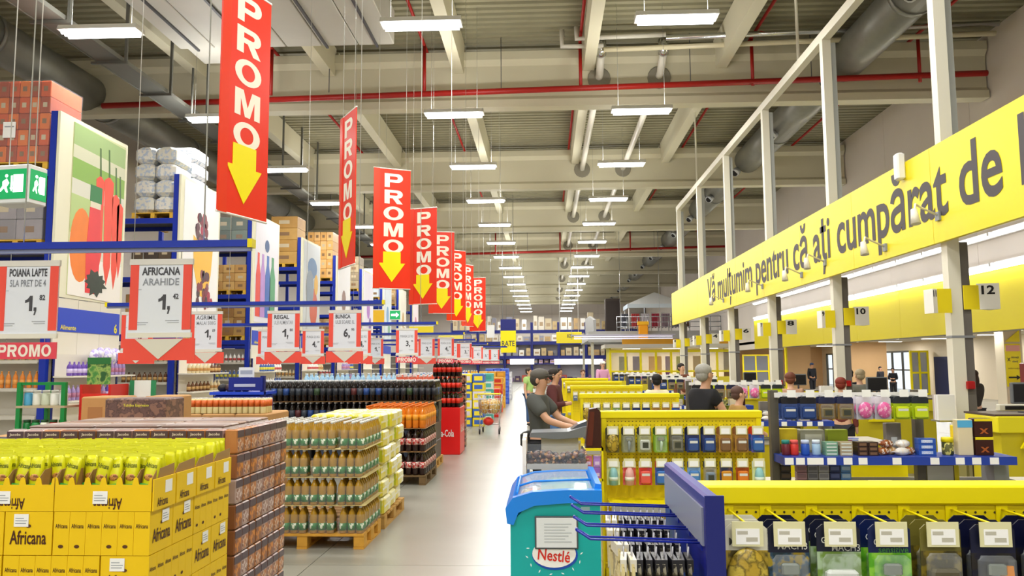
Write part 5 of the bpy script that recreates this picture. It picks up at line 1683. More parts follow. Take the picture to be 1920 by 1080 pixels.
for k in range(9):
    Y = 14.1 + RP * k
    wh = WHERE_R[k]
    t = thing('pallet_rack', 'tall blue pallet rack, the %s one along the hall' % wh, 'rack', (RX, Y, 0), 0, 'blue pallet racks')
    for (x, y_) in ((0, 0), (0, 2.3), (-2.8, 0), (-2.8, 2.3), (0, 1.15)):
        obj('upright', up_m, None, t, (x, y_, 0))
        obj('foot_plate', foot_m, None, t, (x, y_, 0))
    obj('brace', brace_m, None, t)
    for z in LEVELS:
        for y_ in (0.0, 1.1):
            obj('cross_beam', bm_m, None, t, (0, y_, z - 0.13))
        obj('shelf_deck', dk_m, None, t, (0, 0, z - 0.03))
    for z in (0.25, 0.85, 1.35, 1.85):
        obj('shelf_board', shelf_m, None, t, (0, 0, z))
        obj('price_rail', MB().box(-2.7, -0.13, -0.035, -0.02, z - 0.02, z + 0.04), mat('#cfcabc', 0.5), t)
    obj('back_panel', MB().box(-2.7, -0.13, 0.46, 0.48, 0.2, 2.3), mat('#d8d4c8', 0.6), t)
    # poster end
    e = thing('poster_panel', ['tall juice poster with carrots and a red bottle on the first rack end', 'white poster with a yellow cone of dark berries on the second rack end', 'pastel poster with coloured bottles on the third rack end', 'grey blue poster with tropical fruit on the fourth rack end', 'pale poster with a small dark fruit on the fifth rack end',
                               'white lilac poster on the sixth rack end', 'pale blue poster on the seventh rack end', 'cream poster on the eighth rack end', 'pink poster on the ninth rack end'][k], 'poster', (0, 0, 0), 0, 'posters on the rack ends')
    bgc = ['#c9cf9c', '#f3f3f2', '#e6e4ee', '#c6ccd0', '#e8e8ea', '#ece6f4', '#dfe9f2', '#f0eadb', '#f2dfe6'][k]
    obj('frame', MB().box(RX + 0.01, RX + 0.06, Y - 0.0, Y + 2.4, 3.05, 6.5), mat('#e9e6cc', 0.5), e)
    obj('poster_sheet', MB().box(RX + 0.06, RX + 0.072, Y + (0.42 if k == 0 else 0.2), Y + 2.3, 3.12, 6.42), mat(bgc, 0.5, noise=0.05, scale=1.5), e)
    if k == 0:
        for (va, vb, c) in ((6.0, 6.42, '#9cb878'), (5.75, 6.0, '#cfd0b4'), (5.35, 5.75, '#86b04a'), (5.05, 5.35, '#d8d8c8'), (4.3, 5.05, '#b4cc84'), (3.9, 4.3, '#dfe2d0'), (3.12, 3.9, '#f4f0ea')):
            poly(e, 'background_band', [(0.43, va), (2.29, va - 0.05), (2.29, vb - 0.05), (0.43, vb)], Y, c, 0.001)
        disc(e, 'orange_picture', 0.8, 4.1, 0.37, 0.72, Y, '#f08020', 0.003, 20, noise=0.15, scale=2)
        for (u, w_, top, bot) in ((1.38, 0.15, 5.6, 3.6), (1.7, 0.17, 5.65, 3.4), (1.98, 0.14, 5.35, 3.35), (2.15, 0.12, 5.2, 3.6)):
            poly(e, 'carrot_picture', [(u - w_, top - 0.1), (u, top), (u + w_, top - 0.1), (u + w_ * 0.9, bot + 0.4), (u + 0.02, bot), (u - w_ * 0.6, bot + 0.4)], Y, '#ee4a30', 0.004, noise=0.15, scale=3)
            poly(e, 'carrot_stem', [(u - 0.03, top - 0.02), (u + 0.03, top - 0.02), (u - 0.02, top + 0.55), (u - 0.07, top + 0.55)], Y, '#4a6a34', 0.0045)
        poly(e, 'bottle_picture', [(1.0, 3.2), (1.42, 3.2), (1.46, 4.0), (1.42, 4.9), (1.05, 4.9), (0.97, 4.0)], Y, '#e8343a', 0.006, noise=0.12, scale=3)
        poly(e, 'bottle_neck', [(1.06, 4.9), (1.42, 4.9), (1.42, 5.02), (1.06, 5.02)], Y, '#dfd8c0', 0.006)
        poly(e, 'bottle_cap', [(1.04, 5.02), (1.45, 5.02), (1.45, 5.35), (1.04, 5.35)], Y, '#1f7a3c', 0.0065)
        rr = random.Random(4)
        pts = []
        for a in range(22):
            rad = (0.42 if a % 2 else 0.3) * (1 + rr.uniform(-.15, .15))
            pts.append((1.35 + rad * math.cos(2 * PI * a / 22), 3.42 + rad * 0.62 * math.sin(2 * PI * a / 22)))
        poly(e, 'herb_picture', pts, Y, '#2c3a30', 0.008, noise=0.3, scale=8)
    elif k == 1:
        poly(e, 'cone_picture', [(0.75, 5.1), (1.35, 4.85), (1.95, 4.95), (1.85, 4.2), (1.6, 3.5), (1.15, 3.6), (0.8, 4.3)], Y, '#f2bc30', 0.003)
        rr = random.Random(9)
        for (cu, cv, n, sp) in ((1.35, 5.3, 26, 0.42), (1.5, 3.75, 22, 0.42)):
            for q in range(n):
                disc(e, 'berry_picture', cu + rr.uniform(-sp, sp), cv + rr.uniform(-0.4, 0.4), 0.1, 0.13, Y, ['#5a2c38', '#7a2034', '#3c2430', '#8a4a50', '#a82c48'][q % 5], 0.004 + 0.0004 * (q % 9), 8)
    elif k == 2:
        for (u, w_, c) in ((0.45, 0.2, '#e23a2a'), (0.85, 0.22, '#b78ad0'), (1.3, 0.24, '#2c62b8'), (1.75, 0.26, '#4a9a6a')):
            poly(e, 'bottle_picture', [(u - w_, 3.3), (u + w_, 3.3), (u + w_, 4.6), (u + w_ * 0.4, 5.0), (u + w_ * 0.4, 5.3), (u - w_ * 0.4, 5.3), (u - w_ * 0.4, 5.0), (u - w_, 4.6)], Y, c, 0.004, noise=0.2, scale=2)
        disc(e, 'fruit_picture', 1.2, 5.6, 0.2, 0.2, Y, '#3a5a8c', 0.004)
    elif k == 3:
        disc(e, 'fruit_picture', 1.5, 4.0, 0.5, 0.75, Y, '#c85a3c', 0.003, noise=0.2, scale=2)
        disc(e, 'fruit_picture', 1.0, 4.7, 0.5, 0.7, Y, '#7c8a98', 0.004, noise=0.2, scale=2)
        disc(e, 'leaf_picture', 1.3, 5.5, 0.6, 0.4, Y, '#5a7aa0', 0.003, noise=0.2, scale=2)
        disc(e, 'fruit_picture', 1.8, 4.9, 0.25, 0.4, Y, '#d8a838', 0.005)
    else:
        disc(e, 'picture_spot', 1.2, 4.6, 0.35, 0.5, Y, ['#8a6a60', '#b070c8', '#70a0d0', '#d0a860', '#d07090'][(k - 4) % 5], 0.003, noise=0.2, scale=2)
        disc(e, 'picture_spot', 1.6, 3.8, 0.3, 0.4, Y, ['#b8b0b0', '#8060b0', '#88b8a0', '#a07840', '#b05070'][(k - 4) % 5], 0.004, noise=0.2, scale=2)
    # white cladding and blue band below the poster
    c_ = thing('end_cladding', 'white end cladding with a blue aisle band on the %s rack' % wh, 'panel', (0, 0, 0), 0, 'rack end claddings')
    for i in range(3):
        obj('cladding_panel', MB().box(RX + 0.01, RX + 0.04, Y + 0.12 + i * 0.76, Y + 0.87 + i * 0.76, 2.0, 3.04), mat('#ebe6d6', 0.5), c_)
    obj('blue_band', MB().box(RX + 0.04, RX + 0.055, Y + 0.12, Y + 2.35, 2.42, 2.86), mat('#2348c8', 0.4), c_)
    if k < 4:
        text('Alimente', 0.5, 0.09, mat('#f0e030', 0.5), c_, (RX + 0.058, Y + 0.55, 2.5), EAST)
        text('6', 0.12, 0.2, mat('#f0e030', 0.5), c_, (RX + 0.058, Y + 2.2, 2.55), EAST)
    # end-cap shelf unit with its goods
    s_ = thing('end_shelf', 'white end shelf unit under the cladding of the %s rack' % wh, 'shelf', (RX + 0.05, Y + 0.1, 0), 0, 'rack end shelves')
    obj('back_board', MB().box(0, 0.02, 0, 2.2, 0.1, 2.0), mat('#e4dfd2', 0.5), s_)
    for z in (0.2, 0.75, 1.15, 1.6):
        obj('shelf_board', MB().box(0.02, 0.42, 0, 2.2, z - 0.03, z), SHW, s_)
    for y_ in (0.02, 2.18):
        obj('shelf_upright', MB().box(0, 0.04, y_ - 0.02, y_ + 0.02, 0, 2.0), NAVY, s_)

# bottles on the shelf ends and fronts
SB = {}
for key, (h, r, col, lb, cpc) in {'lilac': (0.28, 0.045, '#a890c8', '#b87898', '#c8b8e0'), 'red': (0.32, 0.045, '#b8a878', '#b04830', '#d03020'), 'orange': (0.3, 0.045, '#e08838', '#e8a050', '#f0a040'), 'purple': (0.26, 0.05, '#6a4aa8', '#cfc0e8', '#8a60c0'),
                                  'brown': (0.24, 0.05, '#6a4426', '#c8a060', '#4a2c18'), 'cream': (0.25, 0.05, '#d8c8a0', '#b88848', '#e8e0d0'), 'blue': (0.26, 0.045, '#4a6ab0', '#d8d048', '#e0e4f0'), 'white': (0.25, 0.05, '#e8e6e0', '#c05050', '#d8d8d8')}.items():
    SB[key] = bottle_set(h, r, col, lb, cpc, (0.2, 0.5))


def shelf_bottle(key, loc, label, group):
    b, l, c = SB[key]
    o = tag(obj('shelf_bottle', b, None, None, loc), label, 'bottle', group)
    obj('label_sleeve', l, None, o)
    obj('cap', c, None, o)


for k in range(5):
    Y = 14.1 + RP * k
    wh = WHERE_R[k]
    for li, z in enumerate((1.15, 1.6)):
        n = 14 if k == 0 else 9
        for i in range(n):
            key = [['lilac', 'purple'], ['brown', 'cream'], ['white', 'blue'], ['cream', 'white'], ['blue', 'lilac']][k][li if i < n * 0.6 else 1 - li]
            shelf_bottle(key, (RX + 0.30, Y + 0.25 + i * 2.0 / n, z + 0.001), '%s bottle on the %s end shelf of the %s rack' % (key, ['middle', 'upper'][li], wh), 'end shelf bottles, %s rack' % wh)
    for li, z in enumerate((1.35, 1.85)):
        for i in range(9):
            key = [['orange', 'red'], ['brown', 'cream'], ['blue', 'white'], ['cream', 'brown'], ['white', 'red']][k][li]
            shelf_bottle(key, (RX - 0.2 - i * 0.13, Y + 0.08, z + 0.041), '%s bottle on the %s front shelf of the %s rack' % (key, ['lower', 'upper'][li], wh), 'front shelf bottles, %s rack' % wh)

# loads up on the racks
YPAL = mat('#e0b23c', 0.6, noise=0.15, scale=10)
SHRINK = mat('#dfe3e6', 0.12, alpha=0.06)


def load(x0, y0, z, w_, d_, layers, lh, cols, label, name='wrapped_load', kind='box', nx=3):
    pallet(x0 - w_, y0, 'pallet carrying the load: ' + label, w_, d_, YPAL, z)
    t = thing(name, label, 'pallet load', (x0 - w_ / 2, y0 + d_ / 2, z + PT))
    for L in range(layers):
        cw = w_ / nx
        for i in range(nx):
            c = cols[(L + i) % len(cols)]
            xa = -w_ / 2 + i * cw
            if kind == 'sack':
                obj('sack', MB().bbox(xa + 0.01, xa + cw - 0.01, -d_ / 2, d_ / 2, L * lh, (L + 1) * lh - 0.01, min(lh, cw) * 0.2), mat(c, 0.5, noise=0.2, spots=[c, c, '#b4c0d0'], scale=12, bump=0.5), t)
            else:
                obj('carton', MB().bbox(xa + 0.004, xa + cw - 0.004, -d_ / 2, d_ / 2, L * lh, (L + 1) * lh - 0.006, 0.01), mat(c, 0.45, noise=0.15, scale=5), t)
                obj('carton_print', MB().box(xa + cw * 0.3, xa + cw * 0.7, -d_ / 2 - 0.002, -d_ / 2, (L + 0.35) * lh, (L + 0.65) * lh), mat('#c8b898' if L % 2 else '#8a6a4a', 0.5), t)
    if kind == 'film':
        H = layers * lh + 0.01
        obj('stretch_film', MB().box(-w_ / 2 - 0.01, w_ / 2 + 0.01, -d_ / 2 - 0.01, -d_ / 2 - 0.006, 0, H).box(w_ / 2 + 0.006, w_ / 2 + 0.01, -d_ / 2, d_ / 2, 0, H), SHRINK, t)
    return t


SP = LEVELS[2]
load(RX - 0.16, 14.12, SP, 1.2, 1.0, 5, 0.31, ['#d0541c', '#de7024', '#a84420'], 'film wrapped load of orange bottle cases on the first rack', kind='film', nx=6)
sh = thing('paper_sheet', 'white delivery sheet taped on the orange wrapped load', 'paper', (RX - 0.9, 14.10, SP + 0.6))
obj('sheet', MB().box(-0.12, 0.12, -0.012, -0.008, 0, 0.3), PAPER, sh)
obj('print_line', MB().box(-0.09, 0.09, -0.0135, -0.012, 0.2, 0.22), GREYT, sh)
load(RX - 0.2, 14.12, LEVELS[1], 1.0, 1.0, 3, 0.38, ['#8a8488', '#9a9296'], 'grey film wrapped load on the middle level of the first rack', kind='film', nx=2)
load(RX - 0.12, 14.1 + RP + 0.02, SP, 1.05, 1.0, 4, 0.42, ['#d9d6c8', '#e2dfd4'], 'white sack stack on the second rack', kind='sack', nx=2)
load(RX - 0.16, 14.1 + RP + 1.25, SP, 1.2, 0.9, 5, 0.4, ['#efeff2', '#f4f4f6'], 'bulging white wrapped stack behind the sacks on the second rack', kind='sack', nx=1)
load(RX - 0.14, 14.1 + RP + 0.02, LEVELS[1], 1.0, 1.0, 2, 0.3, ['#4a4038', '#5a4c3c'], 'dark carton stack on the middle level of the second rack')
load(RX - 0.14, 14.1 + RP + 0.02, LEVELS[0], 1.1, 1.0, 3, 0.28, ['#a07c4c', '#c09a5c'], 'tan carton stack on the lower level of the second rack')
load(RX - 0.14, 14.1 + 2 * RP + 0.02, SP, 1.0, 1.0, 2, 0.4, ['#5c6a60', '#708074'], 'greenish wrapped load on the third rack', kind='film', nx=2)
load(RX - 0.14, 14.1 + 2 * RP + 0.02, LEVELS[1], 1.1, 1.0, 3, 0.26, ['#c09458', '#d0a868'], 'light kraft carton stack on the middle of the third rack')
load(RX - 0.14, 14.1 + 2 * RP + 0.02, LEVELS[0], 1.1, 1.0, 3, 0.28, ['#b08a50', '#987040'], 'kraft carton stack on the lower level of the third rack')
load(RX - 0.14, 14.1 + 3 * RP + 0.02, SP, 1.0, 1.0, 4, 0.44, ['#c49a54', '#b88c48'], 'tall kraft carton stack with white sheet on the fourth rack', nx=1)
load(RX - 0.14, 14.1 + 3 * RP + 0.02, LEVELS[0], 1.1, 1.0, 4, 0.27, ['#b89060', '#d0b080'], 'pale carton stack on the lower level of the fourth rack')
load(RX - 0.14, 14.1 + 4 * RP + 0.02, SP, 1.1, 1.0, 5, 0.4, ['#dca860', '#e6b878'], 'orange kraft carton stack on the fifth rack', nx=4)
load(RX - 0.14, 14.1 + 4 * RP + 0.02, LEVELS[0], 1.1, 1.0, 4, 0.27, ['#a88860', '#c0a070'], 'brown carton stack on the lower level of the fifth rack')
load(RX - 0.14, 14.1 + 5 * RP + 0.02, SP, 1.1, 1.0, 4, 0.4, ['#9a8a70', '#b0a080'], 'dull carton stack on the sixth rack', nx=2)
load(RX - 0.14, 14.1 + 6 * RP + 0.02, SP, 1.1, 1.0, 4, 0.4, ['#d8dce0', '#c8d0d8'], 'white wrapped stack on the seventh rack', nx=2)
load(RX - 0.14, 14.1 + 7 * RP + 0.02, SP, 1.1, 1.0, 3, 0.4, ['#b89868', '#a88858'], 'tan stack on the eighth rack', nx=2)
# lilac drink bag heap on the first end shelf top
for i in range(7):
    tag(obj('snack_bag', MB().blob((0, 0, 0.1), 0.08, 0.12, 0.13, 10, 6), mat(['#8a6ad0', '#a894e0', '#e6e2f0', '#6a4ab8'][i % 4], 0.2, spots=['#b8a8e8', '#f0eef8'], scale=14, noise=0.2), None, (RX + 0.28, 15.15 + i * 0.17, 1.88 + 0.04 * (i % 2)), (0.2 * (i % 3), 0.1, i)), ['violet', 'lilac', 'white', 'deep violet'][i % 4] + ' glossy bag heaped above the bottles of the first rack end', 'bag', 'glossy bags on the first rack end')

# ================================================================== checkout counters with impulse racks
BELT = mat('#3a3a3e', 0.5)
CTOP = mat('#d5cfc2', 0.45)
bx_tag = MB().box(-0.035, 0.035, -0.004, 0, 0, 0.055).mesh('price_tag', PAPER)
card('h1', 'hanging_box', 'blister pack', 0.13, 0.185, '#1c1c24', ['#26365e', '#3a5088'], 'bubble', '#2c4680')
card('h2', 'hanging_box', 'blister pack', 0.13, 0.185, '#20264a', ['#5a5a40', '#8a6a30'], 'box', '#77683a')
card('h3', 'hanging_box', 'blister pack', 0.13, 0.185, '#dcdce4', ['#d8d8e0', '#b8b8c4'], 'ball', '#d8609c')
card('h4', 'hanging_box', 'blister pack', 0.135, 0.185, '#242a34', ['#b8cc18', '#a0b810'], 'bubble', '#c6d822')
HSEQ = ['h1', 'h1', 'h2', 'h2', 'h3', 'h3', 'h4', 'h4']
HN = {'h1': 'navy hanging pack', 'h2': 'olive hanging pack', 'h3': 'pink round hanging pack', 'h4': 'lime green hanging pack'}
UN = ['first', 'second', 'third', 'fourth', 'fifth']
for u in range(5):
    Y = 6.95 + 4.1 * u
    wh = UN[u] + ' checkout'
    t = thing('checkout_counter', 'yellow and beige counter with dark belt, the %s' % wh, 'checkout', (0, Y, 0), 0, 'checkout counters')
    obj('counter_body', MB().box(1.86, 4.55, 0.02, 0.62, 0.0, 0.66), mat('#d9c61a', 0.45), t)
    obj('counter_top', MB().bbox(1.84, 4.57, -0.02, 0.66, 0.66, 0.71, 0.01), CTOP, t)
    obj('belt', MB().box(2.3, 4.1, 0.1, 0.55, 0.71, 0.72), BELT, t)
    obj('back_panel', MB().prism([(2.2, 0.71), (3.3, 0.71), (3.3, 0.9), (3.1, 0.92), (2.75, 0.92), (2.2, 0.97)], 'y', 0.64, 0.68), YEL, t)
    obj('kick_plate', MB().box(1.9, 4.5, 0.0, 0.02, 0.0, 0.12), DGREY, t)
    r_ = thing('impulse_rack', 'blue shelf rack on dark posts over the %s belt' % wh, 'rack', (0, Y + 0.05, 0), 0, 'impulse racks')
    for x in (1.95, 3.16):
        obj('rack_post', MB().box(x - 0.035, x + 0.035, 0, 0.07, 0.71, 1.52), mat('#5a564c', 0.4), r_)
    s_ = obj('blue_shelf', MB().box(1.93, 3.78, -0.3, 0.06, 0.925, 0.99), mat('#2340a0', 0.4), r_)
    for i, x in enumerate((1.97, 2.06, 2.15, 2.21, 2.31, 2.44, 2.56, 2.83, 3.13, 3.33, 3.46, 3.6)):
        obj('price_tag', bx_tag, None, s_, (x, -0.3, 0.93))
    obj('hang_rail', MB().box(1.95, 3.2, -0.02, 0.02, 1.46, 1.5), WHITE, r_)
    obj('end_bracket', MB().box(3.7, 3.82, -0.1, 0.1, 0.7, 0.985), GREY, r_)
    for i in range(8):
        x = 2.02 + i * 0.152
        o = obj('peg_hook', MB().tube([(x, -0.02, 1.475), (x, -0.24, 1.475)], 0.004, 5), STEEL, r_)
        obj('price_tag', MB().box(x - 0.03, x + 0.04, -0.25, -0.245, 1.47, 1.53), PAPER, o)
        for d_ in range(2 if u == 0 else 1):
            hang(HSEQ[i], (x, Y + 0.05 - 0.2 + d_ * 0.09, 1.47), '%s on the rail of the %s%s' % (HN[HSEQ[i]], wh, ', behind another' if d_ else ''), 'hanging packs, %s' % wh)
    # goods on the shelf
    sy = Y - 0.1
    G = 'goods on the blue shelf, %s' % wh
    if u < 3:
        for i, (x, c, c2, nm) in enumerate(((1.99, '#702830', '#2a8a80', 'maroon'), (2.06, '#d83a30', '#e8605a', 'red'), (2.15, '#2c5ab8', '#c8d8f0', 'blue'), (2.24, '#a8c8e0', '#e0ecf4', 'pale blue'))):
            o = thing('gum_tub', nm + ' gum tub on the blue shelf of the ' + wh, 'tub', (x, sy, 0.99), 0, G)
            obj('tub', MB().lathe([(0.032, 0), (0.036, 0.01), (0.036, 0.085), (0.03, 0.095)], 10), mat(c, 0.3), o)
            obj('lid', MB().lathe([(0.034, 0.095), (0.034, 0.12), (0.03, 0.125)], 10), mat(c2, 0.35), o)
        for (x, c, nm) in ((2.35, '#7aa88c', 'green'), (2.47, '#b8a888', 'tan')):
            for q in range(4):
                pbox('gum_box', nm + ' flat gum box in a small stack on the shelf of the ' + wh, 'box', (x, sy, 0.99 + q * 0.028), (0.1, 0.1, 0.027), c, (-0.4, 0.4, 0.3, 0.7), '#d8e0d4', group=G)
        for q in range(3):
            for w_ in range(2):
                pbox('chocolate_box', 'dark chocolate bar box on the shelf of the ' + wh, 'box', (2.6 + w_ * 0.085, sy, 0.99 + q * 0.037), (0.08, 0.12, 0.036), '#38241c', (-0.35, 0.35, 0.2, 0.8), '#7a5a40', group=G)
        for (x, y_, z, c, nm) in ((2.78, 0, 0.99, '#9a5a28', 'brown'), (2.86, 0.05, 0.99, '#c89858', 'gold'), (2.93, -0.02, 0.99, '#e4e0da', 'white'), (3.0, 0.03, 0.99, '#a87040', 'copper'), (2.82, 0.02, 1.05, '#8a4820', 'rust'), (2.96, 0.03, 1.05, '#eceae6', 'silver')):
            o = thing('sweet_bag', nm + ' crinkled sweet bag on the shelf of the ' + wh, 'bag', (x, sy + y_, z + 0.03), 0.4, G)
            obj('bag_body', MB().blob((0, 0, 0), 0.065, 0.05, 0.035, 10, 6), mat(c, 0.2, spots=[c, '#e8dcc8', c], scale=22), o)
            obj('seal', MB().box(-0.075, -0.055, -0.03, 0.03, -0.004, 0.004), mat(c, 0.25), o)
        for q in range(3):
            pbox('biscuit_roll', 'blue wrapped biscuit pack stacked on the shelf of the ' + wh, 'biscuits', (3.13, sy, 0.99 + q * 0.046), (0.14, 0.08, 0.045), '#2a56b0', (-0.35, 0.3, 0.25, 0.75), '#b8ccec', [('OREO', 0.4, 0.5, -0.05, 0.5, '#f4f4f8')], group=G)
        o = thing('snack_tub', 'round snack tub with yellow lid on the shelf of the ' + wh, 'tub', (3.31, sy, 0.99), 0, G)
        obj('tub', MB().lathe([(0.04, 0), (0.045, 0.01), (0.045, 0.1), (0.042, 0.105)], 12), mat('#6a6a3c', 0.35, spots=['#d8d070', '#3c4428'], scale=18), o)
        obj('lid', MB().lathe([(0.047, 0.105), (0.047, 0.14), (0.04, 0.145)], 12), YEL2, o)
        pbox('cereal_box', 'pale blue and cream cereal box on the shelf of the ' + wh, 'box', (3.44, sy, 0.99), (0.12, 0.08, 0.29), '#e0d2ac', (-0.5, 0.5, 0.78, 0.98), '#58b0dc', group=G)
        for q in range(2):
            pbox('chocolate_gift_box', 'dark brown chocolate box with yellow top, %s of two' % ['lower', 'upper'][q] + ', shelf of the ' + wh, 'box', (3.585, sy, 0.99 + q * 0.15), (0.145, 0.1, 0.149), '#3a1408', (-0.5, 0.5, 0.85, 1.0), '#f0dc10', [('x', 0.5, 0.3, 0, 0.32, '#b05a20')], group=G)
        # rear step with tins and boxes
        ry = Y + 0.16
        pbox('gift_tin', 'yellow and brown gift tin above the gum tubs of the ' + wh, 'tin', (1.99 + 0.09, ry, 0.99), (0.15, 0.1, 0.2), '#d8c020', (-0.5, 0.5, 0.0, 0.35), '#4a3010', group=G)
        pbox('clear_jar_box', 'clear box of sticks behind the gum of the ' + wh, 'box', (2.28, ry, 0.99), (0.2, 0.1, 0.19), '#9a9a80', (-0.3, 0.4, 0.1, 0.8), '#c8c8b0', group=G)
        pbox('tea_box', 'green and yellow tea box at the back of the shelf of the ' + wh, 'box', (2.5, ry, 0.99), (0.17, 0.08, 0.19), '#8a9a20', (-0.45, 0.45, 0.1, 0.5), '#d8b828', group=G)
        pbox('grey_card_display', 'grey card display leaning at the back of the shelf of the ' + wh, 'display', (3.0, ry + 0.06, 0.99), (0.14, 0.05, 0.24), '#8a847c', (-0.2, 0.2, 0.2, 0.5), '#d8dcd8', rz=0.2, group=G)
    # gum wall under the shelf
    if u < 2:
        for i in range(6):
            for q in range(3):
                pbox('gum_pack', ['black', 'rose', 'grey', 'silver', 'navy', 'sky blue'][i] + ' gum pack stacked under the shelf of the ' + wh, 'gum', (2.02 + i * 0.092 + (0.04 if i else 0), Y + 0.05, 0.711 + q * 0.062), (0.085, 0.06, 0.06), ['#2a2626', '#a88088', '#8c8c90', '#a8a8ac', '#2c3868', '#5a8ac0'][i], (-0.4, 0.4, 0.25, 0.75), ['#504030', '#907078', '#6c6c74', '#8a8a90', '#586498', '#a8c4e0'][i], group='gum packs, %s' % wh)
        f = thing('notice_frame', 'yellow notice frame with white sheet on the %s counter' % wh, 'frame', (3.33, Y + 0.08, 0.71))
        obj('frame_board', MB().box(-0.15, 0.15, 0, 0.02, 0, 0.215), YEL, f)
        obj('border', MB().box(-0.125, 0.11, -0.004, 0, 0.02, 0.18), mat('#6a6030', 0.5), f)
        obj('sheet', MB().box(-0.115, 0.1, -0.006, -0.004, 0.028, 0.17), mat('#d6d4ca', 0.6), f)
        pbox('white_box', 'flat white box lying on the %s counter' % wh, 'box', (2.83, Y + 0.06, 0.711), (0.2, 0.1, 0.045), '#d8d8d4', (-0.5, 0.5, 0.0, 0.7), '#4a4a48')
        for (x, c, nm) in ((3.36, '#6a9a60', 'green'), (3.45, '#b0a8b0', 'grey'), (3.58, '#c090a0', 'rose'), (3.97, '#c03048', 'red'), (4.05, '#8898d0', 'blue')):
            for q in range(2):
                pbox('magazine', nm + ' magazine lying in the pile on the %s counter' % wh, 'magazine', (x, Y - 0.0, 0.711 + q * 0.02), (0.2, 0.14, 0.018), c, (-0.5, 0.5, 0.0, 0.4), '#e8e4e0', rz=0.2 * q, group='magazines on the %s counter' % wh)
# green tea carton display at the end of the first counter
for i in range(2):
    for q in range(2):
        pbox('tea_display_box', 'lime green printed tea box, %s row of the display' % ['lower', 'upper'][q], 'box', (4.08 + i * 0.21, 6.72, 0.70 + q * 0.165), (0.2, 0.16, 0.162), mat('#8fb828', 0.4, spots=['#b8cc40', '#e08a28', '#5a9a20'], scale=9), (-0.45, 0.45, 0.75, 0.98), '#d8c870', group='lime tea boxes')
f = thing('display_pedestal', 'yellow pedestal carrying the lime green tea boxes', 'pedestal', (4.18, 6.72, 0))
obj('body', MB().bbox(-0.22, 0.24, -0.12, 0.12, 0, 0.68, 0.01), YEL2, f)
obj('top_tray', MB().box(-0.24, 0.26, -0.14, 0.14, 0.68, 0.70), YEL, f)
# cashier desk of the first checkout
for u in range(4):
    Y = 9.35 + 4.1 * u
    wh = UN[u]
    t = thing('cashier_desk', 'yellow cashier desk with dark top and monitor, %s lane' % wh, 'desk', (4.9, Y, 0), 0, 'cashier desks')
    obj('desk_body', MB().box(0.05, 1.3, -0.3, 0.3, 0, 0.98), mat('#c8b81c', 0.45), t)
    obj('desk_top', MB().bbox(0.0, 1.35, -0.34, 0.34, 0.98, 1.16, 0.01), mat('#e9dc20', 0.4), t)
    obj('dark_ledge', MB().box(0.0, 1.35, -0.3, 0.36, 1.16, 1.18), mat('#4a3a38', 0.4), t)
    obj('slanted_guard', MB().prism([(0.22, 0.82), (0.62, 0.82), (0.62, 1.16), (0.44, 1.16)], 'y', -0.37, -0.34), YEL, t)
    m = thing('monitor', 'dark cash desk monitor on a stand, %s lane' % wh, 'monitor', (5.42, Y, 1.18), 0, 'cash desk monitors')
    obj('stand', MB().tube([(0, 0, 0), (0, 0, 0.12)], 0.02, 6).box(-0.07, 0.07, -0.06, 0.06, 0, 0.012), DGREY, m)
    obj('casing', MB().bbox(-0.17, 0.17, -0.025, 0.025, 0.1, 0.34, 0.01), mat('#6a6e70', 0.4), m)
    obj('screen', MB().box(-0.15, 0.15, -0.028, -0.025, 0.12, 0.32), BLACK, m)
    if u < 2:
        d_ = thing('bag_stack', 'stack of white paper bags hung beside the %s lane post' % wh, 'bags', (4.8, Y + 0.55, 1.06), 0)
        for q in range(6):
            obj('bag', MB().box(-0.1 + q * 0.004, 0.1 + q * 0.004, q * 0.03, q * 0.03 + 0.025, 0.0, 0.3), mat(['#eeeeea', '#e4e4e0', '#dcd6cc', '#e8e8e6', '#c8b8b0', '#b8b0b4'][q], 0.6), d_)
        obj('bracket', MB().box(-0.1, 0.22, -0.02, 0.2, -0.02, 0.0), STEEL, d_)
        obj('bracket_leg', MB().box(0.19, 0.22, 0.0, 0.2, -1.06, 0.0), STEEL, d_)
        s_ = thing('till_display', 'cream customer display on twin legs, %s lane' % wh, 'display', (5.55, Y + 0.5, 0.75), 0)
        obj('head', MB().bbox(-0.18, 0.18, -0.03, 0.05, 0.42, 0.5, 0.01), CREAM, s_)
        obj('screen', MB().box(-0.11, 0.12, -0.034, -0.03, 0.435, 0.48), BLACK, s_)
        for x in (-0.08, 0.06):
            obj('leg', MB().box(x - 0.02, x + 0.02, 0, 0.04, 0.0, 0.42), CREAM, s_)
        obj('base', MB().box(-0.25, 0.25, -0.1, 0.12, -0.02, 0.0), CREAM, s_)
        obj('base_post', MB().box(-0.05, 0.05, -0.03, 0.05, -0.75, -0.02), CREAM, s_)
        pbox('yellow_box', 'small yellow box with a dark label hung by the %s post' % wh, 'box', (4.83, Y + 0.3, 0.78), (0.2, 0.12, 0.24), '#f0d010', (-0.5, -0.1, 0.6, 0.98), '#7a5a20')

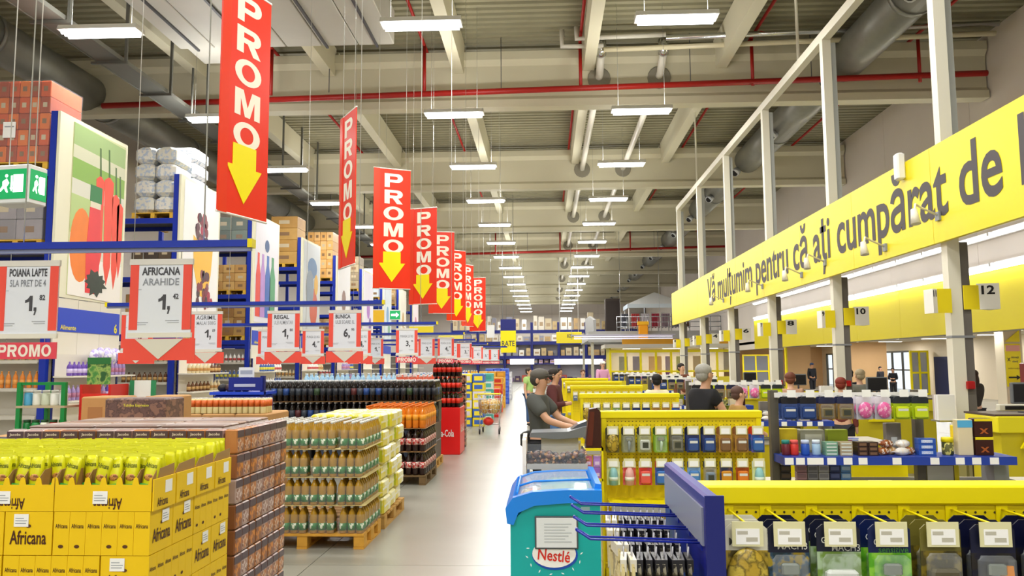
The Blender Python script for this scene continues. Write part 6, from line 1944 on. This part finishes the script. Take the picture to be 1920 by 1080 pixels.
# ================================================================== left middle ground: stands between racks and pallets
t = thing('green_display_rack', 'green steel display rack with jars behind the peanut cartons', 'rack', (-4.42, 6.9, 0))
for x in (-0.2, 0.2):
    for y_ in (0, 0.4):
        obj('rack_post', MB().box(x - 0.018, x + 0.018, y_ - 0.018, y_ + 0.018, 0, 1.62), mat('#12843c', 0.4), t)
for z in (0.3, 0.8, 1.16, 1.42):
    obj('rack_shelf', MB().box(-0.22, 0.22, -0.02, 0.42, z - 0.02, z), mat('#b8a888', 0.5), t)
obj('top_rail', MB().box(-0.22, 0.22, -0.012, 0.012, 1.6, 1.625), mat('#12843c', 0.4), t)
rnd = random.Random(8)
for li, z in enumerate((1.16, 1.42)):
    for i in range(5):
        c = [['#1f7a3c', '#2a8a48', '#e8ecd8', '#b02c20', '#d8c030'], ['#58a8d0', '#e0e0d4', '#c8d0b8', '#e8e8e0', '#d8dcd8']][li][i]
        o = thing('jar', ['green', 'bright green', 'pale', 'red', 'yellow', 'blue topped', 'ivory', 'sage', 'white', 'chalk'][li * 5 + i] + ' jar on the green display rack', 'jar', (-4.42 - 0.16 + i * 0.08, 6.96, z), 0, 'jars on the green rack')
        obj('glass', MB().lathe([(0.034, 0), (0.036, 0.01), (0.036, 0.1), (0.028, 0.115)], 10), mat(c, 0.25), o)
        obj('lid', MB().lathe([(0.031, 0.115), (0.031, 0.135)], 10), mat('#d8d8d0' if li else '#2a5a34', 0.35), o)
t = thing('red_display_stand', 'red cardboard stand topped by a green picture card', 'stand', (-4.0, 7.05, 0))
for x in (-0.13, 0.13):
    obj('side_panel', MB().box(x - 0.012, x + 0.012, -0.05, 0.25, 0, 1.6), mat('#c8201c', 0.4), t)
for (z, h_) in ((1.4, 0.12), (1.25, 0.1), (0.85, 0.1)):
    obj('front_rail', MB().box(-0.12, 0.12, -0.06, -0.04, z, z + h_), mat('#d8281c', 0.4), t)
    obj('shelf', MB().box(-0.12, 0.12, -0.05, 0.25, z - 0.02, z), mat('#a81c18', 0.4), t)
hc = obj('header_card', MB().box(-0.11, 0.1, 0.0, 0.012, 1.6, 1.84), mat('#3a7a38', 0.4, spots=['#4a8a40', '#9cb860', '#2c5c30'], scale=12, noise=0.2), t)
obj('header_title', MB().box(-0.11, 0.1, -0.003, 0.0, 1.78, 1.84), mat('#2c7038', 0.4), hc)
t = thing('folding_frame', 'white and green poster frame behind the espresso carton', 'frame', (-3.72, 7.3, 0))
obj('sheet', MB().box(-0.1, 0.1, 0, 0.012, 1.2, 1.63), mat('#e6ece4', 0.5), t)
for x in (-0.1, 0.1):
    obj('green_stile', MB().box(x - 0.025, x + 0.015, -0.006, 0.016, 0, 1.63), mat('#2c8a58', 0.5), t)
for i in range(2):
    t = thing('green_crate', 'dark green crate of drinks at the edge of the peanut pallet', 'crate', (-3.35 - i * 0.42, 3.95, 0), 0, 'dark green crates')
    for L in range(3):
        obj('crate_wall', MB().bbox(-0.19, 0.19, -0.14, 0.14, L * 0.42, L * 0.42 + 0.4, 0.02), mat('#0f7038', 0.4), t)
        obj('crate_rim', MB().box(-0.2, 0.2, -0.15, 0.15, L * 0.42 + 0.36, L * 0.42 + 0.41), mat('#182434', 0.4), t)
# blue demonstration counter with things on it
t = thing('demo_counter', 'royal blue demonstration counter beside the long dark soda wall', 'counter', (-4.35, 11.3, 0))
obj('counter_body', MB().bbox(-0.3, 0.38, -0.2, 0.3, 0, 1.36, 0.02), mat('#1830a8', 0.35), t)
obj('header', MB().box(-0.08, 0.4, -0.22, -0.2, 1.42, 1.6), mat('#18288c', 0.35), t)
obj('header_text', MB().box(0.0, 0.3, -0.225, -0.22, 1.47, 1.51), mat('#b8c0e0', 0.5), t)
obj('counter_ledge', MB().box(-0.34, 0.42, -0.24, 0.32, 1.36, 1.4), mat('#2448d0', 0.3), t)
obj('tall_post', MB().box(0.36, 0.42, -0.2, -0.14, 0, 1.62), NAVY, t)
for i in range(4):
    tag(obj('black_bundle', MB().blob((0, 0, 0.05), 0.07, 0.08, 0.06, 10, 6), mat(['#1c1a20', '#4a3434', '#2a2a34', '#101014'][i], 0.5), None, (-4.6 + i * 0.11, 11.3, 1.4)), ['black', 'maroon', 'slate', 'jet black'][i] + ' bundle lying on the blue demonstration counter', 'bundle')
pbox('label_card', 'white price card on the blue demonstration counter', 'card', (-4.28, 11.35, 1.6), (0.22, 0.02, 0.14), '#e8ecf0', (-0.4, 0.4, 0.3, 0.7), '#a8b0c0')

# ================================================================== displays further down the aisle
t = thing('cola_display', 'bright red cardboard cola display box with white script', 'display', (-1.98, 15.9, 0))
obj('base_box', MB().bbox(-0.28, 0.28, 0, 0.9, 0.0, 0.92, 0.01), mat('#e01818', 0.35), t)
text('Coca-Cola', 0.42, 0.14, WHITE, t, (-0.05, -0.004, 0.42))
text('Coca-Cola', 0.6, 0.16, WHITE, t, (0.283, 0.45, 0.5), EAST)
cs2 = bottle_set(0.30, 0.045, '#241410', '#d8301c', '#c8201c', (0.28, 0.6))
cp2 = pack_proto('cola_display_pack', '', '', [cs2], 3, 2, 0.045, h=0.3)
for L in range(3):
    for i in range(2):
        for j in range(3):
            if L > 0 and j > 1:
                continue
            place(cp2, (-2.12 + i * 0.28, 16.05 + j * 0.2, 0.921 + L * 0.305), 0, 'small cola pack on the red display, %s tier' % ['first', 'second', 'third'][L], 'small cola packs on the red display')
for L in range(8):
    tag(obj('dark_jar_case', MB().bbox(-0.16, 0.16, -0.16, 0.16, 0, 0.19, 0.012), mat(['#3a2830', '#6a4838', '#4a3038'][L % 3], 0.35, spots=['#a87858', '#2a1c24'], scale=16, noise=0.1), None, (-1.9, 17.5, L * 0.193)), 'dark brown jar case, %s in the column beside the cart' % ['lowest', 'second', 'third', 'fourth', 'fifth', 'sixth', 'seventh', 'topmost'][L], 'case')
# shopping cart with goods
t = thing('shopping_cart', 'chrome shopping cart with yellow handle and a full basket', 'shopping cart', (-1.45, 21.0, 0))
wire = MB()
for z in (0.5, 0.62, 0.74, 0.86, 0.98):
    f_ = (z - 0.5) / 0.48
    xa, xb, ya, yb = -0.26 - 0.04 * f_, 0.26 + 0.04 * f_, -0.3 - 0.1 * f_, 0.32 + 0.08 * f_
    wire.tube([(xa, ya, z), (xb, ya, z), (xb, yb, z), (xa, yb, z), (xa, ya, z)], 0.006, 5)
for i in range(9):
    x = -0.26 + i * 0.065
    wire.tube([(x, -0.3, 0.5), (x * 1.15, -0.4, 0.98)], 0.004, 4)
    wire.tube([(x, 0.32, 0.5), (x * 1.15, 0.4, 0.98)], 0.004, 4)
    wire.tube([(x, -0.3, 0.5), (x, 0.32, 0.5)], 0.004, 4)
for i in range(8):
    y_ = -0.28 + i * 0.085
    wire.tube([(-0.26, y_, 0.5), (-0.3, y_ * 1.2, 0.98)], 0.004, 4)
    wire.tube([(0.26, y_, 0.5), (0.3, y_ * 1.2, 0.98)], 0.004, 4)
obj('wire_basket', wire, STEEL, t)
obj('chassis', MB().tube([(-0.25, -0.4, 0.16), (-0.22, 0.35, 0.2), (0.22, 0.35, 0.2), (0.25, -0.4, 0.16)], 0.014, 6).tube([(-0.25, -0.4, 0.16), (-0.24, -0.3, 0.52)], 0.012, 6).tube([(0.25, -0.4, 0.16), (0.24, -0.3, 0.52)], 0.012, 6).tube([(-0.22, 0.35, 0.2), (-0.24, 0.3, 0.52)], 0.012, 6).tube([(0.22, 0.35, 0.2), (0.24, 0.3, 0.52)], 0.012, 6), STEEL, t)
obj('handle', MB().tube([(-0.3, -0.5, 1.02), (0.3, -0.5, 1.02)], 0.018, 8), YEL2, t)
obj('handle_arm', MB().tube([(-0.3, -0.4, 0.98), (-0.3, -0.5, 1.02)], 0.01, 6).tube([(0.3, -0.4, 0.98), (0.3, -0.5, 1.02)], 0.01, 6), STEEL, t)
for (x, y_) in ((-0.25, -0.4), (0.25, -0.4), (-0.22, 0.35), (0.22, 0.35)):
    obj('wheel', MB().tube([(x - 0.018, y_, 0.065), (x + 0.018, y_, 0.065)], 0.065, 12), BLACK, t)
    obj('fork', MB().box(x - 0.025, x - 0.02, y_ - 0.02, y_ + 0.02, 0.06, 0.18).box(x + 0.02, x + 0.025, y_ - 0.02, y_ + 0.02, 0.06, 0.18), STEEL, t)
for i, (x, y_, z, c, nm) in enumerate(((-0.14, -0.15, 0.52, '#c8983a', 'golden'), (0.1, -0.18, 0.52, '#d8b058', 'straw yellow'), (-0.02, 0.12, 0.52, '#c84a28', 'rusty red'), (0.14, 0.1, 0.52, '#b88838', 'ochre'))):
    tag(obj('grocery_bag', MB().blob((0, 0, 0.17), 0.13, 0.12, 0.19, 10, 7), mat(c, 0.35, spots=[c, '#e8d8b0', c], scale=12), None, (-1.45 + x, 21.0 + y_, z)), nm + ' bag inside the shopping cart', 'bag')
tag(obj('red_bag', MB().blob((0, 0, 0.1), 0.14, 0.12, 0.11, 10, 6), mat('#d83020', 0.4), None, (-1.5, 20.95, 0.2)), 'red bag on the lower rack of the shopping cart', 'bag')
# detergent and mixed stacks beyond the cart
STK = [(-1.75, 23.2, 1.1, ['#e8d830', '#3a6ac0', '#f0e440', '#d8d8e8'], 'yellow and blue detergent pack', 1.5), (-1.62, 25.0, 1.0, ['#4aa8a0', '#d8e4e4', '#58b8b0'], 'teal and white pack', 1.5), (-1.55, 27.2, 1.0, ['#d8281c', '#e03428'], 'red display carton', 0.95),
       (-1.6, 30.0, 1.0, ['#d84a28', '#e8a040', '#c83020'], 'orange and red pack', 1.3), (-1.65, 33.0, 1.0, ['#e0a030', '#e8b848', '#c88820'], 'amber bottle case', 1.5), (-1.65, 36.5, 1.0, ['#3a5ad0', '#5a7ae0'], 'blue water case', 1.6), (-1.7, 41.0, 1.0, ['#c8c8d0', '#e0e0e4'], 'pale case', 1.4)]
for (x, y_, w_, cols, nm, H) in STK:
    n = max(3, int(H / 0.24))
    for L in range(n):
        for q in range(3):
            pbox('stacked_pack', nm + ' in the stack, %s layer' % ['lowest', 'second', 'third', 'fourth', 'fifth', 'sixth', 'seventh'][L], 'pack', (x - 0.2 - 0.36 * q, y_ + 0.3, L * H / n), (0.34, 0.6, H / n - 0.004), cols[(L + q) % len(cols)], (-0.35, 0.35, 0.25, 0.75), cols[(L + q + 1) % len(cols)], group=nm + 's, stacked by the aisle')
# low pallets of drinks behind the soda wall, tops in view
ROWS = [(-2.35, 17.6, 5, '#c8604a', 'reddish'), (-2.4, 20.6, 5, '#d85a38', 'orange-red'), (-3.1, 23.4, 4, '#78a8c8', 'pale blue'), (-3.1, 26.2, 4, '#4a78d8', 'bright blue'), (-3.1, 30.0, 4, '#2c50c8', 'deep blue'), (-3.1, 34.5, 4, '#e0b040', 'golden')]
for (x, y_, n, c, nm) in ROWS:
    st = bottle_set(0.33, 0.05, c, '#e8e4e0', '#f0f0f0', (0.35, 0.6), n=6)
    pr_ = pack_proto('drink_pack', '', '', [st], 3, 2, 0.05, h=0.33)
    for i in range(n):
        pbox('drink_case', nm + ' wrapped drink case under the bottle packs', 'case', (x - i * 0.34, y_ + 0.3, 0), (0.33, 0.6, 1.2), c, (-0.4, 0.4, 0.2, 0.8), '#d0c8c0', group=nm + ' drink cases')
        for j in range(2):
            place(pr_, (x - i * 0.34, y_ + 0.15 + j * 0.25, 1.2005), 0, nm + ' bottle pack on a wrapped drink case', nm + ' bottle packs')
# water packs standing behind the dark soda wall
ws = bottle_set(0.31, 0.045, '#a8cfe8', '#58a0d8', '#e8f4fc', (0.3, 0.6), n=6)
wp = pack_proto('water_pack', '', '', [ws], 3, 2, 0.045, h=0.31)
for i in range(6):
    place(wp, (-3.0 - i * 0.3, 15.3, 1.30), 0, 'light blue water pack behind the dark soda wall', 'water packs behind the soda wall')
    pbox('water_case', 'blue wrapped water case behind the dark soda wall', 'case', (-3.0 - i * 0.3, 15.3, 0), (0.29, 0.3, 1.299), '#88b0d0', (-0.4, 0.4, 0.3, 0.8), '#d0e0ec', group='water cases behind the soda wall')

# ================================================================== far end: racks, signs
for r_ in range(7):
    x0 = -9.9 + 2.84 * r_
    Y = 84.0
    wh = ['first', 'second', 'third', 'fourth', 'fifth', 'sixth', 'seventh'][r_]
    t = thing('far_rack', 'dark blue rack at the far end of the hall, %s bay' % wh, 'rack', (x0, Y, 0), 0, 'far end racks')
    for x in (0, 2.7):
        obj('upright', MB().box(x - 0.06, x + 0.06, 0, 1.1, 0, 6.2), NAVY, t)
    for z in (1.9, 2.7, 4.2, 5.4):
        obj('cross_beam', MB().box(0, 2.7, -0.02, 0.06, z - 0.35 if z > 2 else z - 0.1, z), NAVY, t)
        obj('shelf_deck', MB().box(0, 2.7, 0, 1.1, z - 0.05, z), GREY, t)
    obj('back_panel', MB().box(0, 2.7, 1.05, 1.1, 0, 4), mat('#b8b4b8', 0.6), t)
    rr = random.Random(r_ + 20)
    for z in (0.0, 1.9, 2.7, 4.2, 5.4):
        x = 0.12
        while x < 2.3:
            w_ = rr.uniform(0.4, 0.7)
            h_ = rr.uniform(0.45, 0.95) if z > 2 else rr.uniform(0.4, 0.7)
            if z == 1.9:
                h_ = 0.4
            if z == 2.7:
                h_ = min(h_, 0.9)
            if z == 4.2:
                h_ = min(h_, 0.8)
            if z == 5.4:
                h_ = rr.uniform(0.7, 1.8)
            c = rr.choice(['#c8b898', '#e8e4dc', '#b89868', '#d8d0c0', '#8a8a98', '#c0a878']) if z > 2 else rr.choice(['#8a6aa0', '#c05a4a', '#d8d8e0', '#7a7a88', '#b89ac0', '#503c58'])
            pbox('far_carton', {0.0: 'goods case at floor level', 1.9: 'goods case on the lowest shelf', 2.7: 'carton on the second shelf', 4.2: 'carton on the third shelf', 5.4: 'carton on the top shelf'}[z] + ' of the %s far bay' % wh, 'carton', (x0 + x + w_ / 2, Y + 0.5, z), (round(w_, 1), 0.8, round(h_, 1)), c, (-0.3, 0.3, 0.3, 0.6), '#a89070', group='cartons on the far end racks, %s bay' % wh)
            x += w_ + rr.uniform(0.08, 0.25)
for i, (px, w_) in enumerate(((978, 1.3), (1076, 2.0), (1122, 0.6))):
    p_ = at(px, 684, 82.0)
    t = thing('shelf_light', ['small', 'broad', 'narrow'][i] + ' glowing white shelf light on the far racks', 'light', (p_.x, 83.66, p_.z))
    obj('casing', MB().box(-w_, w_, 0, 0.34, 0.55, 0.62), WHITE, t)
    obj('diffuser', MB().box(-w_ + 0.05, w_ - 0.05, -0.02, 0.0, 0.05, 0.55), mat('#ffffff', 0.4, emit=1.5), t)
p_ = at(953, 632, 44.0)
t = thing('rate_sign', 'hanging sign, navy above and yellow below, reading RATE', 'sign', (p_.x, 44.0, p_.z))
obj('navy_half', MB().box(-0.42, 0.42, -0.03, 0.03, 0.35, 0.98), NAVY, t)
obj('yellow_half', MB().box(-0.42, 0.42, -0.03, 0.03, -0.85, 0.35), YEL, t)
text('RATE', 0.7, 0.3, INK, t, (0, -0.035, -0.35))
obj('hanging_wire', MB().tube([(-0.3, 0, 0.98), (-0.3, 0, 11.2 - p_.z)], 0.012, 4).tube([(0.3, 0, 0.98), (0.3, 0, 11.2 - p_.z)], 0.012, 4), STEEL, t)
p_ = at(1067, 633, 60.0)
t = thing('department_sign', 'yellow hanging department sign before the far racks', 'sign', (p_.x, 60.0, p_.z))
obj('board', MB().bbox(-0.95, 0.95, -0.06, 0.06, -0.42, 0.42, 0.02), mat('#e8d428', 0.4), t)
text('BEZEA', 0.5, 0.24, INK, t, (0.1, -0.065, 0.12))
obj('hanging_wire', MB().tube([(-0.7, 0, 0.42), (-0.7, 0, 11.2 - p_.z)], 0.02, 4).tube([(0.7, 0, 0.42), (0.7, 0, 11.2 - p_.z)], 0.02, 4), WHITE, t)
for i, (px, py, Y, w_, h_, c, lab) in enumerate(((790, 620, 46.0, 1.4, 0.5, '#e2cc20', 'long yellow hanging aisle sign beyond the racks'), (845, 632, 52.0, 1.6, 0.25, '#e6d860', 'thin yellow hanging aisle strip'), (920, 622, 47.0, 0.45, 0.7, '#e8e8e8', 'small white hanging notice near the RATE sign'), (710, 594, 36.0, 0.5, 0.6, '#e8b820', 'amber hanging notice by the rack ends'))):
    p_ = at(px, py, Y)
    t = thing('aisle_sign', lab, 'sign', tuple(p_))
    obj('board', MB().box(-w_ / 2, w_ / 2, -0.02, 0.02, -h_ / 2, h_ / 2), mat(c, 0.45), t)
    obj('border', MB().box(-w_ / 2, w_ / 2, -0.03, 0.03, h_ / 2, h_ / 2 + 0.04), WHITE, t)
    obj('hanging_wire', MB().tube([(0, 0, h_ / 2), (0, 0, 11.2 - p_.z)], 0.012, 4), STEEL, t)

# ================================================================== people
SKIN = {'a': mat('#c99a7c', 0.5), 'b': mat('#d8ab8e', 0.5), 'c': mat('#b8845f', 0.5)}


def skin_mesh(name, joints, edges, m, parent, root='pelvis', sub=2):
    keys = list(joints)
    me = bpy.data.meshes.new(name)
    me.from_pydata([joints[k][0] for k in keys], [(keys.index(a), keys.index(b)) for a, b in edges], [])
    me.materials.append(m)
    o = bpy.data.objects.new(name, me)
    COL.objects.link(o)
    o.parent = parent
    md = o.modifiers.new('Skin', 'SKIN')
    md.use_smooth_shade = True
    sv = me.skin_vertices[0].data
    for i, k in enumerate(keys):
        r = joints[k][1]
        sv[i].radius = r if isinstance(r, tuple) else (r, r)
        sv[i].use_root = (k == root)
    s = o.modifiers.new('Subdivision', 'SUBSURF')
    s.levels = sub
    s.render_levels = sub
    return o


def person(label, loc, rz, H, top, legs, hair, skin='a', arms='down', sleeve=0.5, fingers=False, hat=None, long_hair=False, bag=None, stride=0.06, group=None):
    """faces -Y before turning by rz; H is standing height"""
    t = thing('person', label, 'person', loc, rz, group)
    s = H / 1.75
    t.scale = (s, s, s)
    J = {'pelvis': ((0, 0, 0.96), (0.13, 0.105)), 'waist': ((0, 0, 1.1), (0.125, 0.1)), 'chest': ((0, 0.005, 1.3), (0.145, 0.11)), 'collar': ((0, 0.01, 1.44), (0.085, 0.075)), 'neck': ((0, -0.005, 1.51), 0.05),
         'jaw': ((0, -0.03, 1.575), (0.062, 0.068)), 'skull': ((0, -0.012, 1.655), (0.078, 0.09)), 'crown': ((0, -0.005, 1.71), (0.052, 0.06))}
    E = [('pelvis', 'waist'), ('waist', 'chest'), ('chest', 'collar'), ('collar', 'neck'), ('neck', 'jaw'), ('jaw', 'skull'), ('skull', 'crown')]
    poses = {'down': ((0.2, 0.03, 1.12), (0.21, -0.03, 0.88)), 'reach': ((0.22, -0.16, 1.2), (0.16, -0.42, 1.12)), 'fold': ((0.22, -0.06, 1.14), (0.06, -0.24, 1.16)), 'desk': ((0.23, -0.1, 1.16), (0.14, -0.32, 1.06))}
    for sd, nm in ((1, 'l'), (-1, 'r')):
        ps_ = arms if isinstance(arms, str) else arms[0 if sd > 0 else 1]
        el, wr = poses[ps_]
        J['sh' + nm] = ((sd * 0.165, 0.01, 1.41), 0.05)
        J['el' + nm] = ((sd * el[0], el[1], el[2]), 0.044)
        J['wr' + nm] = ((sd * wr[0], wr[1], wr[2]), 0.031)
        d = (Vector(wr) - Vector(el)).normalized()
        hd = Vector(wr) + d * 0.075
        J['ha' + nm] = ((sd * hd.x, hd.y, hd.z), (0.036, 0.02))
        E += [('chest', 'sh' + nm), ('sh' + nm, 'el' + nm), ('el' + nm, 'wr' + nm), ('wr' + nm, 'ha' + nm)]
        if fingers:
            side = Vector((0, 0, 1)) if abs(d.z) < 0.8 else Vector((0, -1, 0))
            side = (side - d * side.dot(d)).normalized()
            for q, (off, ln) in enumerate(((0.026, 0.07), (0.009, 0.082), (-0.009, 0.076), (-0.026, 0.06))):
                a = hd + side * off + d * 0.01
                b = a + d * ln * 0.55
                c = b + d * ln * 0.35 + Vector((0, 0, -0.018))
                for kk, pt, rr_ in (('a', a, 0.011), ('b', b, 0.0095), ('c', c, 0.008)):
                    J['f%s%d%s' % (nm, q, kk)] = ((sd * pt.x, pt.y, pt.z), rr_)
                E += [('ha' + nm, 'f%s%da' % (nm, q)), ('f%s%da' % (nm, q), 'f%s%db' % (nm, q)), ('f%s%db' % (nm, q), 'f%s%dc' % (nm, q))]
            a = Vector(wr) + d * 0.035 + side * 0.035
            b = a + side * 0.025 + d * 0.035
            J['t%sa' % nm] = ((sd * a.x, a.y, a.z), 0.012)
            J['t%sb' % nm] = ((sd * b.x, b.y, b.z), 0.0095)
            E += [('wr' + nm, 't%sa' % nm), ('t%sa' % nm, 't%sb' % nm)]
        yo = stride * sd
        J['hip' + nm] = ((sd * 0.09, 0, 0.9), 0.095)
        J['kn' + nm] = ((sd * 0.1, -0.01 + yo * 0.6, 0.5), 0.06)
        J['an' + nm] = ((sd * 0.1, 0.02 + yo, 0.09), 0.042)
        J['to' + nm] = ((sd * 0.115, -0.13 + yo, 0.035), 0.035)
        E += [('pelvis', 'hip' + nm), ('hip' + nm, 'kn' + nm), ('kn' + nm, 'an' + nm), ('an' + nm, 'to' + nm)]
    skin_mesh('body', J, E, SKIN[skin], t)

    def grow(keys, g):
        o_ = {}
        for k in keys:
            p, r = J[k]
            o_[k] = (p, (r[0] + g, r[1] + g) if isinstance(r, tuple) else r + g)
        return o_
    S = grow(['pelvis', 'waist', 'chest', 'shl', 'shr', 'collar'], 0.02)
    S['collar'] = ((0, 0.01, 1.45), (0.095, 0.085))
    S['shl'] = (J['shl'][0], 0.1)
    S['shr'] = (J['shr'][0], 0.1)
    S['chest'] = (J['chest'][0], (0.178, 0.14))
    SE = [('pelvis', 'waist'), ('waist', 'chest'), ('chest', 'shl'), ('chest', 'shr'), ('chest', 'collar')]
    for nm in 'lr':
        a, b = Vector(J['sh' + nm][0]), Vector(J['el' + nm][0])
        if sleeve <= 1:
            m_ = a.lerp(b, max(0.3, sleeve))
            S['sl' + nm] = (tuple(m_), 0.08)
            SE.append(('sh' + nm, 'sl' + nm))
        else:
            S['el' + nm] = (J['el' + nm][0], 0.056)
            S['wr' + nm] = (tuple(Vector(J['el' + nm][0]).lerp(Vector(J['wr' + nm][0]), 0.85)), 0.044)
            SE += [('sh' + nm, 'el' + nm), ('el' + nm, 'wr' + nm)]
    skin_mesh('shirt', S, SE, mat(top, 0.85, noise=0.12, scale=7), t)
    T = grow(['pelvis', 'hipl', 'hipr', 'knl', 'knr', 'anl', 'anr'], 0.018)
    T['pelvis'] = ((0, 0, 0.98), (0.142, 0.118))
    skin_mesh('trousers', T, [('pelvis', 'hipl'), ('pelvis', 'hipr'), ('hipl', 'knl'), ('hipr', 'knr'), ('knl', 'anl'), ('knr', 'anr')], mat(legs, 0.85, noise=0.12, scale=8), t)
    for nm in 'lr':
        p = J['to' + nm][0]
        obj('shoe', MB().blob((p[0], p[1] + 0.06, 0.045), 0.048, 0.14, 0.046, 10, 6), mat('#2a2624', 0.5), t)
    hm = mat(hair, 0.7, noise=0.2, scale=30)
    if hat:
        obj('cap', MB().blob((0, 0.0, 1.7), 0.1, 0.112, 0.075, 14, 8).box(-0.06, 0.06, -0.17, -0.08, 1.688, 1.698), mat(hat, 0.7), t)
        obj('hair', MB().blob((0, 0.03, 1.65), 0.09, 0.085, 0.085, 12, 8), hm, t)
    else:
        obj('hair', MB().blob((0, 0.022, 1.685), 0.094, 0.098, 0.082, 14, 8).blob((0, 0.045, 1.63), 0.083, 0.068, 0.075, 12, 8), hm, t)
    if long_hair:
        obj('long_hair', MB().blob((0, 0.07, 1.53), 0.085, 0.05, 0.17, 12, 8), hm, t)
    obj('nose', MB().blob((0, -0.105, 1.622), 0.014, 0.02, 0.024, 8, 6), SKIN[skin], t)
    for sd in (-1, 1):
        obj('ear', MB().blob((sd * 0.082, 0.0, 1.63), 0.012, 0.022, 0.032, 8, 6), SKIN[skin], t)
        obj('eye', MB().blob((sd * 0.033, -0.088, 1.648), 0.012, 0.008, 0.008, 8, 5), mat('#2a1f1a', 0.3), t)
    obj('mouth', MB().blob((0, -0.094, 1.578), 0.024, 0.008, 0.006, 8, 5), mat('#a05a50', 0.5), t)
    if bag:
        obj('waist_bag', MB().bbox(-0.14, 0.14, 0.1, 0.2, 0.88, 1.06, 0.03), mat(bag, 0.6), t)
    return t


person('man in a dark grey T-shirt and black trousers reaching towards a checkout', (at(1012, 760, 8.9).x, 8.9, 0), R(72), 1.69, '#50524f', '#16161a', '#3a3632', 'a', ('reach', 'reach'), 0.75, True, hat='#5a5650', bag='#1c1c1e')
person('man in a pale green T-shirt and blue jeans standing farther down the aisle', (at(992, 740, 23.5).x, 23.5, 0), R(60), 1.66, '#b4dc86', '#3c5a86', '#3a302a', 'b', ('fold', 'down'), 0.6, False, stride=0.04)
person('person in a dark maroon top and jeans beside a checkout queue', (at(1040, 740, 13.4).x, 13.4, 0), R(75), 1.68, '#5a2c2c', '#4a6a98', '#2c2420', 'a', 'fold', 1.5)
person('grey-haired customer in a black top between two yellow boards', (at(1322, 720, 9.3).x, 9.3, 0), R(120), 1.74, '#1c1c20', '#2c2c34', '#9a9890', 'a', 'desk', 0.5)
person('black-haired man in a cream shirt working at a checkout', (at(1232, 730, 13.2).x, 13.2, 0), R(170), 1.58, '#e8dfc0', '#3a3a44', '#141214', 'b', 'desk', 0.6)
person('cashier in a tan top with pinned brown hair', (at(1385, 750, 10.25).x, 10.25, 0), R(100), 1.46, '#a88444', '#2c2c30', '#5a4038', 'b', 'desk', 0.6)
person('customer with reddish brown hair beyond the impulse rack', (at(1482, 715, 13.0).x, 13.0, 0), R(160), 1.6, '#b89078', '#3a3a44', '#6a3a28', 'b', 'down', 1.5)
person('woman with auburn hair near the checkout post', (at(1577, 722, 12.2).x, 12.2, 0), R(150), 1.53, '#7a3a34', '#2c2c34', '#7a2c1c', 'b', 'down', 1.5)
person('person with light ash hair near the auburn-haired woman', (at(1612, 715, 14.6).x, 14.6, 0), R(190), 1.63, '#8a8a80', '#3c3c40', '#b0a080', 'b', 'down', 1.5)
person('young person with short black hair beside a cream post', (at(1591, 705, 16.5).x, 16.5, 0), R(180), 1.62, '#2c3444', '#2c2c34', '#141416', 'c', 'down', 0.5)
person('cashier in a dark vest with long brown hair', (at(1825, 730, 15.5).x, 15.5, 0), R(200), 1.6, '#3a3430', '#24242a', '#3a2418', 'b', 'desk', 0.4, long_hair=True)
person('guard in a black jacket wearing a dark cap in the lobby', (at(1523, 710, 43.0).x, 43.0, 0), R(10), 1.75, '#15161c', '#1c1c24', '#1a1a1c', 'c', 'down', 1.5, hat='#2c3c5c')
person('dark silhouette of a man by the lobby glass door', (at(1652, 720, 42.0).x, 42.0, 0), R(20), 1.55, '#26262c', '#24242a', '#1a1614', 'a', 'down', 1.5)
person('dark-jacketed figure beside the man at the lobby glass door', (at(1675, 720, 39.0).x, 39.0, 0), R(-30), 1.5, '#1c1e26', '#24242a', '#1a1614', 'a', 'fold', 1.5)
person('dark-haired shopper in front of the yellow kiosk', (at(1278, 700, 21.0).x, 21.0, 0), R(30), 1.76, '#7a4a3c', '#2c2c34', '#2a2420', 'b', 'down', 1.5)
person('shopper in a pink top and white hat beyond the checkouts', (at(1130, 700, 29.0).x, 29.0, 0), R(20), 1.86, '#d8a0c4', '#5a5a60', '#3a2824', 'b', 'fold', 1.5, hat='#f0ece8')
person('shopper with brown hair behind the far yellow boards', (at(1093, 710, 26.5).x, 26.5, 0), R(10), 1.58, '#b08a70', '#3a3a44', '#5a3a28', 'b', 'down', 1.5)
person('shopper in purple farther behind the man in green', (at(1050, 705, 27.0).x, 27.0, 0), R(40), 1.62, '#5a3c5c', '#34343c', '#2a201c', 'a', 'down', 1.5)
